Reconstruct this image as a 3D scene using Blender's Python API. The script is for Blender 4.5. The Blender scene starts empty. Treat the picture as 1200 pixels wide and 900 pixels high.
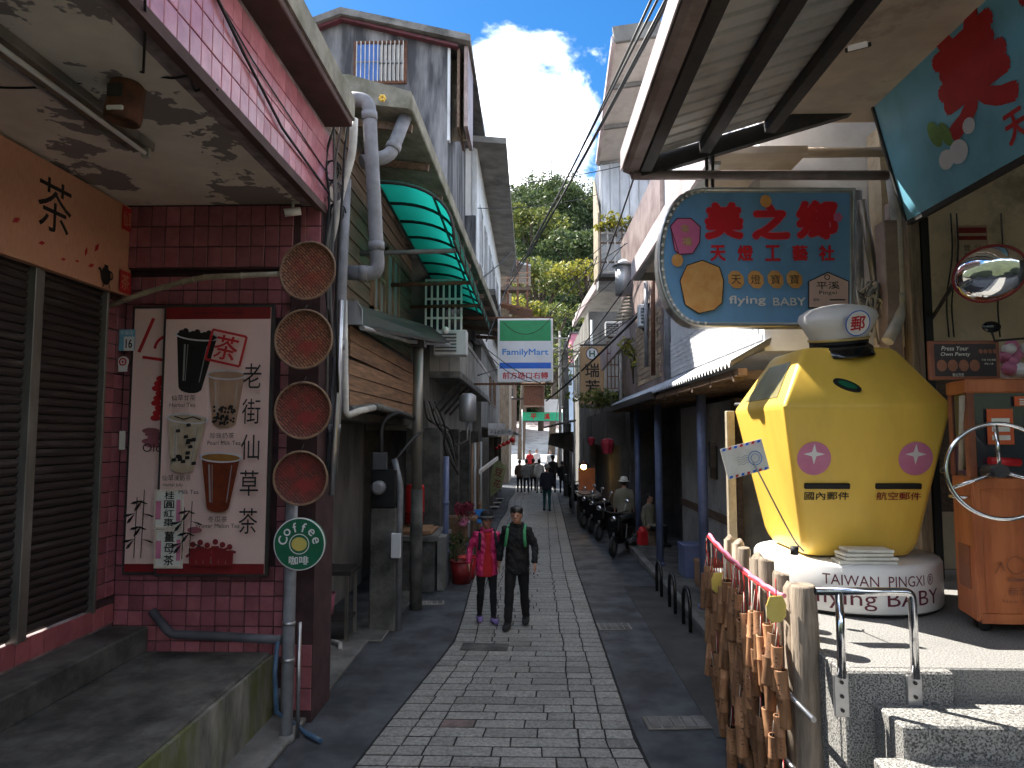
import bpy, bmesh, math, random
import numpy as np
from mathutils import Vector as V, Matrix
RND = random.Random(11)
SC = bpy.context.scene
COL = SC.collection
rad = math.radians
# ------------------------------------------------------------------ camera
CAM_Z = 2.8
PITCH, YAW, FPX = rad(4.29), rad(1.575), 800.0
cd = bpy.data.cameras.new('camera'); cam = bpy.data.objects.new('camera', cd); COL.objects.link(cam)
cd.sensor_width = 36; cd.lens = 24; cd.clip_start = 0.05; cd.clip_end = 3000
cam.location = (0, 0, CAM_Z); cam.rotation_euler = (math.pi/2 + PITCH, 0, YAW)
SC.camera = cam
# ------------------------------------------------------------------ sky, sun, exposure
SUN_AZ, SUN_EL = rad(-50), rad(52)          # azimuth clockwise from +Y
wd = bpy.data.worlds.new('World'); SC.world = wd; wd.use_nodes = True
nt = wd.node_tree; nt.nodes.clear()
def wn(t, **k):
    n = nt.nodes.new(t)
    for a, b in k.items(): setattr(n, a, b)
    return n
sky = wn('ShaderNodeTexSky', sky_type='NISHITA', sun_disc=False, sun_elevation=SUN_EL, sun_rotation=SUN_AZ,
         altitude=400, air_density=1.0, dust_density=0.3, ozone_density=3.0)
tc = wn('ShaderNodeTexCoord'); mp = wn('ShaderNodeMapping')
mp.inputs['Scale'].default_value = (1, 1, 1.6); mp.inputs['Location'].default_value = (0.37, 0.0, 0.1)
nz = wn('ShaderNodeTexNoise'); nz.inputs['Scale'].default_value = 5.0; nz.inputs['Detail'].default_value = 6; nz.inputs['Roughness'].default_value = .62
nz.inputs['Distortion'].default_value = .2
nt.links.new(tc.outputs['Generated'], mp.inputs['Vector']); nt.links.new(mp.outputs['Vector'], nz.inputs['Vector'])
# the cumulus bank over the valley and the clear patches beside it, in the sky's own direction space
prev = nz.outputs['Fac']
for cdir, r0, r1, amt in (((-.01, .91, .42), .02, .21, .56), ((-.02, .885, .45), .10, .42, -.32), ((-.055, .868, .495), .0, .07, .20)):
    vs = wn('ShaderNodeVectorMath', operation='DISTANCE'); vs.inputs[1].default_value = V(cdir).normalized(); nt.links.new(tc.outputs['Generated'], vs.inputs[0])
    bl = wn('ShaderNodeMapRange', interpolation_type='SMOOTHSTEP'); bl.inputs['From Min'].default_value = r0; bl.inputs['From Max'].default_value = r1; bl.inputs['To Min'].default_value = amt; bl.inputs['To Max'].default_value = 0
    nt.links.new(vs.outputs['Value'], bl.inputs['Value'])
    ad = wn('ShaderNodeMath', operation='ADD'); nt.links.new(prev, ad.inputs[0]); nt.links.new(bl.outputs[0], ad.inputs[1]); prev = ad.outputs[0]
cr = wn('ShaderNodeMapRange', interpolation_type='SMOOTHSTEP'); cr.inputs['From Min'].default_value = .42; cr.inputs['From Max'].default_value = .66
nt.links.new(ad.outputs[0], cr.inputs['Value'])
nz2 = wn('ShaderNodeTexNoise'); nz2.inputs['Scale'].default_value = 7; nz2.inputs['Detail'].default_value = 4
nt.links.new(mp.outputs['Vector'], nz2.inputs['Vector'])
cc = wn('ShaderNodeMixRGB'); cc.inputs['Color1'].default_value = (2.4, 3.0, 4.0, 1); cc.inputs['Color2'].default_value = (15, 15.2, 15.5, 1)
c2 = wn('ShaderNodeMapRange'); c2.inputs['From Min'].default_value = .36; c2.inputs['From Max'].default_value = .62
nt.links.new(nz2.outputs['Fac'], c2.inputs['Value']); nt.links.new(c2.outputs[0], cc.inputs['Fac'])
sk = wn('ShaderNodeHueSaturation'); sk.inputs['Saturation'].default_value = 1.35; sk.inputs['Value'].default_value = .42
nt.links.new(sky.outputs['Color'], sk.inputs['Color'])
mx = wn('ShaderNodeMixRGB'); nt.links.new(cr.outputs[0], mx.inputs['Fac'])
nt.links.new(sk.outputs['Color'], mx.inputs['Color1']); nt.links.new(cc.outputs['Color'], mx.inputs['Color2'])
bg = wn('ShaderNodeBackground'); bg.inputs['Strength'].default_value = 0.10
wo = wn('ShaderNodeOutputWorld'); nt.links.new(mx.outputs['Color'], bg.inputs['Color']); nt.links.new(bg.outputs[0], wo.inputs['Surface'])
sl = bpy.data.lights.new('sun', 'SUN'); sl.energy = 3.4; sl.angle = rad(.5); sl.color = (1, .95, .86)
sun = bpy.data.objects.new('sun', sl); COL.objects.link(sun)
SDIR = V((math.sin(SUN_AZ)*math.cos(SUN_EL), math.cos(SUN_AZ)*math.cos(SUN_EL), math.sin(SUN_EL)))
sun.rotation_euler = (-SDIR).to_track_quat('-Z', 'Y').to_euler(); sun.location = (-8, 8, 20)
vw = SC.view_settings; vw.view_transform = 'Standard'; vw.look = 'None'; vw.exposure = 2.3; vw.gamma = 1; vw.use_curve_mapping = False
SC.render.engine = 'CYCLES'; SC.cycles.use_denoising = True; SC.cycles.max_bounces = 5; SC.cycles.diffuse_bounces = 3; SC.cycles.glossy_bounces = 2; SC.cycles.transmission_bounces = 2; SC.cycles.adaptive_threshold = .03
SC.cycles.transparent_max_bounces = 6; SC.cycles.sample_clamp_indirect = 6; SC.cycles.use_adaptive_sampling = True

# ------------------------------------------------------------------ helpers
_CR = Matrix.Rotation(YAW, 3, 'Z') @ Matrix.Rotation(math.pi/2 + PITCH, 3, 'X')
def ray(px, py): return _CR @ V(((px-600)/FPX, (450-py)/FPX, -1))
def P(px, py, Y):                      # the point at depth Y along a sight line of the survey photograph
    d = ray(px, py); return V((0, 0, CAM_Z)) + d*(Y/d.y)
def PX(px, py, X):
    d = ray(px, py); return V((0, 0, CAM_Z)) + d*(X/d.x)
def PZ(px, py, z):
    d = ray(px, py); return V((0, 0, CAM_Z)) + d*((z-CAM_Z)/d.z)
def tag(o, label=None, cat=None, group=None, kind=None):
    if label: o['label'] = label
    if cat: o['category'] = cat
    if group: o['group'] = group
    if kind: o['kind'] = kind
    return o
def thing(name, loc, label, cat, group=None):
    o = bpy.data.objects.new(name, None); COL.objects.link(o); o.location = V(loc); o.empty_display_size = .1
    return tag(o, label, cat, group)
def world_of(p):
    m = Matrix.LocRotScale(p.location, p.rotation_euler, p.scale)
    return world_of(p.parent) @ p.matrix_parent_inverse @ m if p.parent is not None else m
def link(o, parent=None):
    COL.objects.link(o)
    if parent is not None:
        o.parent = parent
        m = world_of(parent)
        o.matrix_parent_inverse = m.inverted()
    return o
def copy_tree(o, parent=None):
    c = o.copy(); COL.objects.link(c)
    if parent is not None: c.parent = parent
    for ch in list(o.children): copy_tree(ch, c)
    return c
class MB:
    def __init__(s): s.v = []; s.f = []; s.m = []; s.s = []; s.mats = []
    def mi(s, mat):
        if mat not in s.mats: s.mats.append(mat)
        return s.mats.index(mat)
    def add(s, vs, fs, mat, smooth=False):
        b = len(s.v); i = s.mi(mat); s.v += [tuple(p) for p in vs]
        for f in fs: s.f.append([k+b for k in f]); s.m.append(i); s.s.append(smooth)
        return s
    def box(s, x0, x1, y0, y1, z0, z1, mat):
        vs = [(x0,y0,z0),(x1,y0,z0),(x1,y1,z0),(x0,y1,z0),(x0,y0,z1),(x1,y0,z1),(x1,y1,z1),(x0,y1,z1)]
        return s.add(vs, [(0,3,2,1),(4,5,6,7),(0,1,5,4),(1,2,6,5),(2,3,7,6),(3,0,4,7)], mat)
    def obox(s, c, size, mat, rx=0, ry=0, rz=0):
        M = Matrix.Translation(V(c)) @ Matrix.Rotation(rz,4,'Z') @ Matrix.Rotation(ry,4,'Y') @ Matrix.Rotation(rx,4,'X')
        a, b, d = size[0]/2, size[1]/2, size[2]/2
        vs = [M @ V(p) for p in [(-a,-b,-d),(a,-b,-d),(a,b,-d),(-a,b,-d),(-a,-b,d),(a,-b,d),(a,b,d),(-a,b,d)]]
        return s.add(vs, [(0,3,2,1),(4,5,6,7),(0,1,5,4),(1,2,6,5),(2,3,7,6),(3,0,4,7)], mat)
    def bar(s, p, q, w, h, mat, up=V((0,0,1))):
        p, q = V(p), V(q); d = (q-p).normalized()
        u = d.cross(up)
        if u.length < 1e-4: u = d.cross(V((0,1,0)))
        u.normalize(); n = u.cross(d)
        vs = []
        for c in (p, q):
            for a, b in ((-1,-1),(1,-1),(1,1),(-1,1)): vs.append(c + u*a*w/2 + n*b*h/2)
        return s.add(vs, [(0,1,2,3),(7,6,5,4),(0,4,5,1),(1,5,6,2),(2,6,7,3),(3,7,4,0)], mat)
    def tube(s, pts, r, mat, n=8, caps=True, sx=1.0):
        pts = [V(p) for p in pts]; k = len(pts)
        rs = r if isinstance(r, (list, tuple)) else [r]*k
        vs = []; ref = None
        for i, p in enumerate(pts):
            d = (pts[min(i+1,k-1)] - pts[max(i-1,0)]).normalized()
            if ref is None:
                ref = d.cross(V((0,0,1)))
                if ref.length < 1e-3: ref = V((1,0,0))
            u = (ref - d*ref.dot(d))
            if u.length < 1e-4: u = d.orthogonal()
            u.normalize(); w = d.cross(u); ref = u
            for j in range(n):
                a = 2*math.pi*j/n; vs.append(p + (u*math.cos(a)*sx + w*math.sin(a))*rs[i])
        fs = []
        for i in range(k-1):
            for j in range(n):
                fs.append((i*n+j, i*n+(j+1)%n, (i+1)*n+(j+1)%n, (i+1)*n+j))
        s.add(vs, fs, mat, True)
        if caps:
            b = len(s.v) - len(vs); i = s.mi(mat)
            s.f.append([b+j for j in range(n)][::-1]); s.m.append(i); s.s.append(False)
            s.f.append([b+(k-1)*n+j for j in range(n)]); s.m.append(i); s.s.append(False)
        return s
    def lathe(s, prof, mat, n=24, M=None, smooth=True, caps=True):
        M = M or Matrix.Identity(4); vs = []; k = len(prof)
        for r, z in prof:
            for j in range(n):
                a = 2*math.pi*j/n; vs.append(M @ V((r*math.cos(a), r*math.sin(a), z)))
        fs = [(i*n+j, i*n+(j+1)%n, (i+1)*n+(j+1)%n, (i+1)*n+j) for i in range(k-1) for j in range(n)]
        s.add(vs, fs, mat, smooth)
        if caps:
            b = len(s.v)-len(vs); i = s.mi(mat)
            s.f.append([b+j for j in range(n)][::-1]); s.m.append(i); s.s.append(False)
            s.f.append([b+(k-1)*n+j for j in range(n)]); s.m.append(i); s.s.append(False)
        return s
    def prism(s, poly, vec, mat):
        poly = [V(p) for p in poly]; vec = V(vec); n = len(poly)
        vs = poly + [p+vec for p in poly]
        fs = [tuple(range(n))[::-1], tuple(range(n, 2*n))] + [(i, (i+1)%n, n+(i+1)%n, n+i) for i in range(n)]
        return s.add(vs, fs, mat)
    def sphere(s, c, r, mat, n=12, m=8, sc=(1,1,1), M=None):
        c = V(c); vs = []; fs = []
        for i in range(m+1):
            t = math.pi*i/m
            for j in range(n):
                a = 2*math.pi*j/n
                p = V((math.sin(t)*math.cos(a)*r*sc[0], math.sin(t)*math.sin(a)*r*sc[1], math.cos(t)*r*sc[2]))
                vs.append(c + (M @ p if M else p))
        for i in range(m):
            for j in range(n): fs.append((i*n+j, (i+1)*n+j, (i+1)*n+(j+1)%n, i*n+(j+1)%n))
        return s.add(vs, fs, mat, True)
    def mesh(s, name):
        me = bpy.data.meshes.new(name); me.from_pydata(s.v, [], s.f)
        for m in s.mats: me.materials.append(m)
        me.polygons.foreach_set('material_index', s.m); me.polygons.foreach_set('use_smooth', s.s)
        me.update(); return me
    def build(s, name, parent=None, bevel=0, seg=1, recalc=True):
        me = s.mesh(name)
        if recalc or bevel:
            bm = bmesh.new(); bm.from_mesh(me)
            if bevel:
                bmesh.ops.remove_doubles(bm, verts=bm.verts, dist=1e-5)
                eg = [e for e in bm.edges if len(e.link_faces) == 2 and e.calc_face_angle(0) > .5]
                bmesh.ops.bevel(bm, geom=eg, offset=bevel, segments=seg, affect='EDGES', clamp_overlap=True)
            bmesh.ops.recalc_face_normals(bm, faces=bm.faces); bm.to_mesh(me); bm.free()
        return link(bpy.data.objects.new(name, me), parent)
def arc(c, u, v, r, a0, a1, n=8):
    c, u, v = V(c), V(u), V(v)
    return [c + u*r*math.cos(a0+(a1-a0)*i/n) + v*r*math.sin(a0+(a1-a0)*i/n) for i in range(n+1)]
def bend(pts, r=.08, n=4):             # rounds the corners of a polyline
    pts = [V(p) for p in pts]; out = [pts[0]]
    for a, b, c in zip(pts, pts[1:], pts[2:]):
        d1 = min(r, (a-b).length*.45); d2 = min(r, (c-b).length*.45)
        p, q = b + (a-b).normalized()*d1, b + (c-b).normalized()*d2
        for i in range(n+1):
            t = i/n; out.append(p*(1-t)**2 + b*2*t*(1-t) + q*t*t)
    out.append(pts[-1]); return out
def sag(a, b, d, n=14):
    a, b = V(a), V(b); return [a.lerp(b, i/n) - V((0,0,d*4*(i/n)*(1-i/n))) for i in range(n+1)]
# ------------------------------------------------------------------ text and print
_tx = {}
def glyphs(body, offset=0.0, res=3):
    offset = 0.0; key = (body, offset, res)
    if key in _tx: return _tx[key]
    c = bpy.data.curves.new('text', 'FONT'); c.body = body; c.offset = offset; c.resolution_u = res
    o = bpy.data.objects.new('text', c); COL.objects.link(o)
    bpy.context.view_layer.update()
    me = bpy.data.meshes.new_from_object(o.evaluated_get(bpy.context.evaluated_depsgraph_get()))
    vs = [(v.co.x, v.co.y) for v in me.vertices]; fs = [tuple(p.vertices) for p in me.polygons]
    bpy.data.objects.remove(o); bpy.data.curves.remove(c); bpy.data.meshes.remove(me)
    _tx[key] = (vs, fs); return _tx[key]
class Print:                            # flat print lying on a plane: o is its corner, u and v run along its edges
    def __init__(s, o, u, v, lift=.003):
        s.o = V(o); s.u = V(u).normalized(); s.v = V(v).normalized(); s.n = s.u.cross(s.v).normalized(); s.b = MB(); s.k = 0; s.lift = lift
    def at(s, x, y): return s.o + s.u*x + s.v*y + s.n*(s.lift + s.k*.0007)
    def poly(s, pts, mat): s.k += 1; s.b.add([s.at(*p) for p in pts], [tuple(range(len(pts)))], mat)
    def rect(s, x0, y0, x1, y1, mat): s.poly([(x0,y0),(x1,y0),(x1,y1),(x0,y1)], mat)
    def disc(s, x, y, r, mat, ry=None, n=24, rot=0):
        ry = ry or r; c, q = math.cos(rot), math.sin(rot)
        s.poly([(x + r*math.cos(a)*c - ry*math.sin(a)*q, y + r*math.cos(a)*q + ry*math.sin(a)*c) for a in [2*math.pi*i/n for i in range(n)]], mat)
    def ring(s, x, y, r0, r1, mat, n=28, a0=0, a1=2*math.pi):
        s.k += 1; vs = []; fs = []
        for i in range(n+1):
            a = a0+(a1-a0)*i/n; vs += [s.at(x+r0*math.cos(a), y+r0*math.sin(a)), s.at(x+r1*math.cos(a), y+r1*math.sin(a))]
            if i: fs.append((2*i-2, 2*i-1, 2*i+1, 2*i))
        s.b.add(vs, fs, mat)
    def line(s, pts, w, mat):
        s.k += 1
        for (x0,y0),(x1,y1) in zip(pts, pts[1:]):
            d = math.hypot(x1-x0, y1-y0) or 1; nx, ny = -(y1-y0)/d*w/2, (x1-x0)/d*w/2
            s.b.add([s.at(x0+nx,y0+ny), s.at(x0-nx,y0-ny), s.at(x1-nx,y1-ny), s.at(x1+nx,y1+ny)], [(0,1,2,3)], mat)
    def text(s, body, cx, cy, h, mat, w=None, offset=0.0, rot=0, shear=0):
        s.k += 1; vs, fs = glyphs(body, offset)
        if not vs: return
        xs = [p[0] for p in vs]; ys = [p[1] for p in vs]
        mx_, my_ = (min(xs)+max(xs))/2, (min(ys)+max(ys))/2; k = h/max(1e-6, max(ys)-min(ys)); kx = (w/(max(xs)-min(xs))) if w else k
        c, q = math.cos(rot), math.sin(rot); out = []
        base = [((x-mx_)*kx + shear*(y-my_)*k, (y-my_)*k) for x, y in vs]
        o_ = offset*h; dirs = [(0, 0)] + ([(o_*math.cos(i*math.pi/4), o_*math.sin(i*math.pi/4)) for i in range(8)] if offset > .015 else [(o_, o_), (-o_, -o_)] if offset else [])
        f = 1-2*offset/(1.0)*.9 if offset else 1            # thicker strokes keep the same outer size
        for i, (dx, dy) in enumerate(dirs):
            n_ = s.n*(.00007*i); s.b.add([s.at(cx+(a*f+dx)*c-(b*f+dy)*q, cy+(a*f+dx)*q+(b*f+dy)*c)+n_ for a, b in base], fs, mat)
    def column(s, body, cx, ytop, h, step, mat, w=None, offset=0.0):
        for i, ch in enumerate(body): s.text(ch, cx, ytop - i*step - h/2, h, mat, w, offset)
    def build(s, name, parent): return s.b.build(name, parent, recalc=False)
# ------------------------------------------------------------------ materials
def pm(name, col, col2=None, rough=.6, metal=0.0, scale=6.0, fac=(.35,.65), bump=.0, bscale=60.0, rand=0.0, spec=.4, stretch=(1,1,1),
       grime=0.0, gcol=(.02,.018,.015), gscale=1.3, gfac=(.5,.7), obj=False, coat=0.0, trans=0.0, rnoise=0.0, bdist=.01):
    m = bpy.data.materials.new(name); m.use_nodes = True; t = m.node_tree; L = t.links.new
    b = t.nodes['Principled BSDF']; b.inputs['Roughness'].default_value = rough; b.inputs['Metallic'].default_value = metal
    b.inputs['Specular IOR Level'].default_value = spec; b.inputs['Coat Weight'].default_value = coat
    N = t.nodes.new
    src = None
    if obj: tcn = N('ShaderNodeTexCoord'); src = tcn.outputs['Object']
    else: g = N('ShaderNodeNewGeometry'); src = g.outputs['Position']
    mp_ = N('ShaderNodeMapping'); mp_.inputs['Scale'].default_value = stretch; L(src, mp_.inputs['Vector']); vec = mp_.outputs['Vector']
    if rand:
        oi = N('ShaderNodeObjectInfo'); vm = N('ShaderNodeVectorMath'); vm.operation = 'MULTIPLY_ADD'
        cmb = N('ShaderNodeCombineXYZ'); 
        for i in range(3): L(oi.outputs['Random'], cmb.inputs[i])
        vm.inputs[1].default_value = (37, 53, 71); L(cmb.outputs[0], vm.inputs[0]); L(vec, vm.inputs[2]); vec = vm.outputs[0]
    n1 = N('ShaderNodeTexNoise'); n1.inputs['Scale'].default_value = scale; n1.inputs['Detail'].default_value = 4; n1.inputs['Roughness'].default_value = .62; L(vec, n1.inputs['Vector'])
    mr = N('ShaderNodeMapRange'); mr.inputs['From Min'].default_value = fac[0]; mr.inputs['From Max'].default_value = fac[1]; L(n1.outputs['Fac'], mr.inputs['Value'])
    mix = N('ShaderNodeMixRGB'); col2 = col2 or tuple(c*.72 for c in col)
    mix.inputs['Color1'].default_value = (*col, 1); mix.inputs['Color2'].default_value = (*col2, 1); L(mr.outputs[0], mix.inputs['Fac'])
    out = mix.outputs['Color']
    if grime:
        n2 = N('ShaderNodeTexNoise'); n2.inputs['Scale'].default_value = gscale; n2.inputs['Detail'].default_value = 5; n2.inputs['Roughness'].default_value = .68; L(vec, n2.inputs['Vector'])
        m2 = N('ShaderNodeMapRange'); m2.inputs['From Min'].default_value = gfac[0]; m2.inputs['From Max'].default_value = gfac[1]; m2.inputs['To Max'].default_value = grime; L(n2.outputs['Fac'], m2.inputs['Value'])
        x2 = N('ShaderNodeMixRGB'); x2.inputs['Color2'].default_value = (*gcol, 1); L(m2.outputs[0], x2.inputs['Fac']); L(out, x2.inputs['Color1']); out = x2.outputs['Color']
    if rand:
        hv = N('ShaderNodeHueSaturation'); m3 = N('ShaderNodeMapRange'); m3.inputs['To Min'].default_value = 1-rand; m3.inputs['To Max'].default_value = 1+rand
        L(oi.outputs['Random'], m3.inputs['Value']); L(m3.outputs[0], hv.inputs['Value']); L(out, hv.inputs['Color']); out = hv.outputs['Color']
    L(out, b.inputs['Base Color'])
    if rnoise:
        m4 = N('ShaderNodeMapRange'); m4.inputs['To Min'].default_value = max(.03, rough-rnoise); m4.inputs['To Max'].default_value = min(1, rough+rnoise); L(n1.outputs['Fac'], m4.inputs['Value']); L(m4.outputs[0], b.inputs['Roughness'])
    if bump:
        n3 = N('ShaderNodeTexNoise'); n3.inputs['Scale'].default_value = bscale; n3.inputs['Detail'].default_value = 2; L(vec, n3.inputs['Vector'])
        bp = N('ShaderNodeBump'); bp.inputs['Strength'].default_value = bump; bp.inputs['Distance'].default_value = bdist; L(n3.outputs['Fac'], bp.inputs['Height']); L(bp.outputs[0], b.inputs['Normal'])
    if trans:
        b.inputs['Transmission Weight'].default_value = trans
    return m
def emat(name, col, strength):
    m = bpy.data.materials.new(name); m.use_nodes = True; b = m.node_tree.nodes['Principled BSDF']
    b.inputs['Base Color'].default_value = (*col, 1); b.inputs['Emission Color'].default_value = (*col, 1); b.inputs['Emission Strength'].default_value = strength; return m
def glass(name, col, rough=.05, alpha=.35):
    m = bpy.data.materials.new(name); m.use_nodes = True; b = m.node_tree.nodes['Principled BSDF']
    b.inputs['Base Color'].default_value = (*col, 1); b.inputs['Roughness'].default_value = rough; b.inputs['Alpha'].default_value = alpha; b.inputs['Specular IOR Level'].default_value = .6; return m
def leafmat(name, c1, c2, c3=None):
    m = bpy.data.materials.new(name); m.use_nodes = True; t = m.node_tree; L = t.links.new; N = t.nodes.new; b = t.nodes['Principled BSDF']
    g = N('ShaderNodeNewGeometry'); cr_ = N('ShaderNodeValToRGB'); e = cr_.color_ramp.elements
    e[0].color = (*c1, 1); e[1].color = (*c2, 1)
    if c3: x = cr_.color_ramp.elements.new(.85); x.color = (*c3, 1)
    L(g.outputs['Random Per Island'], cr_.inputs['Fac']); L(cr_.outputs['Color'], b.inputs['Base Color'])
    b.inputs['Roughness'].default_value = .55; b.inputs['Specular IOR Level'].default_value = .25
    tr = N('ShaderNodeBsdfTranslucent'); L(cr_.outputs['Color'], tr.inputs['Color']); mxs = N('ShaderNodeMixShader'); mxs.inputs['Fac'].default_value = .35
    L(b.outputs[0], mxs.inputs[1]); L(tr.outputs[0], mxs.inputs[2]); L(mxs.outputs[0], t.nodes['Material Output'].inputs['Surface']); return m
M = {}
M['asphalt'] = pm('asphalt', (.078,.082,.092), (.030,.032,.037), rough=.55, scale=1.8, fac=(.38,.62), bump=.5, bscale=220, grime=.6, gcol=(.012,.013,.016), gscale=.7, spec=.4, rnoise=.25, bdist=.006)
M['asphalt_edge'] = pm('asphalt_edge', (.075,.073,.070), (.035,.034,.033), rough=.8, scale=1.6, bump=.5, bscale=160, grime=.5, gscale=1.1)
M['joint'] = pm('joint', (.018,.018,.018), rough=.9, bump=.4)
M['stone'] = pm('stone', (.33,.318,.295), (.16,.155,.145), rough=.5, scale=30, bump=.9, bscale=60, rand=.11, grime=.5, gcol=(.095,.09,.08), gscale=.9, gfac=(.46,.66), rnoise=.22, bdist=.008)
M['stone_red'] = pm('stone_red', (.19,.13,.12), (.10,.075,.07), rough=.5, scale=9, bump=.5, bscale=85, rand=.2, rnoise=.2)
M['dirt'] = pm('dirt', (.12,.11,.09), (.07,.065,.05), scale=.5, rough=.9)
M['concrete'] = pm('concrete', (.20,.195,.185), (.115,.11,.105), rough=.85, scale=2.2, bump=.4, bscale=50, grime=.75, gcol=(.025,.027,.022), gscale=1.7)
M['concrete_dark'] = pm('concrete_dark', (.14,.135,.125), (.05,.049,.046), rough=.85, scale=2.6, bump=.45, bscale=40, grime=.8, gcol=(.014,.015,.013), gscale=1.5)
M['concrete_pale'] = pm('concrete_pale', (.42,.41,.39), (.29,.28,.27), rough=.85, scale=1.4, bump=.3, grime=.6, gcol=(.10,.10,.095), gscale=1.1)
M['moss_conc'] = pm('moss_conc', (.28,.27,.24), (.10,.10,.085), rough=.9, scale=3.5, bump=.5, bscale=40, stretch=(1,1,.35), grime=.85, gcol=(.10,.115,.015), gscale=1.8, gfac=(.42,.6))
M['stained_wall'] = pm('stained_wall', (.25,.25,.26), (.05,.051,.058), rough=.9, scale=1.1, stretch=(1.8,1.8,.30), fac=(.36,.58), bump=.3, bscale=25, grime=.8, gcol=(.03,.03,.034), gscale=.9)
M['tile_pink'] = pm('tile_pink', (.36,.125,.145), (.27,.085,.10), rough=.28, scale=7, rand=.22, bump=.15, bscale=12, spec=.5, grime=.55, gcol=(.12,.045,.05), gscale=1.3)
M['tile_base'] = pm('tile_base', (.40,.12,.13), (.32,.09,.10), rough=.28, scale=7, rand=.12, bump=.1, bscale=12)
M['tile_fascia'] = pm('tile_fascia', (.62,.26,.31), (.52,.19,.24), rough=.16, scale=6, rand=.14, bump=.1, bscale=9, spec=.6, grime=.3, gcol=(.2,.06,.07), gscale=1.6)
M['grout'] = pm('grout', (.33,.27,.27), (.14,.10,.10), rough=.9, scale=5)
M['grout_dark'] = pm('grout_dark', (.07,.035,.038), (.04,.02,.022), rough=.9, scale=5)
M['soffit'] = pm('soffit', (.76,.70,.62), (.64,.58,.51), rough=.9, scale=2.5, bump=.25, bscale=40, grime=1.0, gcol=(.24,.21,.20), gscale=.95, gfac=(.555,.566))
M['soffit2'] = pm('soffit2', (.55,.45,.34), (.42,.33,.25), rough=.9, scale=1.8, bump=.2, bscale=60, grime=.5, gcol=(.16,.12,.10), gscale=1.4, gfac=(.56,.66))
M['brown_paint'] = pm('brown_paint', (.10,.055,.05), (.06,.035,.03), rough=.8, scale=3)
M['shutter'] = pm('shutter', (.05,.038,.036), (.045,.034,.032), rough=.42, metal=.3, scale=2.5, stretch=(1,.5,3), grime=.6, gcol=(.19,.17,.16), gscale=2.6, gfac=(.55,.75), rand=.1)
M['steel_frame'] = pm('steel_frame', (.30,.28,.25), (.16,.15,.13), rough=.4, metal=.6, scale=3, stretch=(1,1,.3))
M['chrome'] = pm('chrome', (.75,.75,.76), (.6,.6,.62), rough=.13, metal=1, scale=8, rnoise=.08)
M['steel'] = pm('steel', (.55,.55,.56), (.4,.4,.42), rough=.32, metal=.9, scale=5)
M['pvc'] = pm('pvc', (.25,.255,.28), (.15,.155,.17), rough=.5, scale=3, grime=.5, gcol=(.07,.07,.068), gscale=2.5)
M['pvc_dark'] = pm('pvc_dark', (.10,.105,.12), (.06,.06,.07), rough=.5, scale=3)
M['pvc_white'] = pm('pvc_white', (.55,.53,.49), (.38,.36,.33), rough=.55, scale=4, grime=.5, gcol=(.15,.14,.12), gscale=3)
M['hose'] = pm('hose', (.05,.10,.17), (.03,.06,.11), rough=.45)
M['black'] = pm('black', (.012,.012,.013), rough=.5)
M['rubber'] = pm('rubber', (.015,.015,.016), (.03,.03,.03), rough=.75)
M['cable'] = pm('cable', (.018,.018,.02), rough=.6)
M['cable_grey'] = pm('cable_grey', (.16,.155,.15), rough=.6)
M['dark_iron'] = pm('dark_iron', (.032,.032,.034), (.055,.045,.04), rough=.6, metal=.2, scale=9, bump=.2)
M['rust'] = pm('rust', (.16,.065,.035), (.08,.035,.022), rough=.75, scale=9, bump=.3, grime=.4)
M['wood_dark'] = pm('wood_dark', (.17,.115,.08), (.09,.06,.042), rough=.8, scale=3, stretch=(6,.6,9), bump=.4, bscale=18, rand=.25, grime=.5, gcol=(.022,.017,.014), gscale=1.4)
M['wood_board'] = pm('wood_board', (.30,.165,.09), (.13,.075,.045), rough=.75, scale=3, stretch=(6,.6,9), bump=.4, bscale=18, rand=.3, grime=.5, gcol=(.035,.024,.016), gscale=1.4)
M['wood_grey'] = pm('wood_grey', (.30,.24,.18), (.16,.125,.095), rough=.85, scale=4, stretch=(6,6,.6), bump=.5, bscale=22, rand=.2, grime=.5, gcol=(.07,.055,.04), gscale=2)
M['wood_frame'] = pm('wood_frame', (.30,.19,.12), (.18,.11,.07), rough=.7, scale=5, stretch=(4,4,.7))
M['bamboo'] = pm('bamboo', (.40,.205,.10), (.25,.115,.055), rough=.65, scale=5, stretch=(5,5,.8), rand=.42, grime=.5, gcol=(.15,.075,.04), gscale=3, bump=.3, bscale=30)
M['bamboo_pole'] = pm('bamboo_pole', (.42,.36,.26), (.25,.21,.15), rough=.6, scale=6)
M['paper'] = pm('paper', (.80,.56,.49), (.70,.48,.42), rough=.7, scale=60, stretch=(1,1,4), bump=.0)
M['paper_tan'] = pm('paper_tan', (.60,.30,.19), (.52,.25,.15), rough=.65, scale=70, stretch=(1,1,.15))
M['paper_white'] = pm('paper_white', (.72,.70,.62), (.62,.60,.52), rough=.6, scale=9)
M['red'] = pm('red', (.50,.018,.022), (.40,.014,.018), rough=.45, scale=5)
M['red_dark'] = pm('red_dark', (.22,.012,.014), (.16,.01,.012), rough=.5, scale=5)
M['ink'] = pm('ink', (.014,.012,.012), rough=.6)
M['white'] = pm('white', (.78,.77,.75), (.70,.69,.67), rough=.4, scale=3, grime=.15, gcol=(.5,.48,.44))
M['white_metal'] = pm('white_metal', (.66,.68,.70), (.50,.52,.54), rough=.45, scale=1.4, stretch=(1,1,.35), grime=.55, gcol=(.24,.21,.17), gscale=2.0)
M['zinc'] = pm('zinc', (.52,.53,.55), (.30,.31,.33), rough=.42, metal=.45, scale=1.6, stretch=(1,1,.3), grime=.5, gcol=(.20,.18,.16), gscale=2.2)
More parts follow.
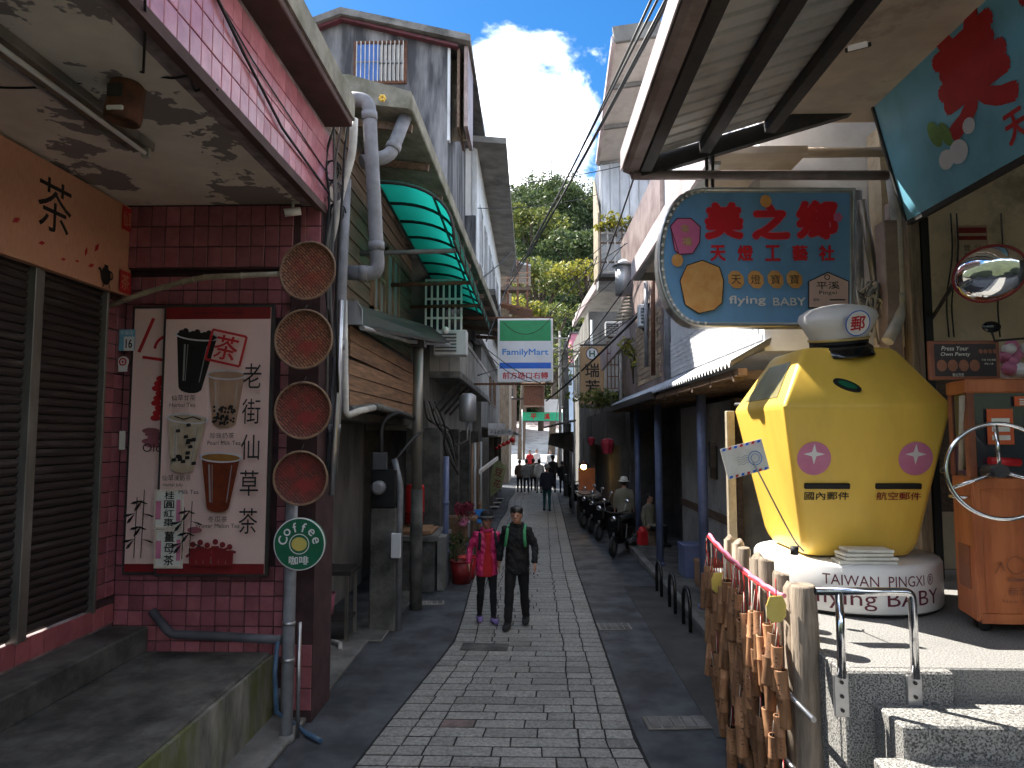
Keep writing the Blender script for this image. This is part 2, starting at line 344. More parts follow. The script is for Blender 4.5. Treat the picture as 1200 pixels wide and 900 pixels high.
M['zinc_under'] = pm('zinc_under', (.62,.59,.55), (.50,.47,.44), rough=.5, metal=.15, scale=1.5, grime=.5, gcol=(.20,.17,.145), gscale=1.6)
M['gutter'] = pm('gutter', (.34,.27,.25), (.20,.14,.13), rough=.45, metal=.2, scale=2.2, grime=.8, gcol=(.10,.075,.065), gscale=1.5)
M['gutter_pale'] = pm('gutter_pale', (.62,.54,.55), (.46,.38,.40), rough=.45, scale=2, grime=.5, gcol=(.22,.18,.165), gscale=1.5, gfac=(.42,.62))
M['blue_steel'] = pm('blue_steel', (.15,.18,.32), (.10,.13,.24), rough=.4, scale=3, grime=.3)
M['sign_blue'] = pm('sign_blue', (.17,.38,.66), (.15,.34,.60), rough=.35, scale=2, grime=.3, gcol=(.10,.17,.26), gscale=2.5, stretch=(1,1,.4))
M['sign_teal'] = pm('sign_teal', (.19,.48,.64), (.16,.42,.56), rough=.4, scale=2, grime=.3, gcol=(.12,.25,.32), gscale=2)
M['pink'] = pm('pink', (.68,.16,.33), (.62,.14,.30), rough=.5)
M['blossom'] = pm('blossom', (.62,.22,.33), (.56,.18,.29), rough=.35)
M['orange_print'] = pm('orange_print', (.72,.40,.14), (.66,.30,.08), rough=.5, scale=9)
M['yellow'] = pm('yellow', (.86,.57,.095), (.80,.51,.08), rough=.42, scale=1.8, coat=.12, grime=.35, gcol=(.56,.33,.06), gscale=2.2, stretch=(1,1,.35), gfac=(.5,.75), bump=.05, bscale=20)
M['yellow_pale'] = pm('yellow_pale', (.62,.50,.13), (.55,.43,.1), rough=.4)
M['green'] = pm('green', (.008,.26,.09), (.006,.22,.075), rough=.4)
M['blue'] = pm('blue', (.008,.12,.60), (.008,.10,.52), rough=.4)
M['blue_lt'] = pm('blue_lt', (.05,.26,.70), rough=.4)
M['sign_white'] = pm('sign_white', (.66,.69,.74), (.58,.61,.66), rough=.4, scale=2, grime=.3, gcol=(.40,.40,.40), gscale=3, stretch=(1,1,.3))
M['green_dark'] = pm('green_dark', (.010,.13,.065), (.008,.105,.05), rough=.4)
M['teal_sheet'] = None
M['orange_wood'] = pm('orange_wood', (.50,.16,.055), (.36,.10,.035), rough=.4, scale=2.2, stretch=(4,4,.5), grime=.35, gcol=(.16,.045,.02), gscale=1.8, bump=.1, bscale=30)
M['walnut'] = pm('walnut', (.26,.09,.045), (.18,.06,.03), rough=.45, scale=4)
M['granite'] = pm('granite', (.33,.32,.30), (.04,.04,.04), rough=.75, scale=95, fac=(.42,.60), bump=.45, bscale=70, grime=.35, gcol=(.10,.10,.095), gscale=1.2)
M['granite_floor'] = pm('granite_floor', (.27,.262,.25), (.10,.10,.096), rough=.8, scale=90, fac=(.42,.62), bump=.35, bscale=70, grime=.4, gcol=(.12,.12,.115), gscale=1.0)
M['foam'] = pm('foam', (.62,.60,.56), rough=.7)
M['dark_glass'] = pm('dark_glass', (.03,.035,.045), rough=.08, spec=.8)
M['beige_wall'] = pm('beige_wall', (.66,.54,.38), (.52,.42,.29), rough=.85, scale=2, bump=.2, grime=.6, gcol=(.12,.085,.055), gscale=1.8)
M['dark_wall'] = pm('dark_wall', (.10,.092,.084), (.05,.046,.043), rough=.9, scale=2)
M['wall_grey'] = pm('wall_grey', (.22,.215,.20), (.13,.125,.12), rough=.9, scale=1.6, stretch=(1,1,.5), bump=.2, grime=.7, gcol=(.05,.048,.045), gscale=1.2)
M['brick_white'] = pm('brick_white', (.70,.71,.74), (.60,.61,.64), rough=.6, scale=4, rand=.08)
M['moss_slab'] = pm('moss_slab', (.30,.29,.24), (.15,.145,.11), rough=.9, scale=3, bump=.4, grime=.7, gcol=(.07,.08,.03), gscale=1.8)
M['skin'] = pm('skin', (.42,.22,.15), (.36,.18,.12), rough=.55, scale=8)
M['hair'] = pm('hair', (.012,.010,.009), (.022,.018,.015), rough=.5, scale=30, stretch=(1,1,.3))
M['cloth_black'] = pm('cloth_black', (.007,.007,.008), (.014,.014,.016), rough=.85, scale=9, bump=.9, bscale=14, bdist=.03)
M['cloth_pants'] = pm('cloth_pants', (.010,.010,.012), (.006,.006,.008), rough=.9, scale=9, bump=.3, bscale=25)
M['cloth_pink'] = pm('cloth_pink', (.55,.028,.13), (.42,.02,.09), rough=.55, scale=7, bump=.9, bscale=13, bdist=.03)
M['cloth_red'] = pm('cloth_red', (.42,.012,.018), (.33,.01,.014), rough=.8, scale=7, bump=.3, bscale=20)
M['cloth_teal'] = pm('cloth_teal', (.01,.075,.085), (.008,.05,.06), rough=.85, scale=7)
M['cloth_navy'] = pm('cloth_navy', (.018,.022,.04), rough=.85)
M['cloth_grey'] = pm('cloth_grey', (.26,.25,.24), (.19,.185,.18), rough=.85)
M['cloth_khaki'] = pm('cloth_khaki', (.22,.20,.15), (.16,.145,.11), rough=.85)
M['cloth_white'] = pm('cloth_white', (.6,.59,.57), rough=.85)
M['cloth_brown'] = pm('cloth_brown', (.12,.075,.05), rough=.85)
M['purple'] = pm('purple', (.24,.17,.42), rough=.6)
M['strap_green'] = pm('strap_green', (.06,.32,.13), rough=.6)
M['leaf_dark'] = leafmat('leaf_dark', (.020,.040,.022), (.062,.095,.045), (.10,.135,.045))  # slightly bluish: distance haze on the hill is put into the leaf colour
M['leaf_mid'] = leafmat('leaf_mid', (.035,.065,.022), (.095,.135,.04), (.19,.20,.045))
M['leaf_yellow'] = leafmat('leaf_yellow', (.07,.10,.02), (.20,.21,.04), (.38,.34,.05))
M['bark'] = pm('bark', (.10,.075,.055), (.05,.04,.03), rough=.9, scale=6, bump=.5)
# ================================================================== SETTING: ground, street
def struct(b, name, **k): return tag(b.build(name, **k), kind='structure')
b = MB(); b.box(-900, 900, -400, 1400, -.6, -.05, M['dirt']); struct(b, 'ground')
b = MB(); b.box(-4.5, 9, -6, 48, -.05, 0, M['asphalt']); struct(b, 'road')
b = MB(); b.box(-9, 14, 48, 56, -.05, .004, M['concrete_pale']); struct(b, 'square')
b = MB(); b.prism([V((-12,56,-.05)),V((-12,56,.004)),V((-12,80,4.4)),V((-12,90,4.6)),V((-12,90,-.05))],(30,0,0),M['concrete_pale']); struct(b, 'uphill_road')
b = MB()
def ledge(y): return -1.08 - max(0, 9.5-y)*.105 + .04*math.sin(y*.8) + max(0, y-14)*.012
def redge(y): return .95 + max(0, 6.5-y)*.08 + max(0, y-15)*.018
n = 60; pl = [V((ledge(1+i*.72)-.02, 1+i*.72, .004)) for i in range(n+1)]; pr = [V((redge(1+i*.72)+.02, 1+i*.72, .004)) for i in range(n+1)]
b.add(pl+pr, [(i, n+1+i, n+2+i, i+1) for i in range(n)], M['joint']); paving = struct(b, 'street_paving', recalc=False)
# stones, laid row by row; the 300 that show largest are objects, the rest one joined part
cells = []
y = 4.6
row = 0
while y < 44:
    d = .196 + RND.uniform(-.010, .010)
    L, Rr = ledge(y), redge(y); dL, dR = ledge(y+d)-L, redge(y+d)-Rr; ew = .265
    xs = [L, L+ew+RND.uniform(-.012,.012), L+2*ew+RND.uniform(-.03,.03)]; x = xs[-1]
    end = Rr-2*ew+RND.uniform(-.02,.02); first = True
    while x < end-.2:
        w = RND.uniform(.40, .66)
        if first and row % 2: w *= .55
        first = False
        if end-(x+w) < .24: w = end-x
        x += w; xs.append(x)
    xs += [Rr-ew+RND.uniform(-.012,.012), Rr]
    for k, (a, c) in enumerate(zip(xs, xs[1:])): cells.append((a, c, y, y+d, tuple((1-(q-L)/(Rr-L))*dL+(q-L)/(Rr-L)*dR for q in (a, c))))
    y += d; row += 1
def stone_geo(b, a, c, y0, y1, mat, o=V((0,0,0)), sh_=(0,0)):
    g = .008; gy = .0125; h = .0105 + RND.uniform(-.002, .002); j = lambda: RND.uniform(-.003, .003)
    t = .006
    lo = [V((a+g+j(), y0+gy+j(), .002)), V((c-g+j(), y0+gy+j(), .002)), V((c+sh_[1]-g+j(), y1-gy+j(), .002)), V((a+sh_[0]+g+j(), y1-gy+j(), .002))]
    ce = sum(lo, V())/4
    tx, ty = RND.uniform(-.005,.005), RND.uniform(-.005,.005)
    hi = []
    for p in lo:
        q = p + V((t if p.x < ce.x else -t, t if p.y < ce.y else -t, 0)); q.z = h + (q.x-ce.x)*tx + (q.y-ce.y)*ty; hi.append(q)
    sh = []
    for p in lo:
        q = V(p); q.z = h-.004; sh.append(q)
    vs = [p-o for p in lo+sh+hi]
    fs = [(0,1,5,4),(1,2,6,5),(2,3,7,6),(3,0,4,7),(4,5,9,8),(5,6,10,9),(6,7,11,10),(7,4,8,11),(8,9,10,11)]
    b.add(vs, fs, mat)
far = MB(); cnt = 0
for a, c, y0, y1, edge in cells:
    mat = M['stone_red'] if (abs(y0-6.75) < .11 and RND.random() < .3) else M['stone']
    if y0 > 5.3 and cnt < 298:
        b = MB(); o = V(((a+c)/2, (y0+y1)/2, 0)); stone_geo(b, a, c, y0, y1, mat, o, edge)
        me = b.mesh('paving_stone'); ob = bpy.data.objects.new('paving_stone', me); ob.location = o; link(ob, paving); cnt += 1
    else: stone_geo(far, a, c, y0, y1, mat, sh_=edge)
tag(far.build('distant_paving_stones', paving, recalc=False), kind='stuff')
# added slope, unseen behind the viewpoint, holding back sky light from the rear
b = MB(); n = 24; vs = [V((-30+60*i/n, y_, z_+.4*math.sin(i*1.7+y_))) for (y_, z_) in ((-3,1.0),(-5,2.2),(-8,3.6),(-12,5.5),(-20,8.5),(-40,12)) for i in range(n+1)]
M['soil'] = pm('soil', (.035,.045,.02), (.02,.026,.012), rough=.95, scale=.4)
b.add(vs, [(j*(n+1)+i, j*(n+1)+i+1, (j+1)*(n+1)+i+1, (j+1)*(n+1)+i) for j in range(5) for i in range(n)], M['soil'], True); struct(b, 'unseen_sky_blocker', recalc=False)
# drain strips, kerbs and covers
b = MB(); b.box(-2.75, -2.2, 5.2, 9.4, .004, .05, M['concrete']); b.box(-2.55,-2.02,9.4,16,.004,.04,M['concrete_dark']); struct(b, 'gutter_strip', bevel=.01)
b = MB(); b.box(1.72, 2.36, 6.6, 13, .002, .008, M['asphalt_edge']); struct(b, 'pavement_strip')
b = MB(); b.box(2.38, 2.52, 8.2, 20, 0, .13, M['concrete']); struct(b, 'kerb', bevel=.012)
b = MB(); b.box(2.52, 9, 7.4, 40, 0, .12, M['concrete_dark']); struct(b, 'pavement')
def cover(p, w, d, rz, label):
    t = thing('drain_cover', p, label, 'drain cover')
    b = MB(); b.obox(V(p)+V((0,0,.008)), (w, d, .012), M['steel_frame'], rz=rz); b.build('frame', t, bevel=.003)
    n = 5
    for i in range(n):
        c, s = math.cos(rz), math.sin(rz); f = (i+.5)/n-.5
        b = MB(); b.obox(V(p)+V((c*f*w*.9, s*f*w*.9, .016)), (w*.9/n*.82, d*.8, .010), M['concrete'], rz=rz); b.build('plate', t, bevel=.003)
cover(PZ(720,735,0), .48, .34, .05, 'worn metal drain cover on the asphalt beside the bike racks')
cover(PZ(793,848,0), .62, .30, .06, 'long metal drain cover at the foot of the bamboo fence')
cover(PZ(503,707,0), .5, .25, .1, 'scratched drain cover on the asphalt near the concrete post')
cover(PZ(532,668,0), .55, .30, .1, 'drain cover in front of the grey counter')
# square grid patch in the paving by the couple
b = MB(); p = PZ(568,758,.02); b.obox(p, (.62,.30,.012), M['concrete_dark'], rz=-.05)
tag(b.build('inspection_cover', bevel=.004), 'dark flat inspection cover set in the paving beside the couple', 'cover')
# ================================================================== LEFT: pink tiled building
pb = thing('pink_tiled_building', (-3.3, 6.9, 0), 'pink tiled shop building with a grimy overhanging soffit and closed roller shutters', 'building')
YB, XL = 6.9, -4.2
b = MB(); b.box(XL-.25, -2.36, YB+.014, YB+.5, .3, 5.17, M['grout_dark']); wall = b.build('wall', pb)
b = MB(); b.box(XL-.3, XL-.014, 6.58, YB+.014, .93, 4.24, M['grout_dark']); b.box(XL-.3, XL-.014, 2.0, YB+.014, .60, 1.1, M['grout']); b.box(XL-.3, XL-.014, 2.0, YB, 4.22, 5.17, M['grout_dark']); side = b.build('side_wall', pb)
def tile_mesh(w, h, mat, t=.016, bev=.004):
    b = MB(); b.box(-w/2, w/2, 0, t, -h/2, h/2, mat); me = b.mesh('tile')
    bm = bmesh.new(); bm.from_mesh(me)
    bmesh.ops.bevel(bm, geom=[e for e in bm.edges if all(v.co.y < .001 for v in e.verts)], offset=bev, segments=1, affect='EDGES'); bm.to_mesh(me); bm.free(); return me
def lay(me, parent, spots, rz=0.0):
    for p in spots:
        o = bpy.data.objects.new('tile', me); o.location = V(p)+V((RND.uniform(-.0015,.0015),RND.uniform(-.0015,.0015),RND.uniform(-.0015,.0015))); o.rotation_euler = (RND.uniform(-.014,.014), RND.uniform(-.006,.006), rz+RND.uniform(-.014,.014)); link(o, parent)
TS = .148; me = tile_mesh(TS-.010, TS-.010, M['tile_pink'])
sp = []
for i in range(12):
    for j in range(31):
        x, z = XL+.075+i*TS, .60+TS/2+j*TS
        if z > 4.45 or (-4.02 < x < -2.62 and 1.45 < z < 4.05): continue
        sp.append((x, YB, z))
lay(me, wall, sp)
# lintel over the poster wall
b = MB(); b.box(XL, -2.36, YB-.10, YB+.01, 4.50, 5.17, M['grout_dark']); lin = b.build('lintel', pb)
me2 = tile_mesh(TS-.010, .205, M['tile_pink']); lay(me2, lin, [(XL+.075+i*TS, YB-.113, 4.62+j*.215) for i in range(12) for j in range(3)])
me3 = tile_mesh(.138, TS-.010, M['tile_pink']); lay(me3, side, [(XL, 6.83-k*.148, 1.2+TS/2+j*TS) for k in range(2) for j in range(20)], rz=math.pi/2)
me4 = tile_mesh(.155, .19, M['tile_base']); lay(me4, side, [(XL, 6.83-k*.165, 1.02) for k in range(14)], rz=math.pi/2)
# soffit slab, fascia, upper slab
b = MB(); b.box(-9, -2.165, -3, YB+.4, 5.17, 5.5, M['soffit']); b.build('soffit', pb)
b = MB(); b.box(-2.36, -2.164, -3, YB+.2, 5.16, 6.05, M['grout']); b.box(-2.2, -2.13, -3, YB+.02, 5.10, 5.185, M['brown_paint']); fas = b.build('fascia', pb)
me5 = tile_mesh(.142, .195, M['tile_fascia']); lay(me5, fas, [(-2.146, YB+.1-k*.15, 5.275+j*.205) for k in range(24) for j in range(4)], rz=math.pi/2)
b = MB(); b.box(-9, -1.88, -3, 6.95, 6.05, 6.12, M['brown_paint']); b.box(-9, -1.86, -3, 6.97, 6.12, 6.38, M['moss_slab']); b.box(-9,-2.7,-3,6.9,6.38,7.4,M['tile_pink']); b.build('roof_slab', pb, bevel=.01)
b = MB(); b.box(-2.46, -2.15, YB-.06, YB+.55, .0, 5.16, M['grout_dark']); b.box(-2.5,-2.2,YB+.02,YB+.5,5.1,6.06,M['tile_pink']); pil = b.build('corner_pillar', pb)
lay(tile_mesh(.145, .2, M['tile_pink']), pil, [(-2.38+i*.15, YB-.075, .12+.1+j*.21) for i in range(2) for j in range(24) if j > 21 or j < 3])
# roller shutters
sb = MB(); z = 1.12
for (y0, y1, lab) in ((5.70, 6.55, 'maroon roller shutter next to the tiled return wall'), (2.4, 5.56, 'maroon roller shutter nearest the camera under the tea board')):
    t = thing('roller_shutter', (XL, y1, 1.12), lab, 'shutter')
    b = MB(); prof = []
    h = .074
    b.add([(0,-.5,-h/2),(.014,-.5,-h/2+.012),(.022,-.5,0),(.014,-.5,h/2-.010),(0,-.5,h/2-.004),(0,.5,-h/2),(.014,.5,-h/2+.012),(.022,.5,0),(.014,.5,h/2-.010),(0,.5,h/2-.004)],
          [(0,1,6,5),(1,2,7,6),(2,3,8,7),(3,4,9,8)], M['shutter'])
    me = b.mesh('slat')
    for k in range(42):
        o = bpy.data.objects.new('slat', me); o.location = (XL-.05, (y0+y1)/2, 1.15+k*h+h/2-.02); o.scale = (1, y1-y0, 1); link(o, t)
    b = MB(); b.box(XL-.06, XL-.052, y0, y1, 1.12, 4.22, M['black']); b.build('backing', t)
t = thing('shutter_post', (XL, 5.63, 1.1), 'worn steel post between the two roller shutters', 'post')
b = MB(); b.box(XL-.07, XL+.03, 5.565, 5.60, 1.1, 4.22, M['steel_frame']); b.build('guide_rail', t, bevel=.004)
b = MB(); b.box(XL-.07, XL+.015, 5.603, 5.695, 1.1, 4.22, M['steel_frame']); b.build('post', t, bevel=.006)
t2 = MB(); t2.box(XL-.06, XL+.025, 6.55, 6.585, 1.1, 4.22, M['steel_frame']); t2.build('guide_rail', t, bevel=.004)
# tea board above the shutters
t = thing('shop_board', (XL, 6.85, 4.22), 'orange tan tea shop board with black brush character above the shutters', 'sign')
b = MB(); b.box(XL, XL+.07, 2.4, 6.84, 4.22, 5.14, M['paper_tan']); b.build('panel', t)
pr_ = Print((XL+.07, 4.5, 4.22), (0,1,0), (0,0,1))     # y from 4.5
pr_.text('茶', 1.19, .56, .46, M['ink'], w=.42)
for (yy, zz, r, a) in ((1.05,.20,.045,.3),(1.62,.28,.05,1.3),(1.77,.36,.06,1.0),(1.70,.17,.05,.4),(1.32,.13,.035,.2),(1.50,.16,.03,.1),(.75,.3,.05,.6)):
    pr_.poly([(yy-r*math.cos(a), zz-r*math.sin(a)), (yy+r*.4*math.sin(a), zz-r*.4*math.cos(a)), (yy+r*math.cos(a), zz+r*math.sin(a)), (yy-r*.4*math.sin(a), zz+r*.4*math.cos(a))], M['red'])
pr_.disc(1.92,.12,.075,M['ink'],.085); pr_.ring(1.99,.14,.03,.045,M['ink']); pr_.rect(1.89,.20,1.95,.23,M['ink']); pr_.line([(1.86,.12),(1.82,.18),(1.80,.16)],.02,M['ink']); pr_.line([(1.90,.05),(1.87,-.0)],.012,M['ink']); pr_.line([(1.97,.05),(1.99,.0)],.012,M['ink'])
pr_.rect(2.13,.66,2.33,.90,M['red']); pr_.text('仙草', 2.23,.78,.16,M['paper_tan'],w=.15)
pr_.rect(2.13,.02,2.33,.24,M['red']); pr_.text('茶', 2.23,.13,.16,M['paper_tan'],w=.14)
pr_.build('printed_design', t)
# fluorescent batten, lamp, camera, ceiling cables
t = thing('ceiling_batten', (-3.1, 4.3, 5.1), 'long fluorescent batten light fixed to the stained soffit', 'lamp')
b = MB(); b.box(-3.22,-3.04,2.6,5.3,5.09,5.165,M['steel_frame']); b.build('housing', t, bevel=.01)
b = MB(); b.tube([(-3.08,2.7,5.05),(-3.08,5.22,5.05)],.019,M['white'],10); b.build('tube', t)
b = MB(); b.tube([(-3.18,2.7,5.05),(-3.18,5.15,5.05)],.013,M['steel'],8); b.build('conduit', t)
for yy in (2.72,5.24): b = MB(); b.box(-3.11,-3.05,yy-.02,yy+.02,5.02,5.1,M['pvc_white']); b.build('socket', t)
pL = P(147,120,4.38)
t = thing('hanging_lantern', (pL.x,pL.y,pL.z), 'rusty brown lantern lamp hanging under the soffit by cables', 'lamp')
b = MB(); MM = Matrix.Translation(pL) @ Matrix.Rotation(.12,4,'Y') @ Matrix.Scale(.87,4)
b.lathe([(.05,.17),(.095,.16),(.125,.13),(.13,.02),(.135,-.1),(.128,-.155),(.11,-.16),(.10,-.12)], M['rust'], 20, MM); b.build('body', t)
b = MB(); b.lathe([(.07,.24),(.11,.215),(.11,.185),(.05,.17)], M['black'], 16, MM); b.build('mount', t)
b = MB(); b.obox(pL+V((-.005,-.114,.03)), (.10,.014,.09), M['dark_iron']); b.build('label_plate', t, bevel=.003)
b = MB(); b.obox(pL+V((0,-.112,-.09)), (.11,.02,.03), M['white']); b.build('lens', t, bevel=.005)
b = MB(); b.tube([pL+V((0,0,.22)), V((pL.x,pL.y,5.17))], .02, M['black']); b.build('stem', t)
def cable(name, pts, r, mat, label, cat='cable', group=None, n=6):
    b = MB(); b.tube(pts, r, mat, n); return tag(b.build(name), label, cat, group)
z5 = 5.145
cable('ceiling_cable', [PZ(170,-40,z5), PZ(170,40,z5), PZ(168,85,z5), pL+V((.03,0,.23))], .008, M['cable'], 'black wire running down the soffit to the brown lantern')
cable('ceiling_cable', bend([pL+V((.05,0,.2)), PZ(205,92,z5), PZ(222,88,z5), PZ(228,108,z5), PZ(240,102,z5), PZ(256,105,z5)],.05), .008, M['cable'], 'black kinked wire from the brown lantern to the tiled fascia')
cable('ceiling_cable', sag(PZ(-30,100,z5), pL+V((-.04,0,.2)), .05), .008, M['cable'], 'black wire crossing the soffit behind the batten light')
cable('fascia_cable', [V((-2.13,2.6,6.02)), V((-2.12,3.9,5.9)), V((-2.12,4.8,5.62)), V((-2.12,5.6,5.42)), V((-2.12,6.3,5.38)), V((-2.1,6.9,5.32))], .013, M['cable'], 'thick black cable sagging across the pink fascia tiles')
cable('fascia_cable', [V((-2.135,3.2,5.97)), V((-2.135,5.0,5.68)), V((-2.135,6.9,5.55))], .007, M['cable'], 'thin black cable above the thicker one on the fascia tiles')
t = thing('security_camera', P(343,245,6.7), 'small white bullet security camera under the soffit corner', 'camera')
c = P(343,250,6.65)
b = MB(); b.tube([c+V((-.075,-.03,-.005)), c+V((.075,.02,.03))], .04, M['white'], 14); b.build('housing', t)
b = MB(); b.tube([c+V((-.080,-.032,-.007)), c+V((-.072,-.03,-.005))], .03, M['dark_glass'], 14); b.build('lens', t)
b = MB(); b.tube([c+V((.0,0,.03)), c+V((0,0,.12)), c+V((.03,.1,.15))], .017, M['pvc_white'], 8); b.build('bracket', t)
# ---------------- platform and step in front of the shutters
b = MB()
b.box(-4.45, -2.58, -1, YB-.02, -.02, .66, M['concrete_dark'])
struct(b, 'platform', bevel=.02)
b = MB(); b.prism([(-2.58,2,.0),(-2.58,6.88,.0),(-2.58,6.88,.63),(-2.58,2,.63)], (.035,0,0), M['moss_conc']); struct(b, 'platform_face')
b = MB(); b.box(-4.45, -3.82, -1, YB-.02, .655, .90, M['concrete_dark']); struct(b, 'step', bevel=.015)
# ---------------- posters
def poster(name, x0, x1, z0, z1, y, label, cat='poster', base=None, frame=M['dark_iron']):
    t = thing(name, ((x0+x1)/2, y, z0), label, cat)
    b = MB(); b.box(x0-.03, x1+.03, y, y+.05, z0-.03, z1+.03, frame); b.build('frame', t, bevel=.004)
    b = MB(); b.box(x0, x1, y-.008, y-.0005, z0, z1, base or M['paper']); b.build('panel', t)
    return t, Print((x0, y-.008, z0), (1,0,0), (0,0,1), .0015)
def bambooplant(p, x, z, h, mat):
    for k in range(2):
        xx = x+k*.075; p.line([(xx, z), (xx+.01, z+h*(.8+.1*k))], .008, mat)
        for q in range(4):
            zz = z+h*(.25+.17*q); s_ = 1 if (q+k) % 2 else -1
            for a in (.25,.85): p.poly([(xx, zz), (xx+s_*.09*math.cos(a)-.01, zz-.10*math.sin(a)+.012), (xx+s_*.13*math.cos(a), zz-.14*math.sin(a)), (xx+s_*.09*math.cos(a)+.01, zz-.10*math.sin(a)-.012)], mat)
PAL = P(146,670,6.83); PAR = P(180,365,6.83)
t, p = poster('tea_poster', PAL.x, -3.70, PAL.z, P(150,362,6.83).z, 6.83, 'narrow pink tea poster half hidden behind the drinks poster')
H = P(150,362,6.83).z-PAL.z
p.rect(0,0,.47,.08,M['red_dark']); p.line([(.06,H-.45),(.20,H-.10)],.035,M['red']); p.line([(.10,H-.5),(.45,H-.55)],.03,M['red']); p.ring(.36,H-.42,.12,.15,M['red'],a0=0,a1=3.1)
for q in range(9): p.disc(.30-.02*(q%3), H-.72-q*.05, .05, M['red'], .03)
for q in range(5): p.disc(.22+.03*(q%3), H-1.25-q*.035, .09, M['tile_pink'], .03)
p.text('Old Street', .42, H-1.42, .085, M['ink'], w=.55)
bambooplant(p, .10, .14, .75, M['ink']); p.build('printed_design', t)
A, B = P(184,672,6.74), P(318,360,6.74)
t, p = poster('drinks_poster', A.x, B.x, A.z, B.z, 6.74, 'tall pink drinks poster showing four cups of tea on the tiled wall')
W, H = B.x-A.x, B.z-A.z; S = W/134.0
def q(px, py): return ((px-184)*S, (672-py)*S)
M['choc0'] = pm('choc0',(.05,.01,.01),rough=.5); p.rect(0, H-.12, W, H, M['red_dark']); p.rect(0,0,W,.10,M['red_dark']); p.text('Herbal Jelly Tea House', W/2, H-.06, .04, M['choc0'], w=.5)
M['cup_black'] = pm('cup_black', (.014,.012,.012), rough=.4); M['cup_milk'] = pm('cup_milk', (.40,.24,.16), (.33,.19,.12), rough=.4)
M['cup_cream'] = pm('cup_cream', (.46,.37,.27), (.36,.27,.18), rough=.4); M['cup_amber'] = pm('cup_amber', (.17,.03,.008), (.10,.015,.005), rough=.35); M['cup_amber_top'] = pm('cup_amber_top', (.30,.14,.03), (.2,.08,.02), rough=.35)
M['lid'] = pm('lid', (.60,.56,.58), rough=.4)
def cup(cx, cy, wt, wb, h, tilt, mat, topmat, lidmat):
    c, s_ = math.cos(tilt), math.sin(tilt); X0, Y0 = q(cx, cy)
    def T(x, y): return (X0+(x*c-y*s_)*S, Y0+(x*s_+y*c)*S)
    pts = [T(-wt/2, h/2)]
    for i in range(9): a = math.pi + math.pi*i/8; pts.append(T(wb/2*math.cos(a), -h/2+6 + 7*math.sin(a)))
    pts.append(T(wt/2, h/2)); p.poly(pts, mat)
    el = lambda r, ry, y: [T(r*math.cos(2*math.pi*i/20), y+ry*math.sin(2*math.pi*i/20)) for i in range(20)]
    p.poly(el(wt/2+3, 6.5, h/2), lidmat); p.poly(el(wt/2, 4.5, h/2), topmat); return T
def gloss(T):
    for x0_, w_ in ((-15, 2.2), (-10.5, .9), (14, 1.2)): p.poly([T(x0_,24),T(x0_+w_,24),T(x0_*.72+w_,-22),T(x0_*.72,-22)], M['gloss_print'])
M['gloss_print'] = glass('gloss_print', (.9,.88,.86), .3, .28)
T = cup(221,412,52,30,72,-.10,M['cup_black'],M['cup_black'],M['lid']); gloss(T)
for i in range(9): p.disc(*T(-20+i*5, 38+3*math.sin(i*2.1)), 4*S, M['cup_black'], n=8)
T = cup(264,459,46,30,66,-.02,M['cup_milk'],M['cup_milk'],M['lid']); gloss(T)
for i in range(60): x, y = RND.uniform(-17,17), RND.uniform(-29,-6); p.disc(*T(x*(.85+.006*y), y), 1.7*S, M['cup_black'], n=7)
T = cup(217,514,48,30,66,-.08,M['cup_cream'],M['cup_cream'],M['lid']); gloss(T)
for i in range(16): x, y = RND.uniform(-15,15), RND.uniform(-22,26); p.poly([T(x-3,y-2),T(x+3,y-1),T(x+2,y+3),T(x-3,y+2)], M['cup_black'])
p.line([T(-16,35),T(-4,32),T(8,36),T(18,33)], 1.5*S, M['cup_black'])
T = cup(263,562,48,28,66,-.03,M['cup_amber'],M['cup_amber_top'],M['lid']); gloss(T)
for tx, x, y, w in (('仙草甘茶',215,455,30),('珍珠奶茶',265,502,30),('仙草凍奶茶',210,554,36),('冬瓜茶',263,604,24)):
    X0, Y0 = q(x,y); p.text(tx, X0, Y0, 7*S, M['ink'], w=w*S)
for tx, x, y in (('Herbal Tea',214,464),('Pearl Milk Tea',268,511),('Herbal Jelly',206,563),('Milk Tea',226,571),('Winter Melon Tea',263,612)):
    X0, Y0 = q(x,y); p.text(tx, X0, Y0, 5*S, M['ink'])
X0, Y0 = q(267,393)
for r0 in (0,): 
    R4 = lambda x, y: (X0+(x*math.cos(-.22)-y*math.sin(-.22))*S, Y0+(x*math.sin(-.22)+y*math.cos(-.22))*S)
    p.line([R4(-22,19),R4(22,19),R4(22,-19),R4(-22,-19),R4(-22,19)], 3*S, M['red']); p.text('茶', X0, Y0, 31*S, M['red'], w=30*S, rot=-.22, offset=.012)
for ch, y in (('老',428),('街',472),('仙',516),('草',560),('茶',606)):
    X0, Y0 = q(301,y); p.text(ch, X0, Y0, 31*S, M['ink'], w=23*S)
for i, x in enumerate((234,243,252,262,271,280)):            # group of red figures at the foot of the poster
    X0, Y0 = q(x, 660); hh = (30,33,29,34,30,27)[i]*S
    p.poly([(X0-4*S,Y0),(X0+4*S,Y0),(X0+5*S,Y0+hh*.7),(X0-5*S,Y0+hh*.7)], M['red_dark']); p.disc(X0, Y0+hh*.85, 3.6*S, M['red_dark'], n=10); p.line([(X0-8*S,Y0+hh*(.35+.1*(i%3))),(X0+8*S,Y0+hh*(.75-.12*(i%2)))],3*S,M['red_dark'])
X0, Y0 = q(236,617); p.disc(X0,Y0,9*S,M['tile_pink'],4*S); bambooplant(p, .30, .16, .62, M['ink'])
p.build('printed_design', t)
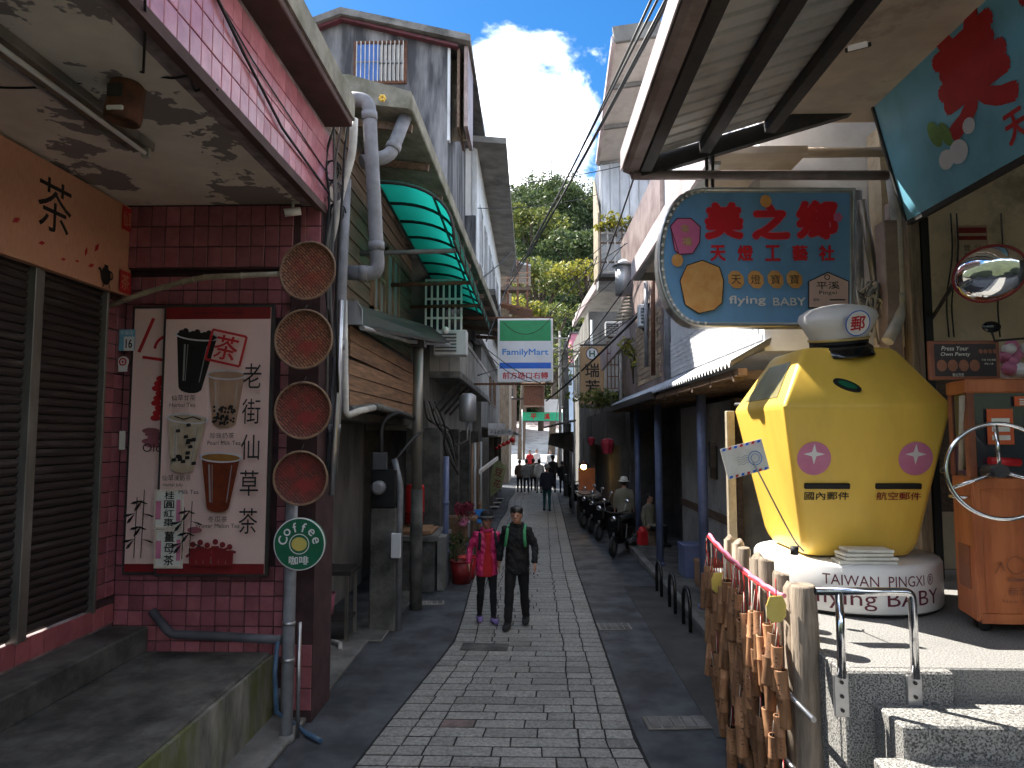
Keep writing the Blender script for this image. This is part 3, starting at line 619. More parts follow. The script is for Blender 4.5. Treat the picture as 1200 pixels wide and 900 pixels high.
for (py0, py1, tx, lab) in ((620,574,'桂圓紅棗','upper cream price card with four black characters on the drinks poster'),(666,621,'薑母茶','lower cream price card with three black characters on the drinks poster')):
    A, B = P(180,py0,6.70), P(215,py1,6.70)
    t = thing('price_card', (A.x, 6.70, A.z), lab, 'card')
    b = MB(); b.box(A.x, B.x, 6.70, 6.712, A.z, B.z, M['paper_white']); b.build('card', t)
    p = Print((A.x,6.70,A.z), (1,0,0), (0,0,1), .0015); w, h = B.x-A.x, B.z-A.z; n = len(tx); st = h*.92/n
    p.line([(.012,.012),(w-.012,.012),(w-.012,h-.012),(.012,h-.012),(.012,.012)], .005, M['orange_print'])
    p.column(tx, w*.52, h*.96, st*.88, st, M['ink'], w=w*.36, offset=.012)
    p.rect(w*.06, h*.25, w*.24, h*.72, M['blossom']); p.rect(w*.78, h*.2, w*.93, h*.75, M['blossom']); p.build('printed_design', t)
# number plate, sticker, notice strip
A, B = P(139,411,6.80), P(158,386,6.80)
t = thing('number_plate', (A.x,6.80,A.z), 'teal house number plate reading 16 on the tiled wall', 'number plate')
b = MB(); b.box(A.x,B.x,6.80,6.81,A.z,B.z,M['sign_teal']); b.build('plate', t)
p = Print((A.x,6.80,A.z),(1,0,0),(0,0,1),.0015); w, h = B.x-A.x, B.z-A.z; p.rect(w*.33,.0,w,h*.66,M['white']); p.text('16', w*.66,h*.33,h*.42,M['ink'],w=w*.42,offset=.02); p.text('平溪街', w*.5,h*.84,h*.2,M['white']); p.build('printed_design', t)
A = P(144,424,6.80)
t = thing('round_sticker', A, 'small white sticker with a red ring under the house number', 'sticker')
b = MB(); b.lathe([(.058,0),(.058,.008)], M['white'], 20, Matrix.Translation(A+V((0,.01,0)))@Matrix.Rotation(math.pi/2,4,'X')); b.box(A.x-.045,A.x+.045,A.y+.001,A.y+.009,A.z-.10,A.z-.02,M['white']); b.build('plate', t)
p = Print(A,(1,0,0),(0,0,1),.0025); p.ring(0,0,.026,.04,M['red']); p.disc(0,0,.012,M['red']); p.build('printed_design', t)
b = MB(); A, B = P(139,527,6.86), P(147,505,6.86); b.box(A.x,B.x,6.86,6.868,A.z,B.z,M['paper_white']); tag(b.build('paper_notice'), 'narrow white paper strip stuck on the tiled return wall', 'notice')
# bamboo pole
b = MB(); pts = [P(124,360,6.65),P(170,343,6.6),P(215,330,6.55),P(240,325,6.5),P(328,321,6.3)]; b.tube(pts,[.026,.028,.026,.028,.024],M['bamboo_pole'],9)
for i in range(9):
    a = i/8; k = min(3,int(a*4)); f = a*4-k; c = pts[k].lerp(pts[k+1], f); d = (pts[k+1]-pts[k]).normalized(); b.tube([c-d*.008,c+d*.008],.031,M['bamboo_pole'],9)
tag(b.build('bamboo_pole'), 'weathered bamboo pole reaching from the wall to the trays', 'pole')
# ---------------- winnowing trays
def weave_mat(name, c1, c2, red, centre_amt):
    m = bpy.data.materials.new(name); m.use_nodes = True; t = m.node_tree; L = t.links.new; N = t.nodes.new; bs = t.nodes['Principled BSDF']; bs.inputs['Roughness'].default_value = .7
    tcn = N('ShaderNodeTexCoord'); wv = N('ShaderNodeTexBrick'); wv.inputs['Scale'].default_value = 1; wv.inputs['Brick Width'].default_value = .075; wv.inputs['Row Height'].default_value = .024; wv.inputs['Mortar Size'].default_value = .004; wv.offset = .25
    wv.inputs['Color1'].default_value = (*c1,1); wv.inputs['Color2'].default_value = (*c2,1); wv.inputs['Mortar'].default_value = (.03,.016,.010,1)
    mpn = N('ShaderNodeMapping'); mpn.inputs['Rotation'].default_value = (0,0,.8); L(tcn.outputs['Object'], mpn.inputs['Vector']); L(mpn.outputs[0], wv.inputs['Vector'])
    nz_ = N('ShaderNodeTexNoise'); nz_.inputs['Scale'].default_value = 6; nz_.inputs['Detail'].default_value = 5; L(tcn.outputs['Object'], nz_.inputs['Vector'])
    ln = N('ShaderNodeVectorMath'); ln.operation = 'LENGTH'; L(tcn.outputs['Object'], ln.inputs[0])
    m1 = N('ShaderNodeMapRange'); m1.inputs['From Min'].default_value = .10; m1.inputs['From Max'].default_value = .24; m1.inputs['To Min'].default_value = centre_amt; m1.inputs['To Max'].default_value = 0; L(ln.outputs['Value'], m1.inputs['Value'])
    mu = N('ShaderNodeMath'); mu.operation = 'MULTIPLY'; m2 = N('ShaderNodeMapRange'); m2.inputs['From Min'].default_value = .38; m2.inputs['From Max'].default_value = .58; L(nz_.outputs['Fac'], m2.inputs['Value']); L(m1.outputs[0], mu.inputs[0]); L(m2.outputs[0], mu.inputs[1])
    mixn = N('ShaderNodeMixRGB'); L(mu.outputs[0], mixn.inputs['Fac']); L(wv.outputs['Color'], mixn.inputs['Color1']); mixn.inputs['Color2'].default_value = (*red,1); L(mixn.outputs[0], bs.inputs['Base Color'])
    bp = N('ShaderNodeBump'); bp.inputs['Strength'].default_value = .8; bp.inputs['Distance'].default_value = .006; L(wv.outputs['Fac'], bp.inputs['Height']); bp.invert = True; L(bp.outputs[0], bs.inputs['Normal']); return m
trays = ((362,318,35,(.34,.14,.07),.55,'topmost faded woven tray of the column beside the pillar'),(357,398,35,(.32,.13,.06),.75,'second woven tray from the top with a rust red centre'),
         (356,481,33,(.24,.065,.04),.8,'third woven tray from the top in dark red'),(353,560,31,(.19,.045,.03),.85,'lowest dark red woven tray just above the coffee sign'))
for i, (px, py, r, c1, ca, lab) in enumerate(trays):
    c = P(px, py, 6.25); rr = r*6.25/800; t = thing('winnowing_tray', c, lab, 'tray', 'woven trays hung in a column')
    MM = Matrix.Rotation(rad(90-2+i*1.5),4,'X') @ Matrix.Identity(4); MM = Matrix.Rotation(rad(-8+4*i),4,'Z') @ MM
    wm = weave_mat('tray_weave', c1, tuple(k*.6 for k in c1), (.26,.018,.014), ca)
    b = MB(); b.lathe([(.001,.012),(rr*.35,.011),(rr*.7,.006),(rr*.9,-.006),(rr*.985,-.028)], wm, 40, caps=False)
    me = b.mesh('weave'); o = bpy.data.objects.new('weave', me); o.matrix_world = Matrix.Identity(4); o.location = c; o.rotation_euler = MM.to_euler(); link(o, t); o.scale = (1,1.0,-1)
    b = MB(); ring_ = [V((rr*math.cos(a), rr*math.sin(a)*1.0, .03)) for a in [2*math.pi*k/40 for k in range(41)]]
    b.tube([c + MM @ p_ for p_ in ring_], .011, M['wood_frame'], 8, caps=False); b.build('rim', t)
    b = MB(); b.tube([c+MM @ V((0,rr,.03)), c+V((0,.05,rr+.06))], .004, M['cable']); b.build('cord', t)
# ---------------- coffee sign
c = P(352,637,6.3); t = thing('coffee_sign', c, 'round green sign lettered Coffee in white on the grey pole', 'sign'); r = 29.5*6.3/800
MM = Matrix.Translation(c) @ Matrix.Rotation(math.pi/2,4,'X')
b = MB(); b.lathe([(r,-.03),(r,.03)], M['green_dark'], 48, MM, smooth=False); b.build('disc', t)
b = MB(); b.lathe([(r-.004,.0301),(r+.006,.03),(r+.006,.022)], M['white'], 48, MM, caps=False); b.build('rim', t)
p = Print(c+V((0,-.03,0)), (1,0,0), (0,0,1), .002)
p.ring(0,0,.085,.093,M['white']); p.disc(0,0,.072,M['yellow_pale'],.062)
for i, ch in enumerate('Coffee'): a = rad(168 - i*31); p.text(ch, .155*math.cos(a), .155*math.sin(a), (.085 if ch in 'Cf' else .064), M['white'], rot=a-math.pi/2, offset=.02)
p.text('咖啡', 0, -.145, .078, M['white'], w=.185, offset=.02); p.build('lettering', t)
# pole, drainage pipe, hose
t = thing('grey_pole', P(335,838,6.85), 'grey steel pole carrying the round coffee sign', 'pole'); c = P(337,800,6.42)
b = MB(); b.tube([V((c.x,6.42,0)), V((c.x+.0,6.42,2.2))], .055, M['pvc'], 14); b.build('post', t)
b = MB(); b.lathe([(.075,0),(.075,.05),(.058,.07)], M['concrete'], 14, Matrix.Translation((c.x,6.42,0))); b.build('base', t)
for zz in (.72,1.05): b = MB(); b.lathe([(.062,0),(.062,.03)], M['steel'], 14, Matrix.Translation((c.x,6.42,zz))); b.build('clamp', t)
b = MB(); b.tube([V((c.x+.075,6.5,0)), V((c.x+.075,6.5,1.05))], .018, M['steel'], 8); b.build('bracing_rod', t)
cable('drain_pipe', bend([P(178,716,6.75),P(200,743,6.7),P(265,746,6.62),P(331,750,6.45)],.06), .042, M['pvc_dark'], 'grey drain pipe lying on the step below the posters', 'pipe', n=12)
cable('water_hose', [P(325,752,6.35),P(322,790,6.3),V((P(325,830,6.3).x,6.28,.32)),PZ(345,848,.05),PZ(360,860,.03),PZ(376,868,.03)], .022, M['hose'], 'blue hose dropping beside the pole onto the asphalt', 'hose', n=10)
# ================================================================== LEFT: wooden house behind the pink building
wh = thing('wooden_house', (-2.6, 10.5, 0), 'old brown timber house with lap siding, next to the pink tiled building', 'house')
b = MB(); b.box(-6, -2.42, 7.5, 13.6, 3.0, 7.0, M['dark_wall']); b.box(-6,-3.3,7.45,13.6,0,3.1,M['dark_wall']); b.build('wall_core', wh)
YA, YZ = 7.45, 13.55
bd = MB(); bd.add([(0,-.5,-.12),(.028,-.5,-.118),(.006,-.5,.12),(0,.5,-.12),(.028,.5,-.118),(.006,.5,.12)],[(0,1,2),(3,5,4),(0,3,4,1),(1,4,5,2),(2,5,3,0)],M['wood_dark']); bme = bd.mesh('board')
wins = ((10.05,10.8,4.70,5.25),(11.0,11.95,4.80,5.85))
for k in range(11):
    z = 4.42+k*.225
    y = YA
    segs = [(YA,YZ)]
    for (w0,w1,z0,z1) in wins:
        if z0-.1 < z < z1+.1: segs = [s for a,c in segs for s in ((a,min(c,w0)),(max(a,w1),c)) if s[1]-s[0] > .05]
    for a, c in segs:
        o = bpy.data.objects.new('board', bme); o.location = (-2.42, (a+c)/2, z); o.scale = (1, c-a-.01, 1); o.rotation_euler = (RND.uniform(-.004,.004),0,0); link(o, wh)
for (y0,y1,z0,z1) in wins:
    b = MB(); b.box(-2.40,-2.37,y0,y1,z0,z1,M['pvc']); w = b.build('window', wh)
    b = MB()
    for yy in (y0,(y0+y1)/2,y1): b.box(-2.40,-2.33,yy-.03,yy+.03,z0-.03,z1+.03,M['wood_frame'])
    for zz in (z0,z1): b.box(-2.40,-2.335,y0-.03,y1+.03,zz-.03,zz+.03,M['wood_frame'])
    b.build('frame', w)
bd = MB(); bd.box(0,.035,-.5,.5,-.090,.090,M['wood_board']); bme2 = bd.mesh('board')
for k in range(5):
    o = bpy.data.objects.new('board', bme2); o.location = (-2.24+.006*(k%2), 10.6+RND.uniform(-.03,.03), 3.25+k*.198); o.scale = (1, 4.75, 1); o.rotation_euler = (RND.uniform(-.006,.006),0,RND.uniform(-.004,.004)); link(o, wh)
b = MB(); b.box(-2.42,-2.25,8.2,13.0,3.12,4.2,M['black']); b.build('panel_core', wh)
b = MB(); b.tube([(-2.15,8.05,3.1),(-2.15,9.5,3.2),(-2.13,11,3.16),(-2.15,12.9,3.1)],.05,M['concrete'],10); b.build('conduit_rail', wh)
# ground floor: dark shuttered front set back
b = MB(); b.box(-3.3,-3.27,7.5,10.0,.05,3.0,M['shutter']); 
for k in range(30): b.box(-3.27,-3.25,7.5,10.0,.1+k*.095,.16+k*.095,M['shutter'])
b.build('roller_door', wh)
b = MB(); b.box(-3.29,-3.24,10.1,13.2,.0,3.0,M['wall_grey']); b.build('back_wall', wh)
b = MB(); b.prism([P(418,357,8.4),P(506,383,13.2),P(527,401,12.8),P(424,381,8.2)],(0,0,-.05),M['dark_iron']); aw = b.build('small_canopy', wh)
b = MB(); b.tube([P(424,384,8.2),P(480,400,10.8),P(526,404,12.75)],.035,M['zinc'],8); b.build('canopy_gutter', aw)
b = MB(); b.prism([P(405,352,8.15),P(418,352,8.15),P(424,362,8.12),P(424,380,8.1),P(407,380,8.1)],(0,.05,0),M['zinc']); b.build('end_plate', aw)
b = MB(); b.sphere(P(522,387,12.6),.07,M['white']); b.build('round_lamp', aw)
# concrete roof canopy with mossy edge
rc = thing('roof_canopy', (-1.6, 8.3, 6.7), 'mossy concrete roof canopy jutting over the timber house', 'canopy')
e0, e1 = P(484,110,8.3), P(591,386,20.5)
b = MB(); vs = [V((-2.5,8.3,e0.z+.16)), V((e0.x,8.3,e0.z)), V(e1), V((-2.5,20.5,e1.z+.16))]
b.add([p for p in vs]+[p-V((0,0,.22)) for p in vs],[(0,1,2,3),(7,6,5,4),(0,4,5,1),(1,5,6,2),(2,6,7,3),(3,7,4,0)],M['moss_slab'])
b.build('slab', rc, bevel=.015)
b = MB(); b.prism([V((-4.5,8.28,e0.z+.32)),V((-2.3,8.28,e0.z+.26)),V((e0.x-.02,8.28,e0.z+.02)),V((e0.x-.05,8.28,e0.z-.2)),V((-2.2,8.28,e0.z-.12)),V((-4.5,8.28,e0.z-.05))],(0,.12,0),M['moss_slab']); b.build('edge_beam', rc)
b = MB(); p0, p1 = V((-2.45,8.6,e0.z-.3)), V((-2.2,20,e1.z-.2))
for k in range(12):
    f = k/11; a = V((-2.5,8.6+f*11.6,e0.z*(1-f)+e1.z*f-.20)); c = V((e0.x*(1-f)+e1.x*f-.06, a.y, a.z-.12)); b = MB(); b.bar(a,c,.06,.10,M['wood_dark']); b.build('rafter', rc)
# yellow flower on the edge
c = P(448,115,8.2); b = MB()
for k in range(6): a = k*1.05; b.sphere(c+V((.03*math.cos(a),0,.03*math.sin(a))),.022,M['yellow'],6,4)
tag(b.build('yellow_flower'), 'tiny yellow flower growing on the mossy canopy edge', 'flower')
# green arched awning
M['teal_sheet'] = bpy.data.materials.new('teal_sheet'); M['teal_sheet'].use_nodes = True
t_ = M['teal_sheet'].node_tree; bs = t_.nodes['Principled BSDF']; bs.inputs['Base Color'].default_value = (.012,.30,.22,1); bs.inputs['Roughness'].default_value = .35
tr = t_.nodes.new('ShaderNodeBsdfTranslucent'); tr.inputs['Color'].default_value = (.02,.62,.45,1); mxs = t_.nodes.new('ShaderNodeMixShader'); mxs.inputs[0].default_value = .7
t_.links.new(bs.outputs[0], mxs.inputs[1]); t_.links.new(tr.outputs[0], mxs.inputs[2]); t_.links.new(mxs.outputs[0], t_.nodes['Material Output'].inputs['Surface'])
ga = thing('green_awning', (-1.5, 12, 5.4), 'arched green plastic awning with dark ribs under the roof canopy', 'awning')
def arch(y):
    f = (y-8.9)/7.6; out = []
    xi, xo, zi, zo = -2.05, -1.02+.02*f, 6.22-.28*f, 5.42-.02*f
    for k in range(11):
        s_ = k/10; a = s_*math.pi/2; out.append(V((xi+(xo-xi)*math.sin(a)**.9 if k else xi, y, zo+(zi-zo)*(math.cos(a)**.8 if k < 10 else 0))))
    return out
b = MB(); ys = [8.9+i*.4 for i in range(20)]; A = [arch(y) for y in ys]; vs = [p for r in A for p in r]
b.add(vs,[(i*11+j,i*11+j+1,(i+1)*11+j+1,(i+1)*11+j) for i in range(19) for j in range(10)],M['teal_sheet'],True); b.build('sheet', ga, recalc=False)
for i in range(11):
    b = MB(); b.tube([p-V((0,0,.02)) for p in arch(8.92+i*.756)],.024,M['dark_iron'],6); b.build('rib', ga)
for k in (0,5,10):
    b = MB(); b.tube([arch(y)[k]-V((0,0,.045)) for y in ys],.02,M['dark_iron'],6); b.build('purlin', ga)
for y0 in (9.4,11.4,13.4):
    b = MB(); b.tube([V((-2.4,y0,5.35)),arch(y0)[10]-V((0,0,.03))],.035,M['cable_grey'] if y0<11 else M['rust'],8); b.build('strut', ga)
# downpipes and conduits at the corner of the pink building
def pipe(pts, r, mat, label, rb=.12, n=12, cat='pipe', collars=()):
    t = thing('downpipe', pts[-1], label, cat)
    b = MB(); b.tube(bend(pts,rb,5), r, mat, n); b.build('pipe', t)
    for i, f in collars:
        a, c = V(pts[i]), V(pts[i+1]); d = (c-a).normalized(); m_ = a.lerp(c,f); b = MB(); b.tube([m_-d*.05,m_+d*.05], r*1.13, mat, n); b.build('collar', t)
pipe([P(402,116,7.6),P(432,117,7.6),P(443,321,7.5),P(400,319,7.45)], .082, M['pvc'], 'thick grey downpipe with an elbow beside the timber wall', collars=((1,.1),(1,.85),(2,.4)))
pipe([P(476,134,8.5),P(457,183,8.3),P(424,190,8.1)], .085, M['pvc'], 'short bent grey pipe tucked under the canopy corner', collars=((0,.8),))
pipe([P(405,210,7.3),P(400,330,7.25),P(393,480,7.2),P(388,556,7.2)], .062, M['pvc'], 'long grey pipe running down behind the trays', .02, collars=((1,.5),(2,.3)))
pipe([P(415,140,7.15),P(413,180,7.1),P(398,230,7.05),P(392,262,7.0),P(385,290,7.0)], .045, M['pvc_white'], 'white bent conduit above the trays', .15)
pipe([P(403,352,7.7),P(405,488,7.7),P(420,482,7.8),P(438,478,8.6)], .04, M['pvc_white'], 'thin white pipe turning under the timber panel', .08)
pipe([P(400,352,7.15),P(396,460,7.12),P(392,520,7.1),P(388,580,7.1)], .03, M['steel'], 'slim steel conduit beside the trays', .02)
for k, (x0, x1, lab) in enumerate(((386,398,'loose black cable bundle nearest the pink corner'),(391,404,'loose cable hanging by the white conduit'),(396,410,'loose cable hanging from the canopy corner'),(383,390,'loose grey cable hanging down the pink pillar'))):
    pts = [P(x1+RND.uniform(-4,4), 95+12*k, 7.0), P(x0+8, 140+14*k, 6.95), P(x0-6+6*k, 185+16*k, 6.95), P(x0+2, 240+20*k, 6.9), P(x0-8+3*k, 300+25*k, 6.9), P(x0, 380+40*k, 6.9)]
    cable('loose_cable', bend(pts,.3,4), .013, M['cable_grey'] if k in (1,3) else M['cable'], lab)
for k in range(3):
    c = P(389+k*2,200+k*24,6.98); pts = [c+V((.10*math.cos(a)*(1-.02*i_), .02*k, .11*math.sin(a)))  for i_, a in enumerate([j*.5 for j in range(26)])]
    cable('cable_coil', pts, .010, M['cable_grey'] if k==1 else M['cable'], ['upper coil of black cable on the pink corner','middle coil of grey cable on the pink corner','lower coil of black cable on the pink corner'][k])
# ---------------- posts, shelf, counter on the left verge
c = PZ(447,741,0); t = thing('concrete_post', c, 'square concrete post with a meter box beside the timber house', 'post')
b = MB(); b.box(c.x-.19,c.x+.19,c.y,c.y+.35,0,1.75,M['concrete_dark']); b.build('shaft', t, bevel=.02)
b = MB(); b.box(c.x+.13,c.x+.27,c.y-.07,c.y-.005,1.05,1.40,M['white_metal']); b.build('switch_box', t, bevel=.01)
b = MB(); b.lathe([(.10,0),(.10,.12),(.06,.15)],M['pvc'],14,Matrix.Translation((c.x-.05,c.y-.03,2.05))@Matrix.Rotation(math.pi/2,4,'X')); b.build('meter', t)
b = MB(); b.box(c.x-.18,c.x+.18,c.y-.02,c.y+.12,1.76,2.3,M['black']); b.build('meter_board', t, bevel=.01)
b = MB(); b.box(c.x-.16,c.x+.06,c.y-.05,c.y-.02,2.3,2.55,M['pvc_dark']); b.build('upper_meter', t, bevel=.01)
b = MB(); b.tube(bend([V((c.x+.22,c.y+.12,0)),V((c.x+.22,c.y+.12,2.1)),V((c.x+.12,c.y+.15,2.45))],.1),.045,M['pvc'],10); b.build('conduit', t)
cable('looped_cable', bend([V((c.x-.05,c.y+.1,2.3)),V((c.x-.1,c.y+.2,3.0)),V((c.x+.1,c.y+.4,3.15)),V((-1.9,c.y+1.4,3.05))],.2), .035, M['cable'], 'thick black cable arching from the meter to the steel post')
cable('looped_cable', bend([V((c.x+.05,c.y+.1,2.3)),V((c.x+.3,c.y+.4,2.7)),V((-1.8,c.y+1.6,2.9))],.3), .022, M['cable'], 'thinner black cable slanting up from the meter')
c = P(490,420,11.2); t = thing('steel_post', V((c.x,11.2,0)), 'tall dark steel post in front of the timber panel', 'post')
b = MB(); b.tube([V((c.x,11.2,1.9)),V((c.x,11.2,4.3))],.085,M['steel_frame'],14); b.build('shaft', t)
b = MB(); b.tube([V((c.x,11.2,0)),V((c.x,11.2,1.92))],.10,M['concrete_dark'],14); b.build('footing', t)
b = MB(); b.box(c.x-.12,c.x+.12,11.08,11.32,4.25,4.42,M['dark_iron']); b.build('head_plate', t)
# shelf with clutter
c = PZ(392,742,0); t = thing('metal_shelf', c, 'dark metal shelf table at the foot of the concrete post', 'table'); c = V((c.x-.05,9.3,0))
for dx in (-.42,.36):
    for dy in (0,.45): b = MB(); b.box(c.x+dx-.02,c.x+dx+.02,c.y+dy-.02,c.y+dy+.02,.03,.92,M['steel_frame']); b.build('leg', t)
b = MB(); b.box(c.x-.5,c.x+.42,c.y-.05,c.y+.5,.92,.98,M['dark_iron']); b.build('top', t, bevel=.008)
b = MB(); b.box(c.x-.45,c.x+.38,c.y,c.y+.45,.30,.33,M['dark_iron']); b.build('lower_shelf', t)
def bucket(c, r, h, mat, label, rim=None, name='bucket', cat='bucket'):
    t = thing(name, c, label, cat); b = MB(); b.lathe([(r*.78,0),(r,h),(r*.94,h),(r*.74,.01)],mat,20,Matrix.Translation(c)); b.build('body', t)
    b = MB(); b.lathe([(r*1.0,h-.02),(r*1.06,h-.01),(r*1.06,h+.008),(r*.95,h+.008)],rim or mat,20,Matrix.Translation(c),caps=False); b.build('rim', t)
    b = MB(); b.tube(arc(V(c)+V((0,-.0,h)),V((1,0,0)),V((0,-.5,-.8)).normalized(),r*1.02,.05,math.pi-.05,10),.005,M['steel'],6); b.build('handle', t)
bucket(V((c.x-.17,c.y+.12,.33)), .11, .22, M['white'], 'small white paint bucket on the shelf')
bucket(V((c.x+.0,c.y+.3,.33)), .12, .28, M['blossom'], 'dull pink bucket on the shelf behind the white one')
bucket(V((c.x-.20,c.y+.2,.98)), .10, .13, M['yellow_pale'], 'yellow green plastic pot on the shelf top', name='plastic_pot', cat='pot')
t = thing('concrete_block', (c.x-.05,c.y-.28,0), 'hollow concrete block lying under the shelf', 'block')
b = MB(); x0, x1, y0, y1 = c.x-.28, c.x+.16, c.y-.36, c.y-.12
for (a,d) in ((x0,x0+.05),((x0+x1)/2-.025,(x0+x1)/2+.025),(x1-.05,x1)): b.box(a,d,y0,y1,.085,.215,M['concrete'])
b.box(x0,x1,y0,y1,.045,.085,M['concrete']); b.box(x0,x1,y0,y1,.215,.255,M['concrete']); b.box(x0+.01,x1-.01,y1-.03,y1-.005,.08,.22,M['concrete_dark']); b.build('block', t)
b = MB(); b.tube(bend([V((c.x+.2,c.y-.1,.08)),V((c.x+.34,c.y-.2,.08)),V((c.x+.40,c.y-.42,.05))],.05),.03,M['pvc_white'],10); tag(b.build('pipe_offcut'), 'short white pipe offcut on the ground by the block', 'pipe')
b = MB(); b.tube([V((-3.05,8.6,.1)),V((-3.0,8.5,2.1))],.05,M['red'],10); tag(b.build('red_pole'), 'red pole leaning in the shade behind the coffee sign', 'pole')
# counter with cardboard
c = PZ(512,692,0); t = thing('concrete_counter', c, 'grey concrete counter topped with flattened cardboard', 'counter')
x1 = c.x; y0 = c.y-.25
b = MB(); b.box(x1-.95,x1-.03,y0+.05,y0+1.3,0,.90,M['concrete_dark']); b.build('body', t, bevel=.015)
b = MB(); b.box(x1-1.0,x1+.02,y0,y0+1.35,.90,1.0,M['concrete']); b.build('slab', t, bevel=.012)
b = MB(); b.box(x1-.0,x1+.14,y0+.2,y0+1.3,.0,.96,M['concrete']); b.build('side_step', t, bevel=.012)
M['card'] = pm('card', (.36,.20,.11), (.26,.14,.08), rough=.8, scale=3)
for k in range(3):
    b = MB(); b.obox(V((x1-.5+RND.uniform(-.05,.05),y0+.6,1.015+k*.022)),(.80,.95,.018),M['card'],rz=RND.uniform(-.1,.1)); tag(b.build('cardboard_sheet'), ['lowest flattened cardboard sheet on the counter','middle flattened cardboard sheet on the counter','topmost flattened cardboard sheet on the counter'][k], 'cardboard')
b = MB(); b.obox(V((x1-.55,y0-.45,.02)),(.45,.85,.03),M['concrete_pale'],rz=.05); struct(b, 'door_slab', bevel=.008)
# red fire bucket stack
c = P(486,608,13.1); t = thing('red_canister', c, 'red cylindrical canister standing behind the cardboard counter', 'canister')
b = MB(); b.lathe([(.15,-.35),(.155,-.1),(.10,-.08)],M['bamboo_pole'],16,Matrix.Translation(c)); b.build('base', t)
b = MB(); b.lathe([(.17,-.08),(.185,.2),(.185,.58),(.17,.64),(.05,.66)],M['red'],18,Matrix.Translation(c)); b.build('body', t)
b = MB(); b.lathe([(.19,.10),(.19,.14)],M['red_dark'],18,Matrix.Translation(c)); b.build('band', t)
# ================================================================== LEFT: next row house
def facade_windows(t, X, spots, mat=M['dark_glass'], fr=M['wood_frame'], proud=.04, sgn=1):
    for (y0,y1,z0,z1) in spots:
        b = MB(); b.box(min(X+sgn*.003,X+sgn*.02),max(X+sgn*.003,X+sgn*.02),y0,y1,z0,z1,mat); w = b.build('window', t)
        b = MB(); xa, xb = sorted((X+sgn*.001, X+sgn*proud)); ym = (y0+y1)/2
        for yy in (y0,ym,y1): b.box(xa,xb,yy-.025,yy+.025,z0-.03,z1+.03,fr)
        b.box(xa,xb+.005,y0-.03,y1+.03,z0-.05,z0-.0,fr); b.box(xa,xb+.005,y0-.03,y1+.03,z1,z1+.05,fr); b.build('frame', w)
rh = thing('row_house', (-2.0, 18, 0), 'grey plastered shop house with a slatted balcony past the timber house', 'house')
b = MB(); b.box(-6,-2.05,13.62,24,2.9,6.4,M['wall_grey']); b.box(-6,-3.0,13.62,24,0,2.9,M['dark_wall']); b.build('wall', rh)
for y0,y1 in ((13.62,14.1),(17.0,17.35),(20.2,20.5),(23.6,24.0)): b = MB(); b.box(-2.5,-1.80,y0,y1,0,2.95,M['concrete_dark']); b.build('pier', rh, bevel=.015)
facade_windows(rh, -2.05, ((15.0,16.2,4.9,5.9),(17.5,19,4.9,5.9),(20.3,22.3,4.9,5.9)))
b = MB(); b.box(-2.05,-1.42,13.7,23.5,3.95,4.10,M['concrete']); bal = b.build('balcony', rh, bevel=.01)
b = MB(); b.box(-1.50,-1.42,13.7,23.5,4.80,4.90,M['concrete_pale']); b.build('handrail', bal)
bl_ = MB(); bl_.box(-.02,.02,-.09,.09,-.36,.36,M['concrete_pale']); me = bl_.mesh('slat')
for k in range(42): o = bpy.data.objects.new('slat', me); o.location = (-1.46, 13.85+k*.232, 4.45); link(o, bal)
for k in range(3):
    o = bpy.data.objects.new('slat', me); o.location = (-1.95+k*.2, 13.72, 4.45); o.rotation_euler = (0,0,math.pi/2); link(o, bal)
for yy in (14.2,15.2,16.2,17.2): b = MB(); b.bar(V((-2.05,yy,3.3)),V((-1.5,yy,3.93)),.05,.05,M['dark_iron']); b.build('bracket', bal)
# barred window cage on the end wall
t = thing('window_cage', P(520,390,13.55), 'white barred window cage under the green awning', 'window cage')
A, B = P(499,395,13.45), P(541,328,13.45)
b = MB(); b.box(A.x,B.x,13.5,13.6,A.z,B.z,M['dark_glass']); b.build('pane', t)
for k in range(7): x = A.x+(B.x-A.x)*k/6; b = MB(); b.box(x-.018,x+.018,13.40,13.44,A.z,B.z,M['white']); b.build('bar', t)
for k in range(4): z = A.z+(B.z-A.z)*k/3; b = MB(); b.box(A.x-.02,B.x+.02,13.445,13.48,z-.02,z+.02,M['white']); b.build('rail', t)
A = P(505,400,13.5); t = thing('air_conditioner', A, 'white air conditioner box below the barred window', 'air conditioner')
b = MB(); b.box(A.x+.1,A.x+.75,13.15,13.45,4.35,4.85,M['white_metal']); b.build('casing', t, bevel=.02)
for k in range(6): b = MB(); b.box(A.x+.14,A.x+.55,13.13,13.148,4.42+k*.065,4.45+k*.065,M['pvc_dark']); b.build('louvre', t)
c = P(548,478,15); t = thing('water_tank', c, 'grey metal water heater hung below the balcony', 'water heater')
b = MB(); b.lathe([(.10,-.32),(.19,-.28),(.19,.26),(.10,.32)],M['zinc'],18,Matrix.Translation(c)); b.build('tank', t)
b = MB(); b.tube([c+V((0,0,-.3)),c+V((0,0,-.7)),c+V((-.4,.1,-.9))],.02,M['steel']); b.build('pipe', t)
for k in range(5):
    pts = bend([P(497+k*3,470,12.6),P(500+k*6,495+k*2,12.8),P(530-k*3,500+k*6,13.2),P(533+k,540+k*4,13.4)],.3); cable('wall_cable', pts, .018, M['cable_grey'] if k%2 else M['cable'], ['first','second','third','fourth','fifth'][k]+' cable of the tangle between the steel post and the balcony')
t = thing('blue_downpipe', P(523,610,12.9), 'blue grey downpipe on the corner of the concrete pier', 'pipe'); a = P(523,540,12.95)
b = MB(); b.tube([V((a.x,12.95,0)),V((a.x,12.95,2.4))],.055,M['blue_steel'],12); b.build('pipe', t)
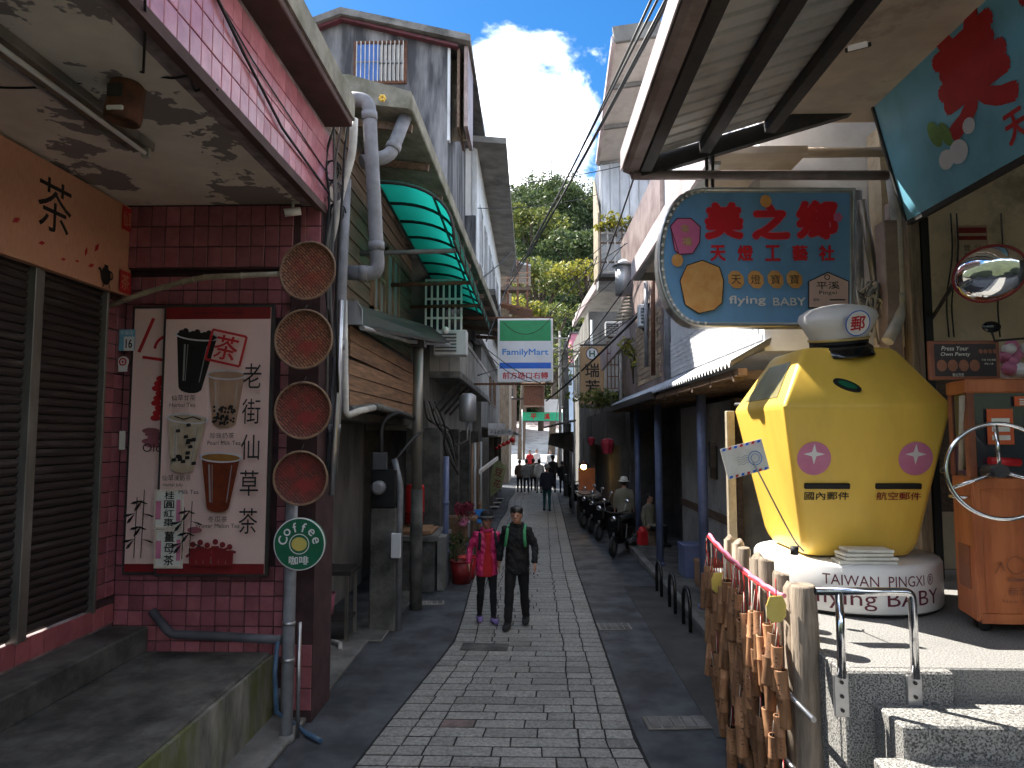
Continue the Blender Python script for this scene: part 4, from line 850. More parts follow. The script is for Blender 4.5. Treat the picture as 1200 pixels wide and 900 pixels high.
for zz in (.6,1.5): b = MB(); b.tube([V((a.x,12.95,zz)),V((a.x,12.95,zz+.06))],.065,M['blue_steel'],12); b.build('collar', t)
# third house, farther
r3 = thing('far_row_house', (-1.9, 29, 0), 'narrow dark shop house at the far end of the row, behind the lanterns', 'house')
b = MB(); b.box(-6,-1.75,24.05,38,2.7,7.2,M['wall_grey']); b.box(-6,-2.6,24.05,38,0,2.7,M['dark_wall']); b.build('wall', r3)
for y0 in (24.1,27.5,31,34.5): b = MB(); b.box(-2.2,-1.5,y0,y0+.35,0,2.72,M['wall_grey']); b.build('pier', r3)
facade_windows(r3, -1.75, ((25,26.5,4.2,5.3),(28,29.5,4.2,5.3),(31.5,33.5,4.2,5.3)))
b = MB(); b.prism([V((-1.78,24.2,3.05)),V((-.55,25.0,2.85)),V((-.55,37,2.75)),V((-1.78,37,3.05))],(0,0,.06),M['dark_iron']); cn = b.build('canopy', r3)
b = MB(); b.box(-1.5,-.9,24.0,24.05,3.02,3.22,M['white_metal']); b.build('canopy_board', r3)
t = thing('shop_light_board', (-1.2,23.9,3.1), 'pale shop board with black characters on the far left canopy', 'sign')
A, B = P(572,510,22.5), P(601,503,22.5)
b = MB(); b.box(A.x,B.x,22.5,22.55,A.z,B.z,M['white_metal']); b.build('panel', t)
p = Print((A.x,22.5,A.z),(1,0,0),(0,0,1),.003); p.text('平溪老街小吃', (B.x-A.x)/2,(B.z-A.z)/2,(B.z-A.z)*.7,M['ink'],w=(B.x-A.x)*.85); p.build('lettering', t)
for i,(px,py,r) in enumerate(((582,525.5,2.2),(586,523,2.4),(590.5,520.5,2.7),(595,518.5,3.0),(600.5,515.5,3.6))):
    Y = 25-i*.7; c = P(px,py,Y); rr = r*Y/800; t = thing('red_lantern', c, ['smallest and farthest','second smallest','middle','second largest','largest'][i]+' round red lantern in the row under the canopy', 'lantern', 'row of red lanterns')
    b = MB(); b.sphere(c,rr,M['red'],14,10,(1,1,.9)); b.build('globe', t)
    b = MB(); b.lathe([(rr*.4,rr*.85),(rr*.4,rr*1.0)],M['yellow_pale'],12,Matrix.Translation(c)); b.build('cap', t)
    b = MB(); b.tube([c+V((0,0,rr)),c+V((0,0,rr+.12))],.006,M['cable']); b.build('cord', t)
A = P(583,560,21); t = thing('cloth_banner', A, 'pale green tilted cloth banner with dark red characters on the left shopfront', 'banner')
pts = [P(579,536,21),P(594,546,20.8),P(588,572,20.9),P(575,582,21.1),P(574,566,21.1)]
b = MB(); M['banner'] = pm('banner',(.36,.40,.22),(.26,.29,.15),rough=.85); b.prism(pts,(0,.03,0),M['banner']); b.build('cloth', t)
p = Print(P(574,582,20.75),(1,0,0.0),(0.0,0,1),.002); s_=21/800
for i,ch in enumerate('豆花'): p.text(ch,(10-i*1.5)*s_,(28-i*13)*s_,9*s_,M['red_dark'],rot=-.3,offset=.01)
p.build('lettering', t)
b = MB(); b.bar(P(562,553,17.5),P(583,537,20.5),.05,.10,M['white']); tag(b.build('awning_rail'), 'slanting white awning rail left of the lantern row', 'rail')
# grey gabled house above
M['trim_red'] = pm('trim_red',(.11,.022,.03),(.06,.02,.024),rough=.7)
gh = thing('grey_gabled_house', (-3.5, 15, 6), 'tall stained grey house with a barred window and red trimmed roof', 'house')
YG = 15.5
w0, w1 = P(350,30,YG), P(525,45,YG); zt0, zt1 = P(378,18,YG).z, P(525,38,YG).z
b = MB(); b.prism([V((w0.x-2.5,YG,6)),V((w1.x,YG,6)),V((w1.x,YG,zt1)),V((P(395,18,YG).x,YG,zt0)),V((w0.x-2.5,YG,zt0-1.0))],(0,9,0),M['stained_wall']); b.build('wall', gh)
rt = [P(378,10,YG-.3),P(399,8,YG-.3),P(551,40,YG-.3)]
b = MB(); b.prism([rt[0]+V((-3,0,-1.2)),rt[1],rt[2],rt[2]-V((0,0,.16)),rt[1]-V((0,0,.16)),rt[0]+V((-3,0,-1.36))],(0,9.6,0),M['concrete']); b.build('roof', gh)
b = MB(); b.prism([rt[0]+V((-3,.1,-1.37)),rt[1]+V((0,.1,-.17)),rt[2]+V((-.3,.1,-.17)),rt[2]+V((-.3,.1,-.235)),rt[1]+V((0,.1,-.235)),rt[0]+V((-3,.1,-1.435))],(0,.15,0),M['trim_red']); b.build('red_trim', gh)
A, B = P(417,97,YG), P(475,51,YG)
b = MB(); b.box(A.x,B.x,YG-.02,YG+.05,A.z,B.z,M['dark_glass']); w = b.build('window', gh)
M['curtain'] = pm('curtain',(.10,.24,.62),(.07,.16,.45),rough=.8,scale=3,stretch=(8,1,.3)); b = MB(); b.box(A.x+.02,A.x+(B.x-A.x)*.48,YG-.035,YG-.022,A.z+.03,B.z-.03,M['curtain']); b.build('curtain', w)
b = MB()
for (xa,xb,za,zb) in ((A.x-.05,A.x+.02,A.z-.05,B.z+.05),(B.x-.02,B.x+.05,A.z-.05,B.z+.05),(A.x,B.x,A.z-.05,A.z+.02),(A.x,B.x,B.z-.02,B.z+.05)): b.box(xa,xb,YG-.05,YG-.005,za,zb,M['rust'])
b.build('frame', w)
for k in range(12): x = A.x+.03+(B.x-A.x-.06)*k/11; b = MB(); b.box(x-.010,x+.010,YG-.10,YG-.07,A.z-.02,B.z+.02,M['pvc_white']); b.build('bar', w)
b = MB(); b.box(A.x,B.x,YG-.072,YG-.06,(A.z+B.z)/2-.012,(A.z+B.z)/2+.012,M['pvc']); b.build('rail', w)
# plank side bay
for k in range(6):
    z0 = P(535,165,16.2).z+k*.36; b = MB(); b.box(w1.x+.02,P(543,60,YG).x,YG+.7,YG+.74+.012*(k%2),z0,z0+.35,M['wood_grey']); b.build('plank', gh)
b = MB(); b.box(w1.x,w1.x+.06,YG-.04,YG+.1,P(530,165,YG).z,zt1,M['white_metal']); b.build('corner_strip', gh)
xo = P(549,60,YG).x; b = MB(); b.box(xo-.09,xo,YG-.1,YG+1.3,P(548,150,YG).z,rt[2].z-.17,M['gutter']); b.box(xo-.26,xo-.2,YG-.05,YG+1.3,P(548,150,YG).z,rt[2].z-.2,M['wood_dark']); b.build('outer_screen', gh)
# white house behind it
w2 = thing('white_house', (-1.8, 20, 6), 'whitewashed upper house with grey eaves behind the gabled house', 'house')
YW = 20.0; a0, a1 = P(527,170,YW), P(559,170,YW)
b = MB(); b.box(a0.x-3,a1.x,YW,36,6.0,P(545,166,YW).z,M['white_metal']); b.build('wall', w2)
zt = P(545,166,YW).z; b = MB(); b.prism([V((a0.x-3,YW-.5,zt+.3)),V((a1.x+.9,YW-.5,zt-.12)),V((a1.x+.9,YW-.5,zt-.30)),V((a0.x-3,YW-.5,zt+.12))],(0,17,0),M['wall_grey']); b.build('roof', w2)
b = MB(); b.box(a0.x+.05,a1.x-.12,YW-.05,YW-.001,P(545,253,YW).z,P(545,176,YW).z,M['white']); pn = b.build('front_panel', w2)
b = MB()
for (xa,xb,za,zb) in ((a0.x+.0,a0.x+.06,0,0),(a1.x-.14,a1.x-.06,0,0)): b.box(xa,xb,YW-.09,YW-.052,P(545,253,YW).z,P(545,172,YW).z,M['white_metal'])
b.build('panel_frame', pn)
facade_windows(w2, a1.x, ((21,22.2,8.2,10),(23.2,24.6,8.2,10),(25.6,27,8.2,10),(28,30,8.2,10),(31,33,8.2,10)), fr=M['white_metal'])
b = MB(); b.box(a1.x,a1.x+.55,YW+.2,36,7.0,7.18,M['concrete']); b.build('ledge', w2)
b = MB(); b.box(a0.x-3,a1.x-.02,YW-.2,YW+.1,5.6,P(545,255,YW).z,M['stained_wall']); b.build('base_wall', w2)
# weathered balcony house beyond
t = thing('balcony_hut', (-1.0,40,9), 'weathered timber balcony with a tin roof above the convenience sign', 'balcony')
YQ = 40; a = P(588,365,YQ); c = P(622,300,YQ)
b = MB(); b.box(a.x-2,P(596,400,YQ).x,YQ+.5,YQ+6,0,c.z-.6,M['wood_grey']); b.build('wall', t)
b = MB(); b.prism([V((a.x-1,YQ-.3,c.z)),V((c.x,YQ-.3,c.z-.7)),V((c.x,YQ+5,c.z-.7)),V((a.x-1,YQ+5,c.z))],(0,0,.12),M['zinc']); b.build('roof', t)
b = MB(); b.box(a.x-1,c.x,YQ-.4,YQ+.5,a.z+1.2,a.z+1.4,M['wood_dark']); b.build('deck', t)
for k in range(4): x = a.x-.2+(c.x-a.x)*k/3; b = MB(); b.box(x-.06,x+.06,YQ-.35,YQ-.25,a.z,c.z-.3,M['rust']); b.build('post', t)
for k in range(3): b = MB(); b.box(a.x-1,c.x,YQ-.36,YQ-.32,a.z+1.6+k*.3,a.z+1.66+k*.3,M['wood_frame']); b.build('rail', t)
b = MB(); b.prism([V((a.x-1,YQ-.6,a.z+.6)),V((c.x+.1,YQ-1.2,a.z-.2)),V((c.x+.1,YQ+2,a.z-.2)),V((a.x-1,YQ+2,a.z+.6))],(0,0,.1),M['rust']); b.build('lower_roof', t)
# convenience sign hung over the street
A, B = P(583,448,17), P(648,373,17)
t = thing('shop_sign', (A.x,17,A.z), 'square green, white and blue convenience store sign hung over the street', 'sign')
b = MB(); b.box(A.x,B.x,17,17.16,A.z,B.z,M['white']); b.build('box', t, bevel=.012)
p = Print((A.x,17,A.z),(1,0,0),(0,0,1),.002); w, h = B.x-A.x, B.z-A.z; u = w/65
p.rect(1.5*u,1.5*u,w-1.5*u,h-1.5*u,M['sign_white']); p.rect(2.5*u,48.5*u,w-2.5*u,h-2.2*u,M['green']); p.rect(2.5*u,16*u,w-2.5*u,23*u,M['blue'])
p.text('FamilyMart',w/2,34.5*u,9.5*u,M['blue_lt'],w=56*u,offset=.025); p.text('前方路口右轉',w/2,8*u,8*u,M['red'],w=55*u,offset=.02); p.build('printed_design', t)
for zz in (A.z-.04,B.z+.03): b = MB(); b.bar(V((-2.05,17.08,zz)),V((B.x,17.08,zz)),.05,.05,M['rust']); b.build('bracket', t)

for k,(a,c,d) in enumerate((((590,378,16.4),(646,372,16.6),.35),((575,418,16),(646,446,16.8),.25),((560,400,15),(640,452,16.7),.1))): cable('overhead_wire', sag(P(*a),P(*c),d,14), .009, M['cable'], ['wire looping across the green band of the convenience sign','wire slanting over the lower left of the convenience sign','wire running to the lower corner of the convenience sign'][k], 'wire')
# ================================================================== RIGHT: raised landing and steps
ZP = 1.4
b = MB(); b.box(1.92, 9, 4.3, 7.4, -.02, ZP, M['granite_floor']); b.box(2.60, 9, -6, 4.3, -.02, .2, M['granite_floor']); struct(b, 'landing', bevel=.01)
b = MB(); b.box(1.86, 2.50, 4.22, 4.299, .3, ZP+.002, M['granite']); b.box(1.86, 1.918, 4.3, 5.2, .3, ZP+.002, M['granite']); struct(b, 'landing_edge', bevel=.012)
for k in range(6):
    z = ZP-.175*(k+1)+.0; y1 = 4.219-.30*k if k else 4.219; xl = (2.02, 1.86, 2.0, 2.1, 2.1, 2.1)[k]
    b = MB(); b.box(xl, 9, y1-.31-.02, y1, -.02, z, M['granite']); struct(b, 'step', bevel=.012)
# the ramped sunny side next to the block
# handrail
t = thing('step_handrail', P(1015,770,4.2), 'low chrome handrail bolted to the granite block at the steps', 'handrail')
a, c = V((P(986,770,4.18).x,4.18,0)), V((P(1072,770,4.18).x,4.18,0)); zt = P(1000,693,4.18).z; b = MB()
b.tube(bend([V((a.x-.14,4.18,zt)),V((c.x,4.18,zt)),V((c.x,4.18,1.38))],.05,6),.024,M['chrome'],14); b.build('rail', t)
b = MB(); b.tube([V((a.x,4.18,zt)),V((a.x,4.18,1.38))],.024,M['chrome'],14); b.build('post', t)
for x in (a.x,c.x):
    b = MB(); b.box(x-.042,x+.042,4.19,4.215,1.15,1.39,M['steel']); pl_ = b.build('plate', t, bevel=.003)
    for zz in (1.19,1.27,1.35): b = MB(); b.tube([V((x,4.192,zz)),V((x,4.180,zz))],.011,M['dark_iron'],8); b.build('bolt', pl_)
# ================================================================== mailbox
BX, BY = 2.72, 6.12
t = thing('mailbox_base', (BX,BY,ZP), 'round white drum base lettered under the yellow mailbox', 'plinth')
b = MB(); b.lathe([(.70,.0),(.72,.02),(.72,.03)],M['black'],48,Matrix.Translation((BX,BY,ZP))); b.lathe([(.725,.03),(.735,.045),(.735,.37),(.72,.395),(.69,.40)],M['white'],64,Matrix.Translation((BX,BY,ZP))); b.build('drum', t)
def wraptext(body, cx_ang, z, h, w, mat, r, parent, offset=0.0, name='lettering'):
    vs, fs = glyphs(body, offset); xs=[p[0] for p in vs]; ys=[p[1] for p in vs]; mx_,my_=(min(xs)+max(xs))/2,(min(ys)+max(ys))/2; kx=w/(max(xs)-min(xs)); ky=h/(max(ys)-min(ys)); b=MB()
    b.add([V((BX+r*math.sin(cx_ang+(x-mx_)*kx/r), BY-r*math.cos(cx_ang+(x-mx_)*kx/r), z+(y-my_)*ky)) for x,y in vs], fs, mat); return b.build(name, parent, recalc=False)
M['maroon'] = pm('maroon',(.13,.02,.04),rough=.5)
wraptext('TAIWAN  PINGXI ®', -.02, ZP+.285, .085, .90, M['maroon'], .7375, t)
wraptext('flying BABY', -.02, ZP+.135, .15, 1.02, M['maroon'], .7375, t, .03)
t = thing('lantern_mailbox', (BX,BY,ZP+.4), 'large yellow sky lantern shaped mailbox with two posting slots', 'mailbox')
cx, cy = 2.675, 6.15
def ringsq(hw, z, r, n=5):
    out = []
    for sx, sy, a0 in ((1,-1,-math.pi/2),(1,1,0),(-1,1,math.pi/2),(-1,-1,math.pi)):
        for i in range(n+1): a = a0+math.pi/2*i/n; out.append(V((cx+sx*(hw-r)+r*math.cos(a), cy+sy*(hw-r)+r*math.sin(a), z)))
    return out
b = MB(); zb = ZP+.405
prof = [(.36,zb,.10),(.425,zb+.02,.10),(.455,zb+.07,.09),(.475,zb+.14,.07),(.655,3.00,.035),(.66,3.03,.03),(.652,3.06,.03),(.40,3.50,.05),(.37,3.53,.06),(.30,3.545,.06)]
rs = [ringsq(*p_) for p_ in prof]; k = len(rs[0]); vs = [p_ for r in rs for p_ in r]
b.add(vs,[(i*k+j,i*k+(j+1)%k,(i+1)*k+(j+1)%k,(i+1)*k+j) for i in range(len(rs)-1) for j in range(k)]+[tuple(range(k))[::-1],tuple((len(rs)-1)*k+j for j in range(k))],M['yellow'],True)
body = b.build('body', t)
me = body.data; me.polygons.foreach_set('use_smooth',[True]*len(me.polygons))
try: me.set_sharp_from_angle(angle=rad(28))
except Exception: pass
# the front face: its plane leans slightly, print follows it
nb = V((0,-1,0)); f0 = V((cx,cy-.475,zb+.14)); f1 = V((cx,cy-.655,3.00)); vv = (f1-f0).normalized()
p = Print(f0, (1,0,0), vv, .004); Lf = (f1-f0).length
def star(x, y, r):
    pts = []
    for i in range(8): a = i*math.pi/4; q_ = r if i%2==0 else r*.30; pts.append((x+q_*math.cos(a), y+q_*math.sin(a)))
    p.poly(pts, M['white'])
for x in (-.41,.39):
    p.disc(x,.68,.135,M['blossom'],n=40); star(x,.715,.085); p.build('round_badge', t); p.b = MB()
p.text('國內郵件',-.30,.375,.066,M['ink'],w=.36,offset=.012); p.build('lettering', t); p.b = MB(); p.text('航空郵件',.27,.375,.066,M['red_dark'],w=.36,offset=.012); p.build('lettering', t)
for x in (-.30,.265):
    b = MB(); c_ = f0+vv*.455+V((x,-.006,0)); b.obox(c_,(.36,.03,.045),M['black'],rx=math.atan2(.18,1.0)); sl_ = b.build('posting_slot', t, bevel=.006)
# leaf emblem on upper face
g0 = V((cx,cy-.652,3.06)); g1 = V((cx,cy-.40,3.50)); gv = (g1-g0).normalized(); c_ = g0+gv*.16+V((-.12,0,0)); gn = V((1,0,0)).cross(gv)
b = MB(); pts = [c_+V((1,0,0))*(.10*math.cos(a)-.02*math.sin(a))+gv*(.058*math.sin(a)-.05*math.cos(a)*.6) for a in [2*math.pi*i/24 for i in range(24)]]; b.prism([p_ - gn*.002 for p_ in pts], gn*.016, M['ink']); lf = b.build('leaf_emblem', t)
b = MB(); pts = [c_+gn*.0155+V((1,0,0))*(.07*math.cos(a)-.012*math.sin(a))+gv*(.034*math.sin(a)-.035*math.cos(a)*.6) for a in [2*math.pi*i/24 for i in range(24)]]; b.prism(pts, gn*.003, M['green_dark']); b.build('leaf_vein', lf)
# pale window on the left slope
s0 = V((cx-.652,cy,3.06)); s1 = V((cx-.40,cy,3.50)); sv = (s1-s0).normalized(); sn = V((-sv.z,0,sv.x)); M['olive'] = pm('olive',(.25,.22,.10),rough=.25)
q4 = [s0+sv*.06+V((0,-.42,0)),s0+sv*.42+V((0,-.26,0)),s0+sv*.42+V((0,.26,0)),s0+sv*.06+V((0,.42,0))]; b = MB(); b.prism(q4, sn*.006, M['olive']); b.build('slope_panel', t)
# postman cap
c_ = V((2.69,6.0,3.55)); t = thing('postman_cap', c_, 'white peaked postman cap sitting on the yellow mailbox', 'cap')
MM = Matrix.Translation(c_+V((0,0,.0)))@Matrix.Rotation(rad(-5),4,'Y')@Matrix.Rotation(rad(9),4,'X')@Matrix.Rotation(rad(-8),4,'Z')@Matrix.Scale(.93,4)
b = MB(); b.lathe([(.235,.0),(.245,.10),(.30,.20),(.345,.285),(.33,.335),(.25,.385),(.13,.41),(.02,.42)],M['white'],40,MM); b.build('crown', t)
b = MB(); b.lathe([(.25,.0),(.255,.075),(.25,.085)],M['ink'],40,MM,caps=False); b.build('band', t)
M['gold'] = pm('gold',(.62,.46,.18),rough=.35,metal=.3)
b = MB(); b.lathe([(.262,.082),(.27,.095),(.262,.108)],M['gold'],40,MM,caps=False); b.build('braid', t)
b = MB(); vs=[]; n=18
for i in range(n+1):
    a = math.pi+math.pi*(i/n); ca, sa = math.cos(a), math.sin(a); w_ = math.sin(math.pi*i/n)
    for rr_, zz in ((.245,.06),(.245+.10*w_,.02),(.245+.15*w_,-.05),(.245+.15*w_,-.062),(.24,.035)): vs.append(MM@V((rr_*ca*.98, rr_*sa, zz)))
b.add(vs,[(i*5+j,i*5+(j+1)%5,(i+1)*5+(j+1)%5,(i+1)*5+j) for i in range(n) for j in range(5)],M['rubber'],True); M['gloss_black']=pm('gloss_black',(.008,.008,.009),rough=.12,spec=.6); b.mats[0]=M['gloss_black']; b.build('peak', t)
bc = MM@V((.055,-.34,.235)); p = Print(bc+V((0,-.03,0)),(.98,.12,.08),(-.04,-.34,.94),.0); p.k=0
p.disc(0,0,.108,M['blue'],n=36); p.disc(0,0,.099,M['white'],n=36); p.text('郵',0,0,.125,M['red'],w=.125,offset=.025); p.build('badge', t)
# stack of white tablets, letter on a wire
for k in range(4):
    c_ = P(992,652-k*6,5.52); b = MB(); b.obox(V((2.62+.02*(k%2),5.54,ZP+.412+k*.03)),(.44-.03*k,.18,.024),M['paper_white'],rz=.05*(k%3-1)); tag(b.build('white_tablet',bevel=.004),['lowest','second','third','topmost'][k]+' white tablet of the pile at the foot of the mailbox','tablet')
A = P(873,538,5.35); t = thing('letter', A, 'airmail letter with red and blue edge held on a wire beside the mailbox', 'letter')
u = V((.97,.10,.24)).normalized(); v_ = V((-.24,0,.97)).normalized(); p = Print(A-u*.17-v_*.12, u, v_, .004); p.lift=.004
b = MB(); o_ = A-u*.17-v_*.12; b.prism([o_,o_+u*.34,o_+u*.34+v_*.24,o_+v_*.24], u.cross(v_)*(-.006), M['paper_white']); b.build('sheet', t)
for k in range(7):
    for (yy) in (.0,.215): p.poly([(.01+k*.047,yy+.004),(.034+k*.047,yy+.004),(.042+k*.047,yy+.022),(.018+k*.047,yy+.022)], M['red'] if k%2 else M['blue'])
p.ring(.245,.11,.05,.056,M['blue_lt']); p.ring(.245,.11,.03,.034,M['blue_lt'])
for k in range(4): p.line([(.10+i*.015,.09+k*.018+.006*math.sin(i*1.6)) for i in range(7)],.003,M['pvc'])
p.build('printed_design', t)
b = MB(); b.tube(bend([A+V((.06,-.01,-.02)),P(905,585,5.35),P(931,635,5.35),P(942,646,5.38)],.2),.006,M['steel'],6); b.tube([P(931,650,5.36),P(931,640,5.36)],.03,M['dark_iron'],10); b.build('wire', t)
# ================================================================== penny press machine
MX, MY = 3.62, 5.05
t = thing('penny_press', (3.7,5.2,ZP), 'orange wooden coin press cabinet on castors with a big steering wheel', 'machine')
def fp(px, py): return P(px,py,5.0)
c0, c1_, c2_ = V((3.19,5.30,0)), V((3.11,4.95,0)), V((4.35,4.87,0)); c3 = V((4.35,5.62,0)); c4 = V((3.45,5.62,0))
def fy(x): return 4.95-.0645*(x-3.11)
def pr5(z0,z1,mat,ins=0.0):
    ce = (c0+c1_+c2_+c3+c4)/5; return [[V((p_.x+(ce.x-p_.x)*ins,p_.y+(ce.y-p_.y)*ins,z)) for p_ in (c0,c1_,c2_,c3,c4)] for z in (z0,z1)]
b = MB(); lo,hi = pr5(ZP+.10,2.50,0); b.prism(lo,(0,0,hi[0].z-lo[0].z),M['orange_wood']); b.build('cabinet', t, bevel=.012)
b = MB(); lo,hi = pr5(2.505,3.10,0,.03); b.prism(lo,(0,0,.595),M['dark_glass']); b.build('window', t)
for p_ in (c0+V((0,-.04,0)),c1_,V((3.62,fy(3.62),0))): b = MB(); b.box(p_.x-.004,p_.x+.045,p_.y-.004,p_.y+.045,2.5,3.1,M['walnut']); b.build('corner_post', t)
b = MB(); lo,hi = pr5(3.10,3.20,0,-.03); b.prism(lo,(0,0,.10),M['orange_wood']); b.build('top_board', t, bevel=.01)
for (x,y,lab) in ((3.26,5.12,0),(3.95,5.1,0),(3.5,5.5,0)):
    b = MB(); b.tube([V((x-.02,y,ZP+.05)),V((x+.02,y,ZP+.05))],.05,M['rubber'],14); w = b.build('castor', t); b = MB(); b.box(x-.03,x+.03,y-.02,y+.03,ZP+.06,ZP+.105,M['steel']); b.build('fork', w)
wc = P(1172,552,4.66); b = MB(); RW = .315
wn_ = V((-.25,-.97,.05)).normalized(); wu = V((.97,-.25,0)).normalized(); wv_ = wn_.cross(wu)*-1
b.tube([wc+wu*RW*math.cos(a)+wv_*RW*math.sin(a) for a in [2*math.pi*i/48 for i in range(49)]],.015,M['chrome'],10,caps=False); wh_ = b.build('wheel', t)
for a in (1.55+math.pi, .30, 2.75):
    b = MB(); b.tube([wc,wc+wu*RW*math.cos(a)+wv_*RW*math.sin(a)],.013,M['chrome'],8); b.build('spoke', wh_)
b = MB(); b.tube([wc+wn_*.03,wc-wn_*.24],.045,M['dark_iron'],12); b.build('hub', wh_)
b = MB(); b.tube([wc+wu*RW*-.999+wn_*.0,wc+wu*RW*-.999-wn_*.08],.02,M['black'],8); b.build('knob', wh_)
for (x,z,w,h,m_,nm) in ((3.23,2.86,.18,.25,'cloth_orange','price_card'),(3.50,2.84,.13,.22,'blue','blue_card'),(3.42,3.04,.20,.07,'cloth_orange','header_card')):
    M.setdefault('cloth_orange', pm('cloth_orange',(.62,.12,.03),(.55,.10,.03),rough=.5)); b = MB(); b.box(x,x+w,fy(x)-.014,fy(x)-.006,z-h/2,z+h/2,M[m_]); cd_ = b.build(nm, t)
    p = Print((x,fy(x)-.014,z-h/2),(1,0,0),(0,0,1),.0015)
    for k in range(3): p.rect(w*.15,h*(.12+.24*k),w*.85,h*(.12+.24*k)+h*.14,M['paper_white'])
    if m_=='blue': p.b=MB(); p.ring(w/2,h*.42,.045,.055,M['paper_white'],a0=math.pi,a1=2*math.pi); p.rect(w*.2,h*.7,w*.8,h*.9,M['paper_white'])
    p.build('printed_design', cd_)
b = MB(); b.tube([V((3.22,fy(3.2)-.03,2.62)),V((3.42,fy(3.4)-.03,2.61))],.03,M['red'],10); b.build('red_roller', t)
b = MB(); b.tube([V((3.14,5.10,2.55)),V((3.09,4.97,3.08))],.02,M['bamboo_pole'],8); b.build('stick', t)
b = MB(); b.tube(arc(V((3.10,5.06,2.36)),V((.25,-.6,0)).normalized(),V((-.5,-.3,0)).normalized(),.07,0,math.pi,8),.012,M['chrome'],8); b.build('side_handle', t)
b = MB(); b.obox(V((3.146,5.125,1.86)),(.012,.20,.30),M['walnut'],rz=-math.atan2(.08,.35)); b.build('hatch', t)
for (x_,w_) in ((3.115,.05),(3.55,.05)): b = MB(); b.obox(V((x_+w_/2,fy(x_)-.006,2.0)),(w_,.014,.96),M['orange_wood'],rz=-.064); b.build('stile', t, bevel=.003)
for z_ in (1.53,2.46): b = MB(); b.obox(V((3.70,fy(3.70)-.009,z_)),(1.14,.014,.07),M['orange_wood'],rz=-.064); b.build('cross_rail', t, bevel=.003)
p = Print(V((3.09,fy(3.09),1.60)),(1,-.0645,0),(0,0,1),.016); p.text('新北中國',.36,.12,.06,M['walnut'],w=.28,offset=.01); p.text('New Taipei City',.36,.05,.03,M['walnut'],w=.36)
p.line([(.22,.2),(.5,.2)],.02,M['walnut']); p.ring(.28,.30,.055,.062,M['walnut']); p.ring(.43,.30,.055,.062,M['walnut']); p.line([(.14,.24),(.18,.32),(.2,.26)],.008,M['walnut']); p.line([(.52,.26),(.56,.32),(.6,.25)],.008,M['walnut'])
p.build('printed_design', t)
A, B = P(1091,445,5.05), P(1171,399,5.05); t = thing('press_board', (A.x,5.05,A.z), 'dark brown board with wooden frame lettered Press Your Own Penny', 'sign')
b = MB(); b.box(A.x,B.x,5.05,5.09,A.z,B.z,M['walnut']); b.build('frame', t, bevel=.006)
p = Print((A.x,5.05,A.z),(1,0,0),(0,0,1),.002); w,h=B.x-A.x,B.z-A.z; M['choc']=pm('choc',(.035,.02,.018),rough=.4); M['copper']=pm('copper',(.30,.12,.07),(.2,.08,.045),rough=.4,metal=.5)
p.rect(.03,.025,w-.03,h-.025,M['choc']); p.text('Press Your',w*.36,h*.80,h*.11,M['paper_white'],w=w*.38,shear=.2); p.text('Own Penny',w*.36,h*.64,h*.12,M['paper_white'],w=w*.42,shear=.2)
for k in range(4): p.disc(w*(.16+.155*k),h*.36,w*.072,M['copper'],h*.15)
for k in range(4): p.disc(w*(.72+.065*k),h*.72,w*.028,M['copper'],h*.06,rot=.3)
p.text('新北市街',w*.38,h*.12,h*.09,M['paper_white'],w=w*.16); p.text('平溪 天燈 菁桐',w*.82,h*.5,h*.05,M['paper_white']); p.text('老街 火車',w*.82,h*.4,h*.05,M['paper_white']); p.build('printed_design', t)
b = MB()
for k in range(14): b.sphere(P(1180+RND.uniform(-6,22),408+RND.uniform(-10,32),5.2+RND.uniform(0,.1)),RND.uniform(.03,.06),M['blossom'] if k%2 else M['white'],8,6)
tag(b.build('trinket_bunch'), 'bunch of pink and white trinkets beside the penny board', 'trinkets')
# convex mirror and small mirror
c_ = P(1160,321,5.0); t = thing('convex_mirror', c_, 'oval convex traffic mirror with a thin red rim on the shop wall', 'mirror')
M['mirror'] = pm('mirror',(.85,.86,.87),(.8,.8,.8),rough=.02,metal=1); MM = Matrix.Translation(c_)@Matrix.Rotation(rad(-30),4,'Z')@Matrix.Rotation(rad(-18),4,'Y')@Matrix.Rotation(rad(90+14),4,'X')@Matrix.Diagonal((.225,.195,.24,1))
b = MB(); b.lathe([(.999*math.cos(a),.34*math.sin(a)-.05) for a in [0,.2,.4,.6,.8,1.0,1.2,1.4,1.56]],M['mirror'],40,MM,caps=False); b.build('glass', t)
b = MB(); b.tube([MM@V((math.cos(a)*1.02,math.sin(a)*1.02,-.05)) for a in [2*math.pi*i/40 for i in range(41)]],.010,M['red_dark'],8,caps=False); b.build('rim', t)
b = MB(); b.tube([c_+V((.02,.05,0)),c_+V((.1,.6,.05)),V((4.3,7.4,c_.z+.05))],.018,M['dark_iron']); b.build('arm', t)
c_ = P(1162,383,5.0); t = thing('small_mirror', c_, 'little black oval mirror above the penny board', 'mirror')
b = MB(); b.sphere(c_,.07,M['gloss_black'],14,8,(1,.25,.6)); b.build('head', t); b = MB(); b.tube([c_-V((0,0,.04)),c_+V((.03,.02,-.10)),c_+V((.5,.05,-.06))],.008,M['dark_iron']); b.build('stem', t)
